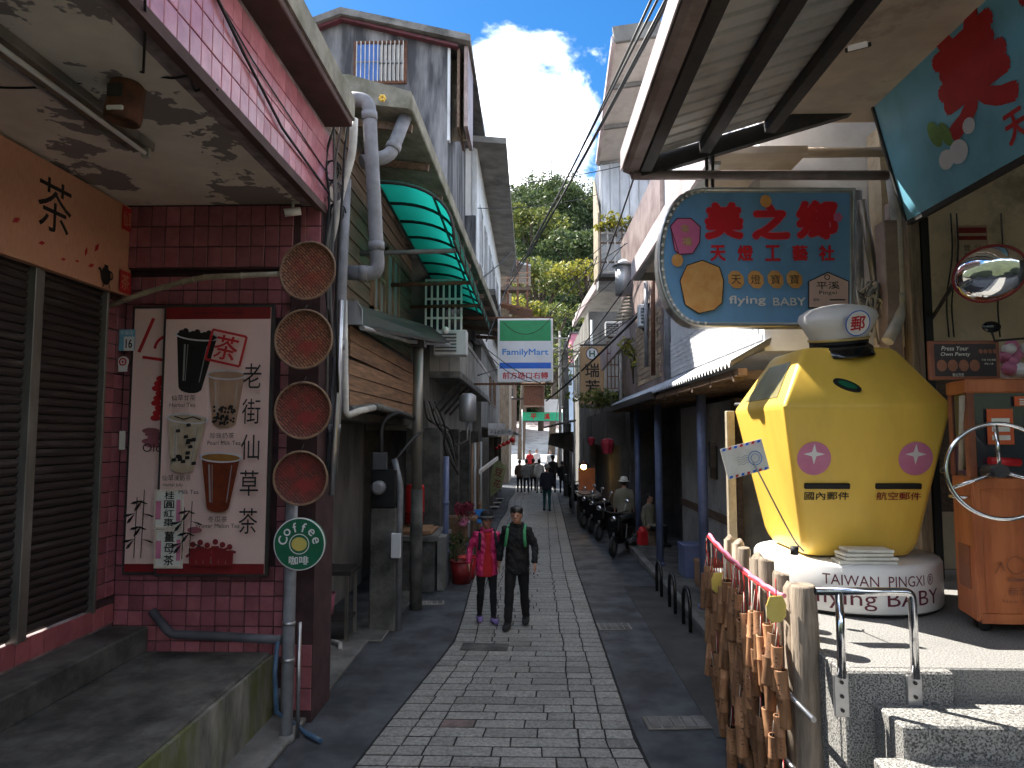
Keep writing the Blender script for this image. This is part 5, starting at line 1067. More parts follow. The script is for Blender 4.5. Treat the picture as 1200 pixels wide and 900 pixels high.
# ================================================================== shop building on the right
sh = thing('lantern_shop', (4.5,7,0), 'sky lantern craft shop with a tin awning and beige soffit', 'building')
b = MB(); b.box(3.85,9,7.42,7.7,ZP,6.2,M['beige_wall']); b.build('back_wall', sh)
b = MB(); b.box(2.46,9,-3,7.05,6.08,6.3,M['soffit2']); b.box(2.46,9,-3,7.05,6.3,9.5,M['wall_grey']); b.build('soffit', sh)
b = MB(); b.box(8.9,9.2,-3,7.4,0,6.2,M['dark_wall']); b.build('side_wall', sh)
for (x0,x1,y0,y1,m_) in ((3.80,3.92,6.85,7.0,'wood_grey'),(3.94,4.02,6.86,7.0,'black'),(3.62,3.76,6.95,7.15,'gutter')): b = MB(); b.box(x0,x1,y0,y1,ZP,5.0,M[m_]); b.build('door_post', sh, bevel=.008)
b = MB(); b.box(4.02,4.75,7.36,7.415,2.0,3.75,M['wood_dark']); b.build('mouldy_board', sh)
# tin awning
xo,xi,zo,zi,yE = .98,2.46,5.56,5.98,6.82
aw = MB(); ny = 96; ys = [-2+i*(yE+2)/ny for i in range(ny+1)]
def cz(y): 
    ph = (y % .21)/.21; return .03 if ph < .22 else (.0 if ph > .32 else .03*(1-(ph-.22)/.10))
yl = []; y = -2.0
while y < yE-.01: yl += [(y,0),(y+.012,.032),(y+.05,.032),(y+.062,0)]; y += .21
yl.append((yE,0)); vs=[]
for y,h in yl: vs += [V((xo+.12,y,zo+.04+h)),V((xi,y,zi+.04+h))]
aw.add(vs,[(2*i,2*i+1,2*i+3,2*i+2) for i in range(len(yl)-1)],M['zinc_under'])
tw = thing('tin_awning', (1.7,3,5.5), 'ribbed tin awning on dark steel beams above the lantern shop sign', 'awning'); aw.build('sheet', tw, recalc=False)
for f in (.06,.50,.985):
    x = xo+.12+(xi-xo-.12)*f; z = zo+(zi-zo)*f-.045; b = MB(); b.bar(V((x,-2,z)),V((x,yE,z)),.11,.12,M['dark_iron']); b.build('beam', tw)
b = MB(); b.bar(V((xo+.14,yE+.07,zo-.03)),V((3.55,yE+.07,zo-.03+(3.55-xo)*(zi-zo)/(xi-xo)*.98)),.10,.17,M['dark_iron']); b.build('end_beam', tw)
b = MB(); b.prism([V((xo-.03,-2,zo+.16)),V((xo-.02,-2,zo-.04)),V((xo+.03,-2,zo-.06)),V((xo+.13,-2,zo-.06)),V((xo+.13,-2,zo+.02)),V((xo+.10,-2,zo+.02)),V((xo+.02,-2,zo+.0)),V((xo-.01,-2,zo+.16))],(0,yE+2.1,0),M['gutter']); b.build('gutter', tw)
b = MB(); b.box(xo-.045,xo-.032,-2,yE+.1,zo-.03,zo+.18,M['gutter_pale']); b.build('gutter_face', tw)
lamp = P(1005,48,5.6); t = thing('floodlight', lamp, 'small black floodlight clipped to the tin awning beam', 'lamp')
b = MB(); b.obox(lamp,(.20,.05,.14),M['black'],rx=.9,rz=-.5); b.build('case', t, bevel=.008); b = MB(); b.obox(lamp+V((-.012,-.02,-.03)),(.15,.012,.10),M['steel'],rx=.9,rz=-.5); b.build('lens', t)
b = MB(); b.tube(arc(lamp+V((.09,0,.07)),V((1,0,0)),V((0,0,1)),.07,-1.2,2.2,8),.008,M['black']); b.build('bracket', t)
# pipes under the awning
zq = P(760,205,6.9).z
pipe([V((P(742,196,6.9).x,6.9,zo-.08)),V((P(742,203,6.9).x,6.9,zq)),V((3.65,6.9,zq-.03))], .05, M['gutter'], 'brown drain pipe running level above the blue hanging sign', .08)
pipe([P(845,180,7.3),P(1040,178,7.3)], .055, M['soffit2'], 'tan pipe behind the tin awning end beam', .05)
for px in (828,835): b = MB(); b.bar(P(px,180,6.9),P(px,222,6.9),.03,.03,M['dark_iron']); tag(b.build('sign_hanger'), ('first' if px==828 else 'second')+' steel hanger between awning beam and hanging sign', 'hanger')
pipe([P(1045,205,7.0),P(1052,260,7.0),P(1056,360,7.0),P(1052,378,6.95),P(1040,400,6.9)], .06, M['pvc_white'], 'thick cream downpipe right of the hanging sign', .1, collars=((1,.9),))
pipe([P(1003,225,7.4),P(1008,420,7.4)], .06, M['pvc'], 'grey vertical pipe behind the hanging sign edge', .05)
pipe([P(1010,235,7.3),P(1026,330,7.3)], .045, M['steel_frame'], 'slanting steel strut beside the hanging sign', .05)
pipe([P(1042,240,7.2),P(1040,345,7.2)], .05, M['gutter'], 'brown pipe next to the cream downpipe', .05)
for k in range(9):
    x0,y0 = 1005+RND.uniform(-5,10), 330+RND.uniform(-15,30); pts = [P(x0,y0,7.1)]
    for j in range(4): pts.append(P(1025+RND.uniform(-22,22), 345+RND.uniform(-25,30), 7.1+RND.uniform(-.08,.08)))
    pts.append(P(1010+RND.uniform(-8,30),385+RND.uniform(0,20),7.1)); cable('tangled_cable', bend(pts,.3,5), .010, M['pvc_white'] if k%2 else M['cable_grey'], 'tangled cable beside the postman cap and the cream pipe', group='tangle of cables by the hanging sign')
# wall notice and cables
A,B = P(1124,333,7.38),P(1155,265,7.38); t = thing('wall_notice', A, 'cream notice with maroon bars pinned to the beige shop wall', 'notice')
b = MB(); b.box(A.x,B.x,7.38,7.39,A.z,B.z,M['soffit2']); b.build('sheet', t); p=Print((A.x,7.38,A.z),(1,0,0),(0,0,1),.002); w,h=B.x-A.x,B.z-A.z
p.rect(0,h*.88,w,h*.98,M['red_dark']); p.rect(0,h*.76,w,h*.83,M['red_dark']); p.column('營業時間',w*.32,h*.68,h*.11,h*.135,M['ink']); p.column('公休通知',w*.68,h*.68,h*.11,h*.135,M['ink']); p.line([(0,0),(w,0),(w,h),(0,h),(0,0)],.006,M['red_dark']); p.build('printed_design', t)
for k,(xa,xb) in enumerate(((1114,1112),(1121,1118),(1173,1172))): cable('wall_cable', bend([P(xa,250,7.35),P(xa+3,300,7.35),P(xb-4,350,7.35),P(xb,395,7.35)],.3), .008, M['cable'], ['thin wire left of the notice on the beige wall','second thin wire beside the notice on the beige wall','thin wire above the convex mirror'][k])
# big leaning fascia sign
T0,T1,B0,B1 = V((3.43,6.72,6.14)),V((3.43,2.6,6.17)),V((3.71,6.7,4.91)),V((3.71,2.6,4.90))
t = thing('fascia_sign', (3.6,5,4.9), 'large blue shop board with a fat red character leaning over the landing', 'sign')
nrm = (T1-T0).cross(B0-T0).normalized(); nrm = -nrm if nrm.x > 0 else nrm
b = MB(); b.prism([T0,T1,B1,B0], -nrm*.07, M['sign_teal']); b.build('panel', t)
b = MB(); b.bar(T0-nrm*.03,T1-nrm*.03,.03,.10,M['black']); b.bar(B0-nrm*.03,B1-nrm*.03,.05,.10,M['dark_iron']); b.bar(T0-nrm*.03,B0-nrm*.03,.03,.10,M['dark_iron']); b.build('frame', t)
p = Print(B0,(0,-1,0),(T0-B0),.004)
p.text('美',1.34,.83,.88,M['red'],w=.84,offset=.05); p.text('之',2.30,.83,.8,M['red'],w=.72,offset=.045); p.text('天',1.62,.22,.24,M['red'],w=.22,offset=.03); p.text('燈',1.98,.22,.24,M['red_dark'],w=.2,offset=.03)
for (x,y,rx,ry,m_) in ((.75,.56,.075,.13,'leafg'),(.88,.50,.06,.12,'leafg'),(.80,.30,.10,.085,'sign_white'),(.97,.30,.12,.10,'sign_white'),(1.17,.44,.075,.065,'sign_white')):
    M.setdefault('leafg', pm('leafg',(.16,.30,.08),rough=.5)); p.disc(x,y,rx,M[m_],ry,rot=.3 if m_=='leafg' else 0)
p.build('printed_design', t)
# hanging sign
YS = 6.62
def hs(px,py): return P(px,py,YS)
oc = [(811,222),(1000,222),(1000,380),(830,381)]
left = [(808+ (-38)*math.sin(a)*1.0, 302-79*math.cos(a)) for a in [math.pi*i/16 for i in range(17)]]
left = [(824-52*math.sin(math.pi*i/20)**.85 if 0<i<20 else 824, 302-79.5*math.cos(math.pi*i/20)) for i in range(21)]
outline = [hs(x,y) for x,y in left]+[hs(1000,381.5),hs(1000,222.5)]
t = thing('hanging_sign', hs(900,300), 'blue D shaped hanging sign with fat red characters above the yellow mailbox', 'sign')
b = MB(); b.prism([V((p_.x,YS,p_.z)) for p_ in outline],(0,.24,0),M['steel']); b.build('case', t)
cxp, czp = hs(905,302).x, hs(905,302).z
def shrink(p_,f): return V((cxp+(p_.x-cxp)*f,YS-.004,czp+(p_.z-czp)*f))
b = MB(); b.add([shrink(p_,.955) for p_ in outline],[tuple(range(len(outline)))],M['sign_blue']); b.build('face', t)
b = MB(); op = [V((p_.x,YS-.01,p_.z)) for p_ in outline]; b.tube(op+[op[0]],.022,M['steel'],6,caps=False); b.build('rim', t)
for i in range(26):
    f = i/25; x,y = 824-52*math.sin(math.pi*f)**.85 if 0<f<1 else 824, 302-79.5*math.cos(math.pi*f); c_ = shrink(hs(x,y),.972); b = MB(); b.sphere(V((c_.x,YS-.02,c_.z)),.018,M['white'],6,4); b.build('bulb', t)
O = hs(774,381); p = Print((O.x,YS-.005,O.z),(1,0,0),(0,0,1),.003); S = YS/800*1.0
def q2(px,py): v=hs(px,py); return (v.x-O.x, v.z-O.z)
M['red_lit'] = pm('red_lit',(.70,.014,.030),(.64,.012,.028),rough=.4)
for ch,x,y,w,h in (('美',848,259,47,46),('之',903,260,46,45),('鄉',957,258,50,48)):
    X,Y=q2(x,y); p.text(ch,X,Y,h*S,M['blossom'],w=w*S,offset=.075); p.text(ch,X,Y,(h-1)*S,M['red_lit'],w=(w-1)*S,offset=.055)
for ch,x in (('天',841),('燈',873),('工',905),('藝',937),('社',968)): X,Y=q2(x,297); p.text(ch,X,Y,19*S,M['red_lit'],w=18*S,offset=.035)
for ch,x in (('天',862),('燈',885),('寶',908),('寶',930)):
    X,Y=q2(x,328); p.disc(X,Y,9.5*S,M['orange_print'],11.5*S,n=8,rot=.39); p.text(ch,X,Y,11*S,M['ink'],w=11*S)
X,Y=q2(875,353); p.text('flying',X,Y,12.5*S,M['white'],w=44*S,offset=.022); X,Y=q2(924,354); p.text('BABY',X,Y,9.5*S,M['white'],w=39*S,offset=.022)
pts=[q2(946,362),q2(946,330),q2(969,319),q2(994,330),q2(994,362)]; p.poly(pts,M['ink']); cxq=sum(a for a,_ in pts)/5; cyq=sum(c for _,c in pts)/5; p.poly([(cxq+(a-cxq)*.95,cyq+(c-cyq)*.93) for a,c in pts],M['paper'])
X,Y=q2(969,335); p.text('平溪',X,Y,9*S,M['ink'],w=27*S,offset=.01); X,Y=q2(969,344); p.text('Pingxi',X,Y,5.5*S,M['ink'],w=20*S); X,Y=q2(968,325.5); p.ring(X,Y,2.4*S,3.4*S,M['ink']); X,Y=q2(955,352); p.text('菁桐',X,Y,3.4*S,M['ink']); X,Y=q2(980,352); p.line([(X-9*S,Y),(X+9*S,Y)],1.6*S,M['ink'])
# pink paper lantern drawing and small warm lanterns
pts=[q2(*a) for a in ((785,266),(793,257),(809,257),(820,267),(819,285),(811,298),(795,299),(790,294))]; p.poly(pts,M['pink']); p.line(pts+[pts[0]],1.3*S,M['maroon']); p.line([q2(785,266),q2(795,299)],1*S,M['maroon']); X,Y=q2(802,269); p.text('幸',X,Y,10*S,M['gold'],w=10*S,offset=.02); X,Y=q2(804,284); p.text('福',X,Y,10*S,M['gold'],w=11*S,offset=.02)
X,Y=q2(793,306); p.disc(X,Y,7*S,M['orange_print'],8*S,n=8); X,Y=q2(896,237); p.disc(X,Y,7*S,M['orange_print'],8*S,n=8)
pts=[q2(*a) for a in ((796,330),(804,312),(822,306),(842,314),(847,330),(845,356),(836,364),(818,368),(802,358))]; p.poly(pts,M['orange_print']); p.line(pts+[pts[0]],1.2*S,M['choc'])
X,Y=q2(980,256); 
for k in range(5): p.disc(X+3.2*S*math.cos(k*1.257),Y+3.2*S*math.sin(k*1.257),2.6*S,M['pink'])
p.build('printed_design', t)
# ================================================================== bamboo fence with wish tubes
FX = 1.78
fn = thing('log_fence', (FX,5.6,0), 'short fence of weathered wooden logs beside the granite steps', 'fence')
posts = [(6.60,1.83,.05),(6.30,1.84,.055),(6.05,1.83,.055),(5.78,1.80,.06),(5.50,1.83,.06),(5.22,1.78,.06),(4.98,1.73,.065)]
for (y,h,r) in posts:
    b = MB(); z0=-.01; x = FX+.07+RND.uniform(-.01,.01); b.tube([V((x,y,z0)),V((x+RND.uniform(-.015,.015),y,h*.5)),V((x+RND.uniform(-.015,.015),y,h-.01)),V((x,y,h))],[r*1.08,r,r*.96,r*.88],M['wood_grey'],10,sx=1.3); b.build('log', fn)
b = MB(); yN=4.66; b.tube([V((FX+.06,yN,-.02)),V((FX+.05,yN,.6)),V((FX+.03,yN,1.2)),V((FX+.015,yN,1.80)),V((FX+.015,yN,1.815))],[.105,.098,.09,.085,.07],M['wood_grey'],16); b.build('near_log', fn)
for z in (.62,1.08): b = MB(); b.tube([V((FX-.06,6.6,z+.02)),V((FX-.05,5.5,z)),V((FX-.06,4.35,z-.01))],.017,M['steel'],10); b.build('rod', fn)
rope_pts = sag(V((FX-.06,6.72,1.84)),V((FX-.09,4.70,1.725)),.05,20)
b = MB(); b.tube([p_+V((.006*math.sin(i*2.2),0,.006*math.cos(i*2.2))) for i,p_ in enumerate(rope_pts)],.016,M['blossom'],8); b.tube([p_+V((-.02,0,-.012)) for p_ in rope_pts],.009,M['red'],6); tag(b.build('fence_rope'), 'pink and red rope strung along the top of the log fence', 'rope')
def ropez(y): 
    f=(6.72-y)/2.12; return 1.84-.12*f-.05*4*f*(1-f)
# one tube, then copies
proto = bpy.data.objects.new('bamboo_tube', None); 
def tube_parts():
    M['choc_in'] = pm('choc_in',(.05,.025,.012),rough=.9)
    b = MB(); r=.043; L=.34
    b.lathe([(r*.8,-.01),(r*.8,-L+.05),(0.001,-L+.05)],M['choc_in'],12,caps=False); b.lathe([(r*.82,.001),(r*1.0,.001),(r,-.006)],M['bamboo'],14,caps=False); b.lathe([(r,-.006),(r*.98,-L*.43),(r*1.09,-L*.46),(r*1.09,-L*.475),(r*.98,-L*.50),(r*.99,-L*.97),(r*.9,-L),(r*.5,-L)],M['bamboo'],14,caps=False); t1=b.mesh('tube')
    b = MB(); b.tube([V((0,0,.14)),V((.004,0,.07)),V((.01,0,0))],.004,M['red'],5); b.tube([V((0,0,.14)),V((-.006,0,.06)),V((-.014,0,-.01))],.003,M['paper_white'],5); t2=b.mesh('string')
    b = MB()
    for k in range(9):
        z=-.05-k*.03; w=.006+.008*((k*7)%3)
        for (dx,dz) in ((0,0),(.004,.011)): 
            a0=(dx-w)/r; a1=(dx+w)/r; n_=3; vs=[]
            for i in range(n_+1): a=a0+(a1-a0)*i/n_; vs+= [V((r*1.012*math.sin(a)-0, -r*1.012*math.cos(a), z+dz+.0022)),V((r*1.012*math.sin(a), -r*1.012*math.cos(a), z+dz-.0022))]
            b.add(vs,[(2*i,2*i+1,2*i+3,2*i+2) for i in range(n_)],M['ink'])
        vs=[V((r*1.012*math.sin(.1*(k%3)),-r*1.012*math.cos(.1*(k%3)),z+.012)),V((r*1.012*math.sin(.1*(k%3)+.12),-r*1.012*math.cos(.1*(k%3)+.12),z+.012)),V((r*1.012*math.sin(.1*(k%3)+.12),-r*1.012*math.cos(.1*(k%3)+.12),z-.01)),V((r*1.012*math.sin(.1*(k%3)),-r*1.012*math.cos(.1*(k%3)),z-.01))]; b.add(vs,[(0,1,2,3)],M['ink'])
    t3=b.mesh('writing'); return t1,t2,t3
M['brush'] = pm('brush',(.03,.02,.015),rough=.7)
t1,t2,_w = tube_parts(); r=.0436; t3s=[]
for v in range(5):
    b=MB(); rr=random.Random(v+3)
    for k in range(rr.randint(4,8)):
        z=-.05-k*.031
        for j in range(rr.randint(2,4)):
            a0=rr.uniform(-.25,.1); da=rr.uniform(.02,.30); z0=z+rr.uniform(-.009,.009); dz=rr.uniform(-.012,.012) if j else .001; h=.0022
            b.add([V((r*math.sin(a0),-r*math.cos(a0),z0+h)),V((r*math.sin(a0),-r*math.cos(a0),z0-h)),V((r*math.sin(a0+da),-r*math.cos(a0+da),z0+dz-h)),V((r*math.sin(a0+da),-r*math.cos(a0+da),z0+dz+h))],[(0,1,2,3)],M['brush'])
    t3s.append(b.mesh('writing'))
spots=[]
for i in range(20):
    y=6.55-i*.098+RND.uniform(-.03,.03)
    spots.append((y,ropez(y)-.15-RND.uniform(0,.22),0))
for i in range(17):
    y=6.5-i*.112; spots.append((y,ropez(y)-.44-RND.uniform(0,.26),1))
for i in range(14):
    y=6.42-i*.13; spots.append((y,1.0-RND.uniform(0,.25),2))
for i in range(9):
    y=6.3-i*.19; spots.append((y,.62-RND.uniform(0,.25),3))
spots.sort(key=lambda q_: (q_[2], q_[0])); ORD = ['first','second','third','fourth','fifth','sixth','seventh','eighth','ninth','tenth','eleventh','twelfth','thirteenth','fourteenth','fifteenth','sixteenth','seventeenth','eighteenth','nineteenth','twentieth']; seen_ = [0]*4
for i,(y,z,lay_) in enumerate(spots):
    lab = ORD[seen_[lay_]]+' bamboo tube from the near log, '+['in the top row just under the rope','in the second row below the rope','in the row at the upper steel rod','in the lowest row near the ground'][lay_]; seen_[lay_] += 1
    g = ['top row of bamboo tubes','second row of bamboo tubes','bamboo tubes on the upper rod','low bamboo tubes'][lay_]
    x = FX-.09-(.035 if lay_ in (0,2) else 0)-RND.uniform(0,.03)-(.03 if lay_==1 else 0)
    r_ = thing('bamboo_tube',(x,y,z),lab,'bamboo tube',g); r_.rotation_euler=(RND.uniform(-.20,.20),RND.uniform(-.10,.10),RND.uniform(-1.0,-.1)); s_=RND.uniform(.82,1.18); r_.scale=(s_*.95,s_*.95,s_*RND.uniform(.9,1.15))
    for me_,nm in ((t1,'tube'),(t2,'string'),(t3s[i%5],'writing')): o=bpy.data.objects.new(nm,me_); COL.objects.link(o); o.parent=r_
for i in range(46):
    y=6.62-i*.043; z=ropez(y); L=RND.uniform(.1,.3); x=FX-.10-RND.uniform(0,.04)
    if i%2: continue
    b=MB(); b.tube([V((x,y,z)),V((x-.012*RND.uniform(-1,1),y+.01,z-L*.5)),V((x,y+.02*RND.uniform(-1,1),z-L))],.005,M['red'] if i%4 else M['paper_white'],5); tag(b.build('hanging_string'),'loose red or white string dangling from the fence rope','string','strings on the fence rope')
for (px,py,Y,lab) in ((910,714,4.62,'larger yellow wish plaque hanging beside the near log'),(843,683,6.0,'smaller yellow wish plaque at the far end of the rope')):
    c_=P(px,py,Y); t=thing('wish_plaque',c_,lab,'plaque'); b=MB(); s_=.085 if Y<5 else .085
    b.prism([c_+V((s_*1.0*x,s_*.25*x,s_*z)) for x,z in ((-.55,1),(.55,1),(.85,.3),(.8,-.6),(.4,-1),(-.4,-1),(-.8,-.6),(-.85,.3))],(0.0,.012,0),M['yellow_pale']); b.build('plate',t,bevel=.004); b=MB(); b.tube([c_+V((0,-.002,s_)),c_+V((0,0,.2))],.004,M['red']); b.build('string',t)
# stone block beside the near log
b=MB(); b.obox(V((1.93,4.42,1.22)),(.11,.16,.26),M['wood_dark'],rz=.2); tag(b.build('wood_stub',bevel=.01),'dark broken wood stub between the log and the granite block','stub')
# stakes behind the fence by mailbox
for k,(px,py,h) in enumerate(((872,560,1.9),)):
    b=MB(); b.box(2.02,2.10,7.1,7.18,ZP,3.05,M['bamboo_pole']); tag(b.build('wooden_stake',bevel=.006),'pale wooden stake standing behind the mailbox letter','stake')
# ================================================================== arcade row beyond the shop
ar = thing('arcade_house', (3.5,12,0), 'white tiled shop house with a low tin arcade roof on blue columns', 'house')
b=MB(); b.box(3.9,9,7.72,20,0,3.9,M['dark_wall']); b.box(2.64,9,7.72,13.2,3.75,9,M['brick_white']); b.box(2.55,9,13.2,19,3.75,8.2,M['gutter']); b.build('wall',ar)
bm_=MB(); bm_.box(-.012,.0,-.118,.118,-.036,.036,M['brick_white']); bme3=bm_.mesh('brick'); cnt=0
for j in range(8):
    for i in range(21):
        o=bpy.data.objects.new('brick',bme3); o.location=(2.638,7.9+i*.25+(.125 if j%2 else 0),3.92+j*.082+.0); link(o,ar)
M['brick_tan']=pm('brick_tan',(.40,.30,.20),(.28,.20,.14),rough=.8,rand=.2,scale=5)
bm_=MB(); bm_.box(-.012,.0,-.14,.14,-.05,.05,M['brick_tan']); bme4=bm_.mesh('brick')
for j in range(12):
    for i in range(10): o=bpy.data.objects.new('brick',bme4); o.location=(2.548,13.4+i*.30+(.15 if j%2 else 0),4.0+j*.118); link(o,ar)
# white tiled back wall of arcade
b=MB(); b.box(3.40,3.899,11.4,15.6,.12,3.4,M['concrete_pale']); b.build('arcade_wall',ar); b=MB(); b.box(3.37,3.398,11.4,15.6,1.25,1.40,M['wood_dark']); b.build('wall_band',ar); b=MB(); b.box(3.36,3.398,12.6,13.0,2.0,2.6,M['dark_iron']); b.build('meter_box',ar)
b=MB(); b.box(3.30,3.39,11.1,11.38,.12,3.4,M['wood_dark']); b.build('door_jamb',ar)
b=MB()
for k in range(30): b.box(3.87,3.899-.02*(k%2),7.8,9.3,.15+k*.1,.23+k*.1,M['shutter'])
b.build('roller_door',ar)
# low corrugated roof
def tin_roof(nm,parent,xo,zo,xi,zi,y0,y1,mat,pitch=.15,amp=.03):
    b=MB(); vs=[]; n=int((y1-y0)/pitch)*4; 
    for i in range(n+1): y=y0+(y1-y0)*i/n; h=amp*math.cos(2*math.pi*i/4); vs+=[V((xo,y,zo+h)),V((xi,y,zi+h))]
    b.add(vs,[(2*i,2*i+1,2*i+3,2*i+2) for i in range(n)],mat,True); b.add([v-V((0,0,.02)) for v in vs],[(2*i+2,2*i+3,2*i+1,2*i) for i in range(n)],mat,True); return b.build(nm,parent,recalc=False)
rf=tin_roof('arcade_roof',ar,2.22,3.60,2.68,3.86,7.6,19,M['zinc'])
b=MB(); b.box(2.2,2.34,12.6,19,3.46,3.6,M['dark_iron']); b.box(2.30,2.4,7.6,19,3.46,3.54,M['wood_frame']); b.build('eave_beam',rf)
for k in range(12): b=MB(); b.bar(V((2.3,7.8+k,3.46)),V((3.85,7.8+k,3.60)),.07,.10,M['wood_dark']); b.build('rafter',rf)
for (x,y,lab) in ((2.70,10.9,0),(2.66,14.4,0),(2.72,17.6,0)):
    b=MB(); b.tube([V((x,y,.12)),V((x,y,3.5))],.075 if y<16 else .07,M['blue_steel'],16); cl=b.build('column',ar); b=MB(); b.lathe([(.11,.0),(.11,.05),(.08,.07)],M['blue_steel'],14,Matrix.Translation((x,y,.12))); b.build('foot',cl)
b=MB(); b.box(2.78,2.86,10.9-.2,10.9-.08,2.3,2.7,M['dark_iron']); b.build('switch_box',ar)
# upper awning of that house
ua=thing('upper_awning',(2.2,10,5.7),'pale box gutter awning of the white house, behind the hanging sign','awning')
b=MB(); b.box(1.90,2.96,7.15,12.5,5.80,5.88,M['soffit2']); b.build('soffit',ua); b=MB(); b.box(1.86,1.90,7.1,12.5,5.66,5.98,M['gutter_pale']); b.build('gutter_face',ua); b=MB(); b.box(1.90,2.02,7.1,12.5,5.66,5.70,M['steel_frame']); b.build('gutter_base',ua)
b=MB(); b.box(1.9,2.96,12.5,12.56,5.66,5.95,M['steel_frame']); b.build('end_board',ua)
pipe([P(783,330,12.9),P(783,445,12.9)],.075,M['pvc'],'grey downpipe at the corner of the white brick wall',.05)
pipe([P(800,420,12.4),P(805,400,12.3),P(830,385,12.1),P(860,380,11.9)],.05,M['white_metal'],'white pipe climbing the sunlit brick wall',.2)
cable('steel_tube', [P(862,474,8.0),P(890,474,7.6)], .02, M['steel'], 'short steel tube poking out beside the yellow mailbox','tube',n=8)
# bike racks
for k,(px,py) in enumerate(((790,700),(818,742),(805,720))):
    c_=PZ(px,py,0.0); t=thing('bike_rack',(2.28,c_.y,0),['farthest','nearest','middle'][k]+' black hoop of the bike racks along the kerb','bike rack'); b=MB(); x,y=2.26,c_.y
    b.tube([V((x,y,0)),V((x,y,.3))]+arc(V((x,y+.22,.36)),V((0,-1,0)),V((0,0,1)),.22,0,math.pi,12)+[V((x,y+.44,0))],.028,M['gloss_black'],12); b.build('hoop',t)
    for yy in (y,y+.44): b=MB(); b.lathe([(.06,0),(.06,.012)],M['dark_iron'],12,Matrix.Translation((x,yy,0))); b.build('foot',t)
# ================================================================== RIGHT, farther: tower, eaves house, sign, poles
tw_ = thing('metal_clad_house', (3,21,6), 'tall house clad in ribbed zinc with a projecting slanted roof', 'house')
YT=21.0; x0=P(703,230,YT).x; x1=x0+2.2; zb_=P(705,270,YT).z; zt_=P(705,190,YT).z
b=MB(); b.box(x0+.03,x1+4,YT+.03,YT+1.6,zb_-1.6,zt_,M['zinc']); b.build('core',tw_)
pn=MB(); pn.add([(-.15,0,0),(-.15,0,1),(-.13,-.035,0),(-.13,-.035,1),(-.09,-.035,0),(-.09,-.035,1),(-.07,0,0),(-.07,0,1),(.15,0,0),(.15,0,1)],[(0,2,3,1),(2,4,5,3),(4,6,7,5),(6,8,9,7)],M['zinc']); pme=pn.mesh('cladding_panel')
for k in range(8): o=bpy.data.objects.new('cladding_panel',pme); o.location=(x0+.16+k*.3,YT,zb_); o.scale=(1,1,zt_-zb_); link(o,tw_)
for k in range(5): o=bpy.data.objects.new('cladding_panel',pme); o.location=(x0,YT+.2+k*.3,zb_); o.scale=(1,1,zt_-zb_); o.rotation_euler=(0,0,-math.pi/2); link(o,tw_)
a=[P(719,46,16.5),P(775,38,16.5),P(757,182,YT),P(700,190,YT)]
b=MB(); b.prism(a,(0,.1,.25),M['zinc_under']); rf_=b.build('slanted_roof',tw_)
for f in (.0,.33,.66,1): b=MB(); b.bar(a[0].lerp(a[3],f)-V((0,0,.06)),a[1].lerp(a[2],f)-V((0,0,.06)),.10,.10,M['wall_grey']); b.build('purlin',rf_)
b=MB(); b.bar(a[0]+V((0,0,.1)),a[1]+V((0,0,.1)),.12,.4,M['wall_grey']); b.build('fascia',rf_)
b=MB(); b.bar(a[0],a[3],.10,.22,M['gutter_pale']); b.build('side_trim',rf_)
bl2=thing('lattice_balcony',(x0,YT,zb_-2),'rusty lattice balcony with wooden slats below the zinc cladding','balcony')
for k in range(9): x=x0-.05+k*.22; b=MB(); b.box(x-.02,x+.02,YT-.5,YT-.46,zb_-1.5,zb_+.35,M['pvc_white'] if k%3 else M['wood_dark']); b.build('bar',bl2)
for k in range(6): b=MB(); b.box(x0-.1,x0+1.9,YT-.455,YT-.41,zb_-1.45+k*.3,zb_-1.40+k*.3,M['wood_dark'] if k%2 else M['pvc_white']); b.build('rail',bl2)
b=MB(); b.box(x0-.1,x0+2,YT-.5,YT,zb_-1.6,zb_-1.5,M['concrete_dark']); b.build('deck',bl2)
b=MB(); b.prism([V((x0-.12,YT-.5,zb_-1.5)),V((x0-.12,YT+1,zb_-1.5)),V((x0-.12,YT+1,zb_+2)),V((x0-.12,YT-.5,zb_+.4))],(.05,0,0),M['bamboo_pole']); b.build('side_screen',bl2)
# vine on balcony
def leaves(n, fn, size, mat, seed=1, name='leaves', parent=None, up=.3):
    r=np.random.default_rng(seed); c=fn(n,r); n=len(c)
    u=r.normal(size=(n,3)); u/=np.linalg.norm(u,axis=1)[:,None]; w=r.normal(size=(n,3)); w[:,2]+=up; v_=np.cross(u,w); v_/=np.linalg.norm(v_,axis=1)[:,None]; s_=size*r.uniform(.6,1.3,size=(n,1))
    vs=np.stack([c-u*s_,c-v_*s_*.45,c+u*s_,c+v_*s_*.45],1).reshape(-1,3); me=bpy.data.meshes.new(name)
    me.vertices.add(len(vs)); me.vertices.foreach_set('co',vs.astype(np.float32).ravel()); me.loops.add(4*n); me.loops.foreach_set('vertex_index',np.arange(4*n,dtype=np.int32)); me.polygons.add(n); me.polygons.foreach_set('loop_start',np.arange(0,4*n,4,dtype=np.int32)); me.update(calc_edges=True); me.materials.append(mat); return link(bpy.data.objects.new(name,me),parent)
def blob(cs):                                   # cs: (x,y,z,rx,ry,rz) lobes; leaves near each lobe's skin
    def fn(n,r):
        out=[]; tot=sum(c[3]*c[4] for c in cs)
        for c in cs:
            k=max(4,int(n*c[3]*c[4]/tot)); d=r.normal(size=(k,3)); d/=np.linalg.norm(d,axis=1)[:,None]; q=r.uniform(.55,1.08,size=(k,1))**.6; out.append(np.array(c[:3])+d*q*np.array(c[3:]))
        return np.concatenate(out)
    return fn
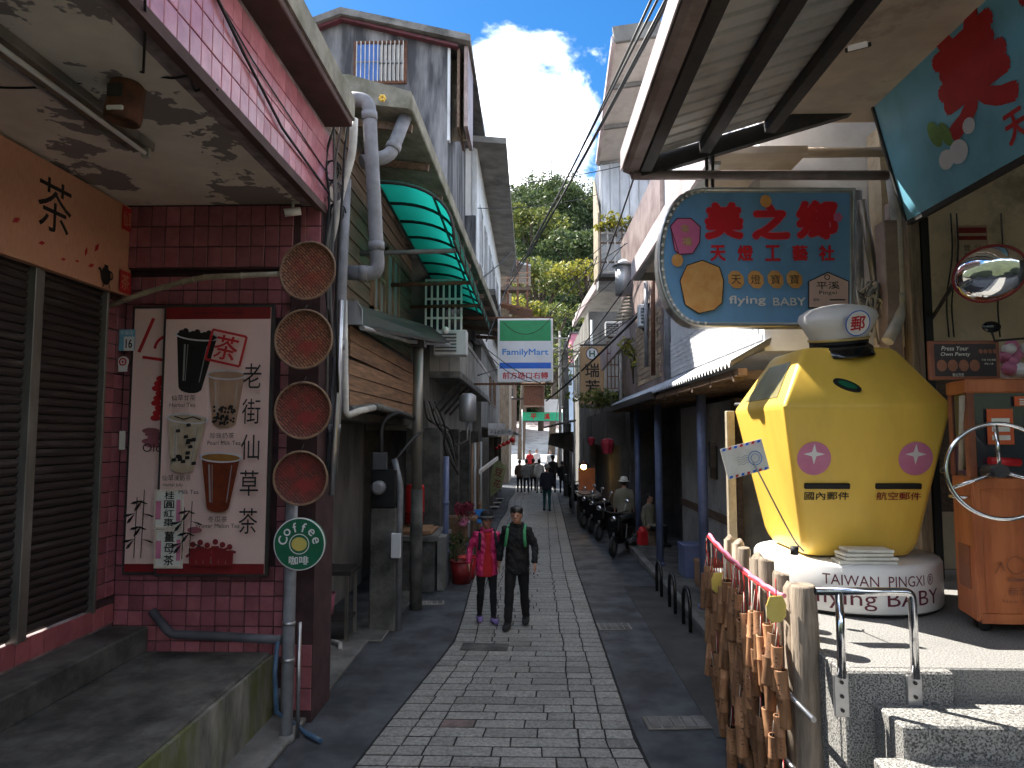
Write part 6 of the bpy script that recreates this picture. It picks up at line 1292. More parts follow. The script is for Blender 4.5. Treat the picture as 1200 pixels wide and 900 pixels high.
def bush(name,c,r,n,size,mat,label,cat='plant',seed=1,lobes=6,group=None,stem=True):
    t=thing(name,c,label,cat,group); rr=random.Random(seed); L=[(c.x+rr.uniform(-.6,.6)*r[0],c.y+rr.uniform(-.6,.6)*r[1],c.z+rr.uniform(-.5,.6)*r[2],r[0]*rr.uniform(.3,.55),r[1]*rr.uniform(.3,.55),r[2]*rr.uniform(.3,.5)) for _ in range(lobes)]
    leaves(n,blob(L),size,mat,seed,'foliage',t)
    if stem:
        for l in L[:4]: b=MB(); b.tube([V((c.x,c.y,c.z-r[2]*1.2)),V((c.x,c.y,c.z-r[2]*.5)).lerp(V(l[:3]),.3),V(l[:3])],[.03*r[2],.022*r[2],.01*r[2]],M['bark'],6); b.build('stem',t)
    return t
bush('climbing_plant',P(722,262,20.4),(.7,.3,.35),260,.09,M['leaf_yellow'],'sunlit yellow green vine on the lattice balcony',seed=3)
eh=thing('eaves_house',(2.4,27,0),'pale shop house with projecting grey eaves, below the zinc clad house','house')
YH=27; e=P(690,420,YH)
b=MB(); b.box(e.x,8,YH,YH+10,0,P(690,365,YH).z,M['wall_grey']); b.box(2.75,9,19.05,YH-.02,0,4.2,M['dark_wall']); b.build('wall',eh)
facade_windows(eh,e.x,((27.5,29.5,4.6,6.6),(30,32,4.6,6.6),(32.5,35,4.6,6.6)),fr=M['white'],sgn=-1)
b=MB(); b.prism([P(674,372,YH+6),P(702,326,YH),P(742,326,YH),P(742,372,YH+6)],(0,0,.18),M['zinc_under']); b.build('roof',eh)
b=MB(); b.bar(P(672,380,YH+6),P(700,334,YH),.12,.28,M['gutter_pale']); b.build('eave_gutter',eh)
# yellow bamboo blind and pink frame
t=thing('bamboo_blind',P(728,350,17),'yellow bamboo blind hanging by the grey duct','blind')
A=P(722,370,17.5)
for k in range(12): b=MB(); f=k/11; p0=P(741-f*21,330+f*45,17.5-f*.5); b.tube([p0,p0+V((.42,0,.05))],.03,M['bamboo_pole'],6); b.build('slat',t)
t=thing('metal_duct',P(731,330,17.2),'round grey ventilation duct beside the bamboo blind','duct'); b=MB(); c_=P(731,330,17.3); b.tube([c_+V((0,0,-.35)),c_+V((0,0,.40))],.22,M['zinc'],18); b.build('barrel',t); b=MB(); b.lathe([(.30,.40),(.05,.58)],M['zinc'],18,Matrix.Translation(c_)); b.build('cowl',t)
b=MB(); b.bar(P(705,425,20),P(737,385,17.5),.06,.5,M['gutter_pale']); tag(b.build('stair_side'),'pale pink slanted stair side next to the wooden sign','stair')
# wooden hanging sign
A,B=P(680,466,20.5),P(708,406,20.5); t=thing('wooden_sign',A,'tall wooden sign with a green H and black characters on the right','sign')
M['sign_wood']=pm('sign_wood',(.42,.28,.15),(.28,.18,.10),rough=.6,scale=4,stretch=(6,1,.4))
b=MB(); b.box(A.x,B.x,20.5,20.62,A.z-.2,B.z,M['sign_wood']); b.build('board',t,bevel=.01)
p=Print((A.x,20.5,A.z),(1,0,0),(0,0,1),.003); w,h=B.x-A.x,B.z-A.z; p.disc(w/2,h-.22,.19,M['ink']); p.disc(w/2,h-.22,.165,M['sign_white']); p.text('H',w/2,h-.22,.2,M['green_dark'],offset=.04); p.text('瑞',w/2,h-.72,.42,M['ink'],w=.42,offset=.02); p.text('芳',w/2,h-1.22,.42,M['ink'],w=.42,offset=.02); p.build('lettering',t)
b=MB(); b.bar(V((A.x,20.56,B.z+.05)),V((2.9,20.56,B.z+.05)),.05,.05,M['dark_iron']); b.build('bracket',t)
bush('climbing_plant',P(742,418,16.5),(.35,.3,.55),160,.07,M['leaf_yellow'],'bright yellow green plant above the arcade roof',seed=5)
bush('climbing_plant',P(697,470,19),(.9,.5,.35),420,.08,M['leaf_mid'],'tangled vine over the arcade below the wooden sign',seed=6)
# utility pole
def upole(px,py,Y,lab,r=.15,h=None):
    top=P(px,py,Y); t=thing('utility_pole',(top.x,Y,0),lab,'pole'); b=MB(); b.tube([V((top.x,Y,0)),V((top.x,Y,top.z))],[r,r*.75],M['concrete'],12); b.build('shaft',t)
    for k in range(2): b=MB(); b.bar(V((top.x-.7,Y-.1,top.z-.5-.7*k)),V((top.x+.7,Y-.1,top.z-.5-.7*k)),.07,.09,M['steel_frame']); ca=b.build('crossarm',t); 
    for k in (-.6,0,.6): b=MB(); b.lathe([(.04,0),(.06,.05),(.03,.12)],M['white'],8,Matrix.Translation((top.x+k,Y-.1,top.z-.44))); b.build('insulator',t)
    return top
pt1=upole(663,400,32,'grey utility pole standing between the two hanging signs'); pt2=upole(656,388,46,'thinner utility pole behind the first one',.12)
b=MB(); c_=P(672,470,33)
# far buildings
def farblock(nm,px0,px1,py0,Y,mat,lab,wins,depth=10,roof=M['concrete']):
    A=P(px0,py0,Y); B=P(px1,py0,Y); t=thing(nm,(A.x,Y,0),lab,'building'); b=MB(); b.box(A.x,B.x,Y,Y+depth,0,A.z,mat); b.build('wall',t); b=MB(); b.box(A.x-.2,B.x+.2,Y-.2,Y+depth,A.z,A.z+.2,roof); b.build('roof',t)
    for (a0,a1,b0,b1) in wins:
        p0,p1=P(a0,b1,Y),P(a1,b0,Y); b=MB(); b.box(p0.x,p1.x,Y-.03,Y-.002,p0.z,p1.z,M['dark_glass']); w_=b.build('window',t); b=MB(); b.box(p0.x-.05,p1.x+.05,Y-.08,Y-.035,p0.z-.08,p0.z,M['white']); b.build('sill',w_)
    return t
M['pink_wall']=pm('pink_wall',(.62,.24,.30),(.55,.20,.26),rough=.8,scale=1); M['blue_wall']=pm('blue_wall',(.42,.50,.60),(.34,.42,.52),rough=.7,scale=1); M['white_wall']=pm('white_wall',(.70,.69,.66),(.6,.59,.56),rough=.8,scale=.8)
farblock('pink_building',670,760,391,72,M['pink_wall'],'pink walled building in front of the forested hill',((676,680,409,416),(684,689,409,416)))
farblock('pale_blue_building',660,760,428,64,M['blue_wall'],'pale blue house below the pink building',((665,670,440,452),(673,678,440,452),(682,688,440,452)))
farblock('white_building',560,664,462,90,M['white_wall'],'low white building closing the end of the street',((614,620,470,480),(626,632,470,480),(640,646,470,480),(651,657,470,480)))
farblock('brown_house',540,603,440,66,M['wood_dark'],'brown timber house at the end of the street under the convenience sign',((590,595,455,465),(597,601,455,465)))
A,B=P(612,493,50),P(659,483,50); t=thing('street_banner',A,'bright green banner with red characters across the street end','banner'); M['mint']=pm('mint',(.05,.55,.30),rough=.6); b=MB(); b.box(A.x,B.x,50,50.04,A.z,B.z,M['mint']); b.build('cloth',t); p=Print((A.x,50,A.z),(1,0,0),(0,0,1),.01); w,h=B.x-A.x,B.z-A.z; p.text('平',w*.28,h/2,h*.7,M['red'],offset=.03); p.text('溪',w*.62,h/2,h*.7,M['red'],offset=.03); p.build('lettering',t)
for x in (A.x,B.x): b=MB(); b.tube([V((x,50.1,0)),V((x,50.1,B.z+.2))],.03,M['steel'],8); b.build('pole',t)
A=P(614,475,48); b=MB(); t=thing('rusty_roof',A,'rusty brown roof box below the convenience sign','roof'); b.box(A.x,P(637,475,48).x,48,51,A.z,P(614,450,48).z,M['rust']); b.build('box',t); b=MB(); b.prism([P(611,452,47.8),P(640,452,47.8),P(636,447,50),P(614,447,50)],(0,0,.15),M['wood_frame']); b.build('roof',t); 
b=MB(); b.bar(V((A.x-3.2,49,A.z+.5)),V((A.x,49,A.z+.5)),.12,.12,M['dark_iron']); b.build('bracket',t)
A=P(638,483,49); b=MB(); t=thing('blank_board',A,'plain white board beside the rusty roof','board'); b.box(A.x,P(655,470,49).x,49,49.08,A.z,P(638,468,49).z,M['white']); b.build('panel',t); b=MB(); b.bar(V((A.x-.3,49.12,A.z+.4)),V((P(664,470,49).x,49.12,A.z+.4)),.06,.06,M['steel']); b.build('bracket',t)
# far canopies on the right side
t=thing('stall_canopy',P(648,500,30),'dark sloping stall canopy at the far right of the street','canopy')
b=MB(); b.prism([P(637,502,31),P(668,494,31),P(675,494,24),P(648,500,24)],(0,0,.07),M['dark_iron']); b.build('sheet',t); b=MB(); b.tube([V((P(668,500,29).x,29,0)),P(668,496,29)],.05,M['steel']); b.build('post',t)
t=thing('stall_canopy',P(655,515,26),'patterned drooping canopy beside the yellow lamp','canopy'); b=MB(); b.prism([P(642,521,27),P(645,508,27),P(672,506,25),P(672,530,25)],(0,.06,0),M['dark_wall']); b.build('cloth',t); b=MB(); b.tube([V((P(671,530,25.2).x,25.2,0)),P(671,507,25.2)],.05,M['steel']); b.build('post',t)
b=MB(); b.box(2.2,2.8,20,27,2.5,3.5,M['dark_wall']); b.box(2.55,3,19.5,27,0,2.5,M['dark_wall']); tag(b.build('dark_stall'),'dark stall front between the arcade and the far canopies','stall')
c_=P(684,547,22); t=thing('stall_lamp',c_,'glowing yellow lamp over the food stall','lamp'); b=MB(); b.sphere(c_,.09,emat('lamp_glow',(1,.62,.15),9),12,8); b.build('bulb',t); b=MB(); b.lathe([(.03,.14),(.16,.02)],M['rust'],14,Matrix.Translation(c_+V((0,0,.05)))); b.build('shade',t); b=MB(); b.tube([c_+V((0,0,.18)),c_+V((0,0,.9))],.008,M['cable']); b.build('cord',t)
t=thing('food_stall',PZ(682,590,0),'small food stall counter under the yellow lamp','stall'); c0_=V((1.95,22.6,0)); b=MB(); b.box(1.55,2.2,22.2,23.4,.0,.85,M['dark_iron']); b.build('counter',t); b=MB(); b.box(1.5,2.25,22.1,23.5,.85,.92,M['steel']); b.build('top',t); b=MB(); b.box(1.6,2.15,23.2,23.25,.95,1.7,M['walnut']); b.build('menu_board',t)
for (px,py,Y,s_,lab) in ((712,523,19,1.0,'dark red sky lantern hanging in the arcade'),(693,517,21,.6,'smaller dark red lantern farther along the arcade')):
    c_=P(px,py,Y); t=thing('sky_lantern',c_,lab,'lantern'); M['silk_red']=M.get('silk_red') or pm('silk_red',(.34,.02,.04),rough=.6); b=MB(); b.lathe([(.13*s_,-.20*s_),(.19*s_,.08*s_),(.17*s_,.18*s_),(.06*s_,.22*s_)],M['silk_red'],8,Matrix.Translation(c_),smooth=False); b.build('shade',t); b=MB(); b.tube([c_+V((0,0,.2*s_)),c_+V((0,0,.9))],.006,M['cable']); b.build('cord',t)
# flowers and pots of the left shop
for k,(px,py,Y,r,m_,lab) in enumerate(((541,655,13.2,.22,'red_dark','round dark red planter pot in front of the flower stall'),(547,655,13.6,.20,'red','bright red bucket beside the dark planter'))):
    c_=PZ(px,py+22,0); c_=V((P(px,py,Y).x,Y,0)); bucket(c_,r,.42,M[m_],lab)
bush('potted_shrub',V((P(534,640,13.2).x,13.2,.72)),(.3,.25,.4),220,.05,M['leaf_dark'],'dark leafy shrub in the planter by the flower stall',seed=9)
bush('flower_bunch',P(537,598,14.5),(.36,.3,.25),260,.045,pm('petal_red',(.25,.02,.05),rough=.7),'bunch of dark red flowers on the stall shelf',seed=10,cat='flowers')
bush('flower_bunch',P(547,612,14.2),(.16,.15,.12),120,.04,M['blossom'],'bunch of pale pink flowers in front of the red ones',seed=12,cat='flowers')
t=thing('flower_shelf',V((P(540,620,14.6).x,14.6,0)),'wooden shelf of the flower stall with brown boards','shelf')
sx=P(540,620,14.6).x; b=MB(); b.box(sx-.45,sx+.35,14.4,15.0,1.02,1.07,M['wood_board']); b.build('top',t); b=MB(); b.box(sx-.2,sx+.12,14.38,14.41,.2,1.0,M['wood_board']); b.build('front_board',t)
for dx in (-.42,.32): b=MB(); b.box(sx+dx-.03,sx+dx+.03,14.42,14.48,0,1.02,M['wood_dark']); b.build('leg',t)
for k in range(4): b=MB(); c_=P(553+k*3.5,575-k*3,17+k*1.5); b.tube([V((c_.x,c_.y,0)),V((c_.x,c_.y,2.6))],.035,M['white_metal'] if k%2 else M['wood_frame'],8); tag(b.build('awning_pole'),['nearest','second','third','farthest'][k]+' slim awning pole of the left shops','pole')
t=thing('price_board',P(558,605,16),'blue and white price board at the flower stall','board'); A=P(561,612,16.5); b=MB(); b.box(A.x-.1,A.x+.14,16.5,16.53,A.z-.02,A.z+.3,M['blue_lt']); b.build('panel',t); b=MB(); b.box(A.x+.0,A.x+.04,16.535,16.56,0,A.z,M['wood_frame']); b.build('leg',t)
for k in range(3):
    c_=PZ(581+k*3,597-k*5,.0); t=thing('white_slipper',c_,['nearest','middle','farthest'][k]+' of the white trays at the foot of the left shops','tray'); b=MB(); b.obox(V((c_.x-.05,c_.y,.10)),(.35,.12,.03),M['white'],rz=.2); b.build('tray',t); b=MB(); b.box(c_.x-.15,c_.x+.05,c_.y-.03,c_.y+.03,0,.085,M['dark_iron']); b.build('stand',t)
# ================================================================== hill and forest
b=MB(); n=40; vs=[]; 
def hz(x,y): 
    s_=max(0,(y-74)/85); base=58*min(1,s_)**1.05; k=.5+.5*math.exp(-((x-6)/42.0)**2); return -.3+base*k+1.5*math.sin(x*.21+y*.13)*min(1,s_*4)
for j in range(n+1):
    for i in range(n+1): x=-160+320*i/n; y=76+150*j/n; vs.append(V((x,y,hz(x,y))))
b.add(vs,[(j*(n+1)+i,j*(n+1)+i+1,(j+1)*(n+1)+i+1,(j+1)*(n+1)+i) for j in range(n) for i in range(n)],M['soil'],True); struct(b,'hill',recalc=False)
def forest(n,r):
    out=[]; rr=random.Random(5)
    for k in range(520):
        dense = k<300
        x=rr.uniform(-14,26) if dense else rr.uniform(-120,130); y=rr.uniform(80,170); z=hz(x,y); R_=rr.uniform(2.4,4.4); h=R_*rr.uniform(.9,1.4); m=760 if dense else 110
        L=[(x+rr.uniform(-.6,.6)*R_,y+rr.uniform(-.6,.6)*R_,z+h*rr.uniform(.6,1.5),R_*rr.uniform(.35,.6),R_*rr.uniform(.35,.6),h*rr.uniform(.25,.45)) for _ in range(6)]
        out.append(blob(L)(m,r))
    return np.concatenate(out)
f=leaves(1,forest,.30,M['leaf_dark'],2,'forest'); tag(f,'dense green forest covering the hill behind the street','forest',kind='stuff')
def tree(px,py,Y,R_,lab,mat,seed,n=1800,size=.25,flat=.7):
    c_=P(px,py,Y); t=thing('tree',(c_.x,Y,0),lab,'tree','trees before the hill'); rr=random.Random(seed); L=[(c_.x+rr.uniform(-.75,.75)*R_,Y+rr.uniform(-.6,.6)*R_,c_.z+rr.uniform(-.5,.4)*R_*flat,R_*rr.uniform(.25,.45),R_*rr.uniform(.25,.45),R_*flat*rr.uniform(.15,.3)) for _ in range(11)]
    leaves(n,blob(L),size,mat,seed,'crown',t); b=MB(); b.tube([V((c_.x,Y,0)),V((c_.x+.3,Y,c_.z*.5)),V((c_.x,Y,c_.z))],[.35,.28,.12],M['bark'],9)
    for l in L: b.tube([V((c_.x+.1,Y,c_.z*.75)),V(l[:3]).lerp(V((c_.x,Y,c_.z)),.4),V(l[:3])],[.13,.09,.03],M['bark'],6)
    b.build('trunk',t)
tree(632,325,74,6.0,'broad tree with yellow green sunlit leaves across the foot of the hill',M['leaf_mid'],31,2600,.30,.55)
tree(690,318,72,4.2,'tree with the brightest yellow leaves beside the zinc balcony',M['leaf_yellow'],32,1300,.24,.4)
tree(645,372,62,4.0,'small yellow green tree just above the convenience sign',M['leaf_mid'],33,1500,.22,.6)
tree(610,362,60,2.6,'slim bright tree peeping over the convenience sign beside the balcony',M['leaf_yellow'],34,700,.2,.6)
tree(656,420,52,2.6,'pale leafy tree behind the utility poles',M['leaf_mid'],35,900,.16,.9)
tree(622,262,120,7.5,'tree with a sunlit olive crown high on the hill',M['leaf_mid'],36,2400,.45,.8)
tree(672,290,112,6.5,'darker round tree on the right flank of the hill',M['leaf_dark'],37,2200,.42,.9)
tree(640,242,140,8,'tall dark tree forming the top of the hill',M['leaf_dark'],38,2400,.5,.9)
b=MB(); c_=P(646,192,170); b.tube([V((c_.x,170,40)),P(646,186,170)],.25,M['steel'],6); tag(b.build('radio_mast'),'thin mast rising from the hilltop trees','mast')
# ================================================================== overhead wires
W=[((788,-15,8),(596,330,34),.6,.022),((770,-15,9),(598,322,34),.9,.022),((778,-15,8.5),(604,318,36),.3,.02),((800,-30,8),(590,345,33),.4,.024),((815,-20,8.5),(700,330,20),.3,.020),((598,217,20),(736,193,20),.1,.014),((560,244,16),(700,228,20),.25,.010),((772,345,14),(640,470,26),.2,.03),((760,300,15),(640,460,28),.15,.016),((700,300,20),(645,455,30),.2,.014),((583,430,17),(700,300,21),.3,.014),((560,330,16),(600,295,30),.1,.02),((570,400,16),(606,300,32),.1,.016),((645,400,30),(560,440,18),.3,.016),((665,405,32),(608,450,20),.3,.014),((663,402,32),(584,425,18),.4,.012),((663,410,32),(700,470,20),.2,.014),((663,408,32),(650,500,50),.1,.02)]
names=['first','second','third','fourth','fifth','sixth','seventh','eighth','ninth','tenth','eleventh','twelfth','thirteenth','fourteenth','fifteenth','sixteenth','seventeenth','eighteenth']
for k,(a,c,d,r) in enumerate(W):
    lab = names[k]+' overhead wire of the bundle sloping from the tin awning to the far balcony' if k<5 else names[k]+' thin wire strung across the street'
    cable('overhead_wire', sag(P(*a),P(*c),d*.5,18), r, M['cable'], lab, 'wire','overhead wires', n=5)

# clutter on the right-hand upper floors
for k,(px,py,Y,w_,lab) in enumerate(((712,395,24,.8,'grey air conditioner on the eaves house wall'),(752,385,15.2,.7,'white air conditioner on the tan brick wall'))):
    c_=P(px,py,Y); t=thing('air_conditioner',c_,lab,'air conditioner'); b=MB(); b.box(c_.x-.1,c_.x+w_,Y-.3,Y,c_.z,c_.z+.5,M['white_metal']); b.build('casing',t,bevel=.02)
    for j in range(5): b=MB(); b.box(c_.x-.06,c_.x+w_*.6,Y-.318,Y-.302,c_.z+.08+j*.075,c_.z+.11+j*.075,M['pvc_dark']); b.build('louvre',t)
    b=MB(); b.bar(V((c_.x,Y-.05,c_.z-.03)),V((c_.x+w_,Y-.05,c_.z-.03)),.05,.05,M['rust']); b.build('bracket',t)
t=thing('window_cage',P(722,440,19),'rusty window cage beside the wooden sign','window cage')
A,B=P(712,455,19.0),P(738,400,19.0)
for k in range(7): x=A.x+(B.x-A.x)*k/6; b=MB(); b.box(x-.014,x+.014,19,19.03,A.z,B.z,M['rust']); b.build('bar',t)
for k in range(5): z=A.z+(B.z-A.z)*k/4; b=MB(); b.box(A.x,B.x,19.032,19.06,z-.014,z+.014,M['rust']); b.build('rail',t)
for k,(px,y0,y1,Y,m_,lab) in enumerate(((765,300,440,13.6,'rust','rusty conduit on the tan brick wall'),(757,330,430,14.6,'pvc','grey conduit on the tan brick wall'),(727,380,470,18.5,'pvc_white','cream conduit near the bamboo blind'),(693,375,460,26.6,'white_metal','white drainpipe on the eaves house'))):
    cable('wall_conduit',[P(px,y0,Y),P(px+.5,y1,Y)],.045,M[m_],lab,'pipe',n=8)
for k in range(8):
    a=P(735+RND.uniform(-10,40),250+RND.uniform(-40,120),15+RND.uniform(0,4)); c=P(640+RND.uniform(-50,30),330+RND.uniform(-20,130),28+RND.uniform(0,8))
    cable('overhead_wire',sag(a,c,RND.uniform(.1,.5),14),.011,M['cable'],'thin slack wire crossing between the right houses and the poles','wire','slack wires',n=5)
# goods under the arcades and on the left verge
for k,(x,y,w_,d_,h,m_,lab) in enumerate(((-1.95,15.6,.45,.4,.35,'card','brown carton on the left verge nearest the flower stall'),(-1.9,16.2,.5,.4,.5,'blue_lt','blue plastic crate on the left verge'),(-1.95,18.4,.5,.5,.6,'wood_board','wooden crate on the left verge under the balcony'),(-1.85,19.2,.4,.4,.4,'white_metal','white foam box on the left verge under the balcony'),(-1.8,21.2,.5,.5,.7,'card','tall brown carton on the left verge near the green banner'),(3.15,12.4,.4,.5,.45,'card','brown carton against the pale arcade wall'),(3.1,13.4,.45,.5,.6,'blue_steel','dark blue crate against the pale arcade wall'))):
    t=thing('storage_box',(x,y,0),lab,'box'); z0=.12 if x>2 else .0; b=MB(); b.box(x-w_/2,x+w_/2,y-d_/2,y+d_/2,z0,z0+h,M[m_]); b.build('box',t,bevel=.01); b=MB(); b.box(x-w_/2-.01,x+w_/2+.01,y-d_/2-.01,y+d_/2+.01,z0+h*.86,z0+h+.012,M[m_]); b.build('lid',t,bevel=.006)
# ================================================================== people
from mathutils import noise
def ripple(me, fn):
    n=len(me.vertices); co=np.empty(n*3,np.float32); no=np.empty(n*3,np.float32); me.vertices.foreach_get('co',co); me.vertices.foreach_get('normal',no)
    co=co.reshape(-1,3); d=np.array([fn(V(c)) for c in co.tolist()],np.float32); me.vertices.foreach_set('co',(co+no.reshape(-1,3)*d[:,None]).ravel()); me.update()
def fuse(b, voxel, it, fn, mats, name, parent, cut=None, fold=0.0):
    me=b.mesh('tmp'); o=bpy.data.objects.new('tmp',me); COL.objects.link(o)
    m=o.modifiers.new('r','REMESH'); m.mode='VOXEL'; m.voxel_size=voxel; s=o.modifiers.new('s','SMOOTH'); s.iterations=it; s.factor=.5
    bpy.context.view_layer.update(); ev=o.evaluated_get(bpy.context.evaluated_depsgraph_get()); r=bpy.data.meshes.new_from_object(ev); bpy.data.objects.remove(o); bpy.data.meshes.remove(me)
    r.name=name; r.materials.clear()
    for q in mats: r.materials.append(q)
    r.polygons.foreach_set('use_smooth',[True]*len(r.polygons)); r.polygons.foreach_set('material_index',[fn(p.center) for p in r.polygons])
    if cut:
        bm=bmesh.new(); bm.from_mesh(r); bmesh.ops.delete(bm,geom=[f for f in bm.faces if cut(f.calc_center_median())],context='FACES'); bm.to_mesh(r); bm.free()
    if fold:
        ripple(r, lambda c: fold*(noise.noise(V((c.x*7,c.y*7,c.z*11+c.x*6)))+.5*noise.noise(V((c.x*16,c.y*16,c.z*25+c.x*14)))))
    ob=bpy.data.objects.new(name,r); COL.objects.link(ob); ob.parent=parent; return ob
def ell(b,rings,mat,n=14):
    vs=[]
    for (z,rx,ry,x,y) in rings:
        for j in range(n): a=2*math.pi*j/n; vs.append(V((x+rx*math.cos(a),y+ry*math.sin(a),z)))
    k=len(rings); b.add(vs,[(i*n+j,i*n+(j+1)%n,(i+1)*n+(j+1)%n,(i+1)*n+j) for i in range(k-1) for j in range(n)]+[tuple(range(n))[::-1],tuple((k-1)*n+j for j in range(n))],mat)
def person(loc, rz, h, label, top, pants, shoe, hair=None, step=.12, arms=None, fine=False, hat=None, jacket=None, straps=None, headtilt=0.0, hem=.80, skirt=False, group=None, skin=None, bag=None, visor=False, sit=False, baggy=False):
    t=thing('person',loc,label,'person',group); t.rotation_euler=(0,0,rz); s=h/1.70; t.scale=(s,s,s); sk=skin or M['skin']; x=M['skin']
    vx=.0085 if fine else .02
    b=MB(); arms=arms or {}
    J={}
    for sd,sg in (('L',-1),('R',1)):
        fy=step*sg; 
        if sit: hip,kn,an=V((sg*.10,0,.5)),V((sg*.13,-.42,.5)),V((sg*.13,-.40,.09))
        else: hip,kn,an=V((sg*.085,.0,.90)),V((sg*.095,-.03-fy*.45,.49)),V((sg*.10,-fy,.085))
        b.tube([hip+V((0,0,.06)),hip,hip.lerp(kn,.5),kn,kn.lerp(an,.35),an],[.08,.098,.088,.07,.07,.056] if baggy else [.075,.092,.078,.058,.06,.042],x,12)
        b.tube([an+V((0,.06,-.038)),an+V((0,-.03,-.03)),an+V((sg*.01,-.11,-.042)),an+V((sg*.012,-.18,-.05))],[.040,.052,.048,.034],x,10,sx=1.15)
        A=arms.get(sd,((sg*.235,.03,1.16),(sg*.25,-.05,.90))); sh_=V((sg*.165,0,1.385)); el,wr=V(A[0]),V(A[1]); J[sd]=(sh_,el,wr)
        if sit: d=V((0,0,-.40)); sh_,el,wr=sh_+d,el+d,wr+d; J[sd]=(sh_,el,wr)
        b.tube([sh_+V((-sg*.05,0,.01)),sh_,sh_.lerp(el,.5),el,el.lerp(wr,.4),wr],[.05,.058,.047,.04,.038,.027],x,10)
        d=(wr-el).normalized(); fw=V((0,-1,0)); pc=wr+d*.05; b.sphere(pc,.045,x,10,6,(.55,.85,1.15))
        if fine:
            for q in range(4): off=V((0,-.028+.019*q,0)); L=(.062,.074,.07,.055)[q]; k0=pc+d*.028+off; b.tube([k0,k0+d*L*.55+V((-sg*.006,0,0)),k0+d*L+V((-sg*.022,0,0))],[.0095,.009,.0075],x,7)
            k0=pc+V((-sg*.006,-.035,.015)); b.tube([k0,k0+d*.03+V((0,-.02,0)),k0+d*.06+V((-sg*.01,-.022,0))],[.011,.010,.008],x,7)
    dz=-.40 if sit else 0
    ell(b,[(.84+dz,.12,.09,0,0),(.90+dz,.165,.115,0,0),(.98+dz,.165,.118,0,0),(1.08+dz,.148,.105,0,0),(1.20+dz,.162,.112,0,0),(1.33+dz,.18,.112,0,0),(1.40+dz,.165,.095,0,.005),(1.45+dz,.09,.07,0,.01),(1.48+dz,.058,.06,0,.01),(1.56+dz,.055,.058,0,0)],x)
    hc=V((0,-.015-headtilt*.06,1.61+dz-headtilt*.02)); b.sphere(hc,.1,x,16,12,(.78,.95,1.18)); b.sphere(hc+V((0,-.045,-.06)),.055,x,10,8,(1,.9,1.0))
    fw=V((0,-1,-headtilt)).normalized(); b.tube([hc+V((0,-.09,.012)),hc+V((0,-.112,-.018)),hc+V((0,-.095,-.028))],[.009,.014,.010],x,8)
    for sg in (-1,1): b.sphere(hc+V((sg*.08,.0,-.01)),.025,x,8,6,(.4,.9,1.2))
    zc=.99+dz if not jacket else .96+dz; neckz=1.455+dz
    wrs=[J[k][2] for k in J]
    def fn(c):
        if c.z<.085 and not sit: return 2
        for w in wrs:
            if (c-w).length<.135 and c.z<w.z+.02: return 3
        if c.z>neckz: return 3
        if c.z>.93+dz or abs(c.x)>.205: return 0
        return 1
    body=fuse(b,vx,4 if fine else 2,fn,[top,pants,shoe,sk],'body',t)
    if fine:
        ripple(body.data, lambda c: .010*noise.noise(V((c.x*6,c.y*6,c.z*14))) if .1<c.z<.86 else 0)
    # garment
    jm=jacket or top
    b=MB()
    for sd in J:
        sh_,el,wr=J[sd]; b.tube([sh_+V((-(1 if sd=='R' else -1)*.06,0,.0)),sh_,sh_.lerp(el,.5),el,el.lerp(wr,.5),el.lerp(wr,.93)],[.066,.074,.064,.058,.052,.044],x,10)
    ell(b,[(hem+dz,.185 if not skirt else .23,.135,0,0),(.90+dz,.185,.137,0,0),(1.0+dz,.18,.135,0,0),(1.10+dz,.172,.128,0,0),(1.22+dz,.185,.132,0,0),(1.34+dz,.20,.13,0,0),(1.41+dz,.175,.112,0,.005),(1.455+dz,.105,.088,0,.01),(1.475+dz,.08,.078,0,.01)],x)
    if jacket and top is not jacket:
        fuse(b,vx*1.3,3,lambda c:0,[jm],'jacket',t,cut=lambda c:(c.y<-.03 and abs(c.x)<.062+.02*math.sin(c.z*9) and c.z<1.47+dz),fold=.016 if fine else 0)
        b=MB(); ell(b,[(hem-.02+dz,.165,.122,0,0),(.95+dz,.162,.122,0,0),(1.10+dz,.155,.116,0,0),(1.25+dz,.165,.118,0,0),(1.38+dz,.14,.105,0,0),(1.455+dz,.07,.07,0,0)],x); fuse(b,vx*1.3,2,lambda c:0,[top],'shirt',t)
    else: fuse(b,vx*1.3,3,lambda c:0,[jm],'jacket',t,fold=.018 if fine else 0)
    hm=hair or M['hair']; b=MB(); b.sphere(hc+V((0,.016,.026)),.112,x,16,12,(.82,.95,1.10)); 
    if fine:
        for q_ in range(14): a_=q_*.449; b.sphere(hc+V((.065*math.cos(a_),.01+.07*math.sin(a_),.075+.02*math.sin(q_*2.1))),.036,x,8,6)

    fuse(b,vx*1.2,2,lambda c:0,[hm],'hair',t,cut=lambda c:(c.y<-.05 and c.z<hc.z+.05+.012*math.sin(c.x*70)) or c.z<hc.z-.075)
    if fine:
        b=MB(); b.tube([V((.088*math.cos(a_),.008+.082*math.sin(a_),1.468+dz-.02*max(0,-math.sin(a_)))) for a_ in [2*math.pi*i/20 for i in range(21)]],.026,x,8,caps=False); fuse(b,.012,2,lambda c:0,[jm],'collar',t,fold=.012)
        for sg in (-1,1): b=MB(); b.sphere(hc+V((sg*.033,-.085,.012)),.011,M['ink'],8,6,(1.3,.6,.7)); o=b.build('eye'); o.parent=t
        b=MB(); b.sphere(hc+V((0,-.092,-.062)),.018,M['red_dark'],8,6,(1.2,.35,.3)); o=b.build('mouth'); o.parent=t
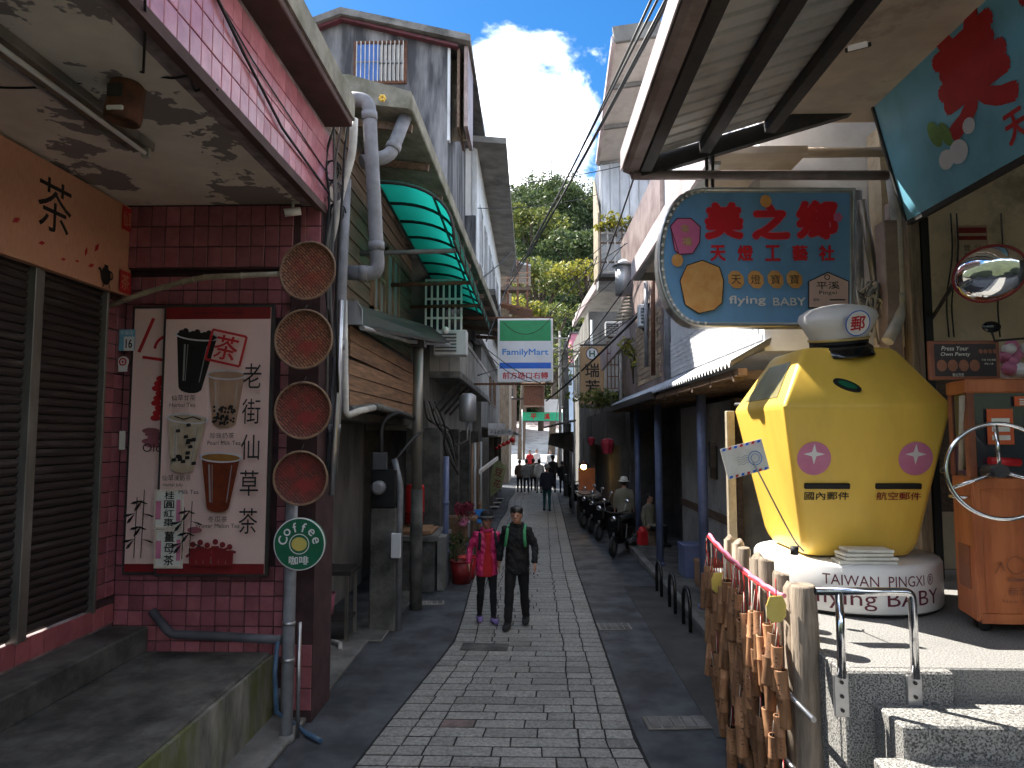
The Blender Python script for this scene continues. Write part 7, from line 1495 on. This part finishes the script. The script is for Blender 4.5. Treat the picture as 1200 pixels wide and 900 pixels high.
    if hat:
        b=MB(); MMh=Matrix.Translation(hc+V((0,.005,.05))); b.lathe([(.105,-.0),(.105,.03),(.10,.07),(.07,.105),(.01,.115)],hat,20,MMh); b.lathe([(.10,.0),(.155,-.018),(.155,-.012),(.10,.012)],hat,20,MMh,caps=False); o=b.build('hat'); o.parent=t
        if visor: b=MB(); b.lathe([(.107,.0),(.109,.03)],M['cloth_grey'],20,MMh,caps=False); o=b.build('hat_band'); o.parent=t
    if straps:
        for sg in (-1,1):
            b=MB(); b.tube([V((sg*.115,.13,1.34+dz)),V((sg*.12,.03,1.455+dz)),V((sg*.125,-.09,1.40+dz)),V((sg*.135,-.138,1.28+dz)),V((sg*.15,-.142,1.16+dz))],.016,straps,8,sx=1.5); o=b.build('backpack_strap'); o.parent=t
    if bag:
        b=MB(); b.obox(V((0,.21,1.18+dz)),(.28,.16,.42),bag); o=b.build('backpack',bevel=.04,seg=2); o.parent=t
    return t
c=PZ(570,728,.016); person(c, rad(14), 1.58, 'woman in pink jacket over red top and dark sun hat walking on the paving', M['cloth_red'], M['cloth_pants'], M['purple'], step=.09, fine=True, hat=M['cloth_black'], visor=True, jacket=M['cloth_pink'], straps=M['cloth_black'], hem=.74,
    arms={'L':((-.27,.05,1.15),(-.31,-.12,.93)),'R':((.235,.09,1.16),(.20,.10,.91))})
c=PZ(606,733,.016); person(c, rad(-9), 1.70, 'man in black with green backpack straps walking beside the woman in pink', M['cloth_black'], M['cloth_pants'], M['rubber'], step=-.20, fine=True, straps=M['strap_green'], headtilt=.5, hem=.76, bag=M['cloth_black'], jacket=M['cloth_black'], baggy=True,
    arms={'L':((-.26,.08,1.15),(-.28,.06,.89)),'R':((.27,-.02,1.15),(.29,-.16,.92))})
def far_person(px,py,h,label,top,pants,hair=None,hat=None,rz=math.pi,step=.1,skirt=False,skin=None,bag=None,shoe=None,hem=.8):
    c=PZ(px,py,.016); person(c,rz,h,label,top,pants,shoe or M['rubber'],hair=hair,hat=hat,step=step,skirt=skirt,bag=bag,hem=hem)
far_person(641,599,1.66,'person in navy top, white cap and teal trousers seen from behind',M['cloth_navy'],M['cloth_teal'],hair=M['cloth_grey'],hat=M['cloth_grey'],step=.08)
far_person(609,577,1.55,'crowd member in a brown coat at the left edge of the far group',M['cloth_brown'],M['cloth_pants'])
far_person(617,579,1.62,'crowd member in a pale grey jacket and dark trousers',M['cloth_grey'],M['cloth_navy'],shoe=M['white'])
far_person(625,577,1.6,'crowd member in a khaki jacket in the middle of the far group',M['cloth_khaki'],M['cloth_pants'],shoe=M['white'])
far_person(632,578,1.6,'crowd member in a white jacket at the right of the far group',M['cloth_white'],M['cloth_grey'])
far_person(648,577,1.75,'tall person in black with a black hat beyond the teal trousers',M['cloth_black'],M['cloth_pants'],hat=M['cloth_black'])
far_person(659,578,1.5,'person in black beside the far stall on the right',M['cloth_black'],M['cloth_pants'])
far_person(621,557,1.7,'distant person in dark red standing in the sunny square',M['cloth_red'],M['cloth_pants'],rz=0)
far_person(629,556,1.75,'distant person in a white shirt and navy vest in the sunny square',M['cloth_white'],M['cloth_navy'],rz=0)
far_person(645,557,1.7,'distant person in white in the sunny square, farthest right',M['cloth_white'],M['cloth_grey'],rz=0)
c=V((2.42,18.0,.0)); person(c, rad(170), 1.66, 'person in a khaki vest and sun hat standing by the parked scooters', M['cloth_khaki'], M['cloth_pants'], M['rubber'], hat=M['paper_white'], step=.06)
c=V((2.9,17.0,.12)); person(c, rad(40), 1.6, 'person in a pale shirt sitting in the shade behind the blue columns', M['cloth_khaki'], M['cloth_pants'], M['rubber'], sit=True)
b=MB(); b.box(2.7,3.15,16.9,17.35,.12,.52,M['wood_dark']); tag(b.build('wooden_stool',bevel=.01),'dark wooden box stool in the arcade shade','stool')
b=MB(); b.obox(V((2.5,15.6,.5)),(.22,.16,.30),M['red'],rz=.3); b.sphere(V((2.5,15.6,.66)),.1,M['red'],10,8); tag(b.build('red_bag',bevel=.02),'red bag hanging at the arcade kerb beside the column','bag')
# ================================================================== scooters
def scooter():
    t=thing('scooter',(0,0,0),'x','scooter','scooters parked in the shade'); g=M['gloss_black']
    for x in (-.62,.62):
        b=MB(); b.tube([V((x+.19*math.cos(a),0,.24+.19*math.sin(a))) for a in [2*math.pi*i/20 for i in range(21)]],.05,M['rubber'],8,caps=False); w=b.build('wheel',t); b=MB(); b.lathe([(.14,-.02),(.14,.02)],M['steel'],14,Matrix.Translation((x,0,.24))@Matrix.Rotation(math.pi/2,4,'X')); b.build('rim',w)
    b=MB(); b.prism([V((-.85,-.13,.55)),V((-.75,-.13,.75)),V((-.15,-.13,.72)),V((-.05,-.13,.36)),V((.30,-.13,.33)),V((.30,-.13,.26)),V((-.35,-.13,.26)),V((-.6,-.13,.42))],(0,.26,0),g); b.build('body',t,bevel=.04,seg=2)
    b=MB(); b.prism([V((.28,-.16,.28)),V((.46,-.16,.95)),V((.56,-.16,.97)),V((.62,-.16,.60)),V((.42,-.16,.28))],(0,.32,0),g); b.build('leg_shield',t,bevel=.05,seg=2)
    b=MB(); b.obox(V((-.42,0,.80)),(.72,.24,.10),M['rubber']); b.build('seat',t,bevel=.04,seg=2)
    b=MB(); b.tube([V((.46,-.33,1.06)),V((.52,-.1,1.0)),V((.52,.1,1.0)),V((.46,.33,1.06))],.018,M['dark_iron'],8); hb=b.build('handlebar',t)
    for s_ in (-1,1): b=MB(); b.tube([V((.48,s_*.22,1.04)),V((.44,s_*.27,1.22))],.008,M['steel'],6); b.sphere(V((.43,s_*.28,1.27)),.06,M['mirror'],10,6,(.3,1,.7)); b.build('mirror',hb)
    b=MB(); b.sphere(V((.57,0,.86)),.085,M['chrome'],12,8,(.5,1,.8)); b.build('headlight',t)
    b=MB(); b.tube([V((.5,0,.9)),V((.62,0,.24))],.03,M['steel'],8); b.build('fork',t)
    b=MB(); b.tube([V((-.2,.16,.25)),V((-.75,.18,.34))],.045,M['steel'],10); b.build('exhaust',t)
    return t
sc0=scooter()
for k,(x,y,a,lab) in enumerate(((2.15,16.6,-2.0,'nearest black scooter, beside the person in the khaki vest'),(2.1,18.9,-2.1,'second nearest black scooter in the row'),(2.0,20.3,-2.05,'third black scooter from the blue column'),(1.9,21.5,-2.1,'fourth black scooter, next to the food stall'),(1.75,27,-1.9,'farthest scooter near the person in black'))):
    o=sc0 if k==0 else copy_tree(sc0); o.location=(x,y,.0); o.rotation_euler=(0,0,a); o['label']=lab
# ================================================================== small weeds
for k,(px,py,lab) in enumerate(((852,866,'small weed sprouting at the foot of the bamboo fence'),(310,845,'weed in the crack beside the grey pole'))):
    c=PZ(px,py,0); bush('weed',V((c.x,c.y,.09)),(.10,.08,.09),40,.035,M['leaf_mid'],lab,seed=50+k,lobes=4)
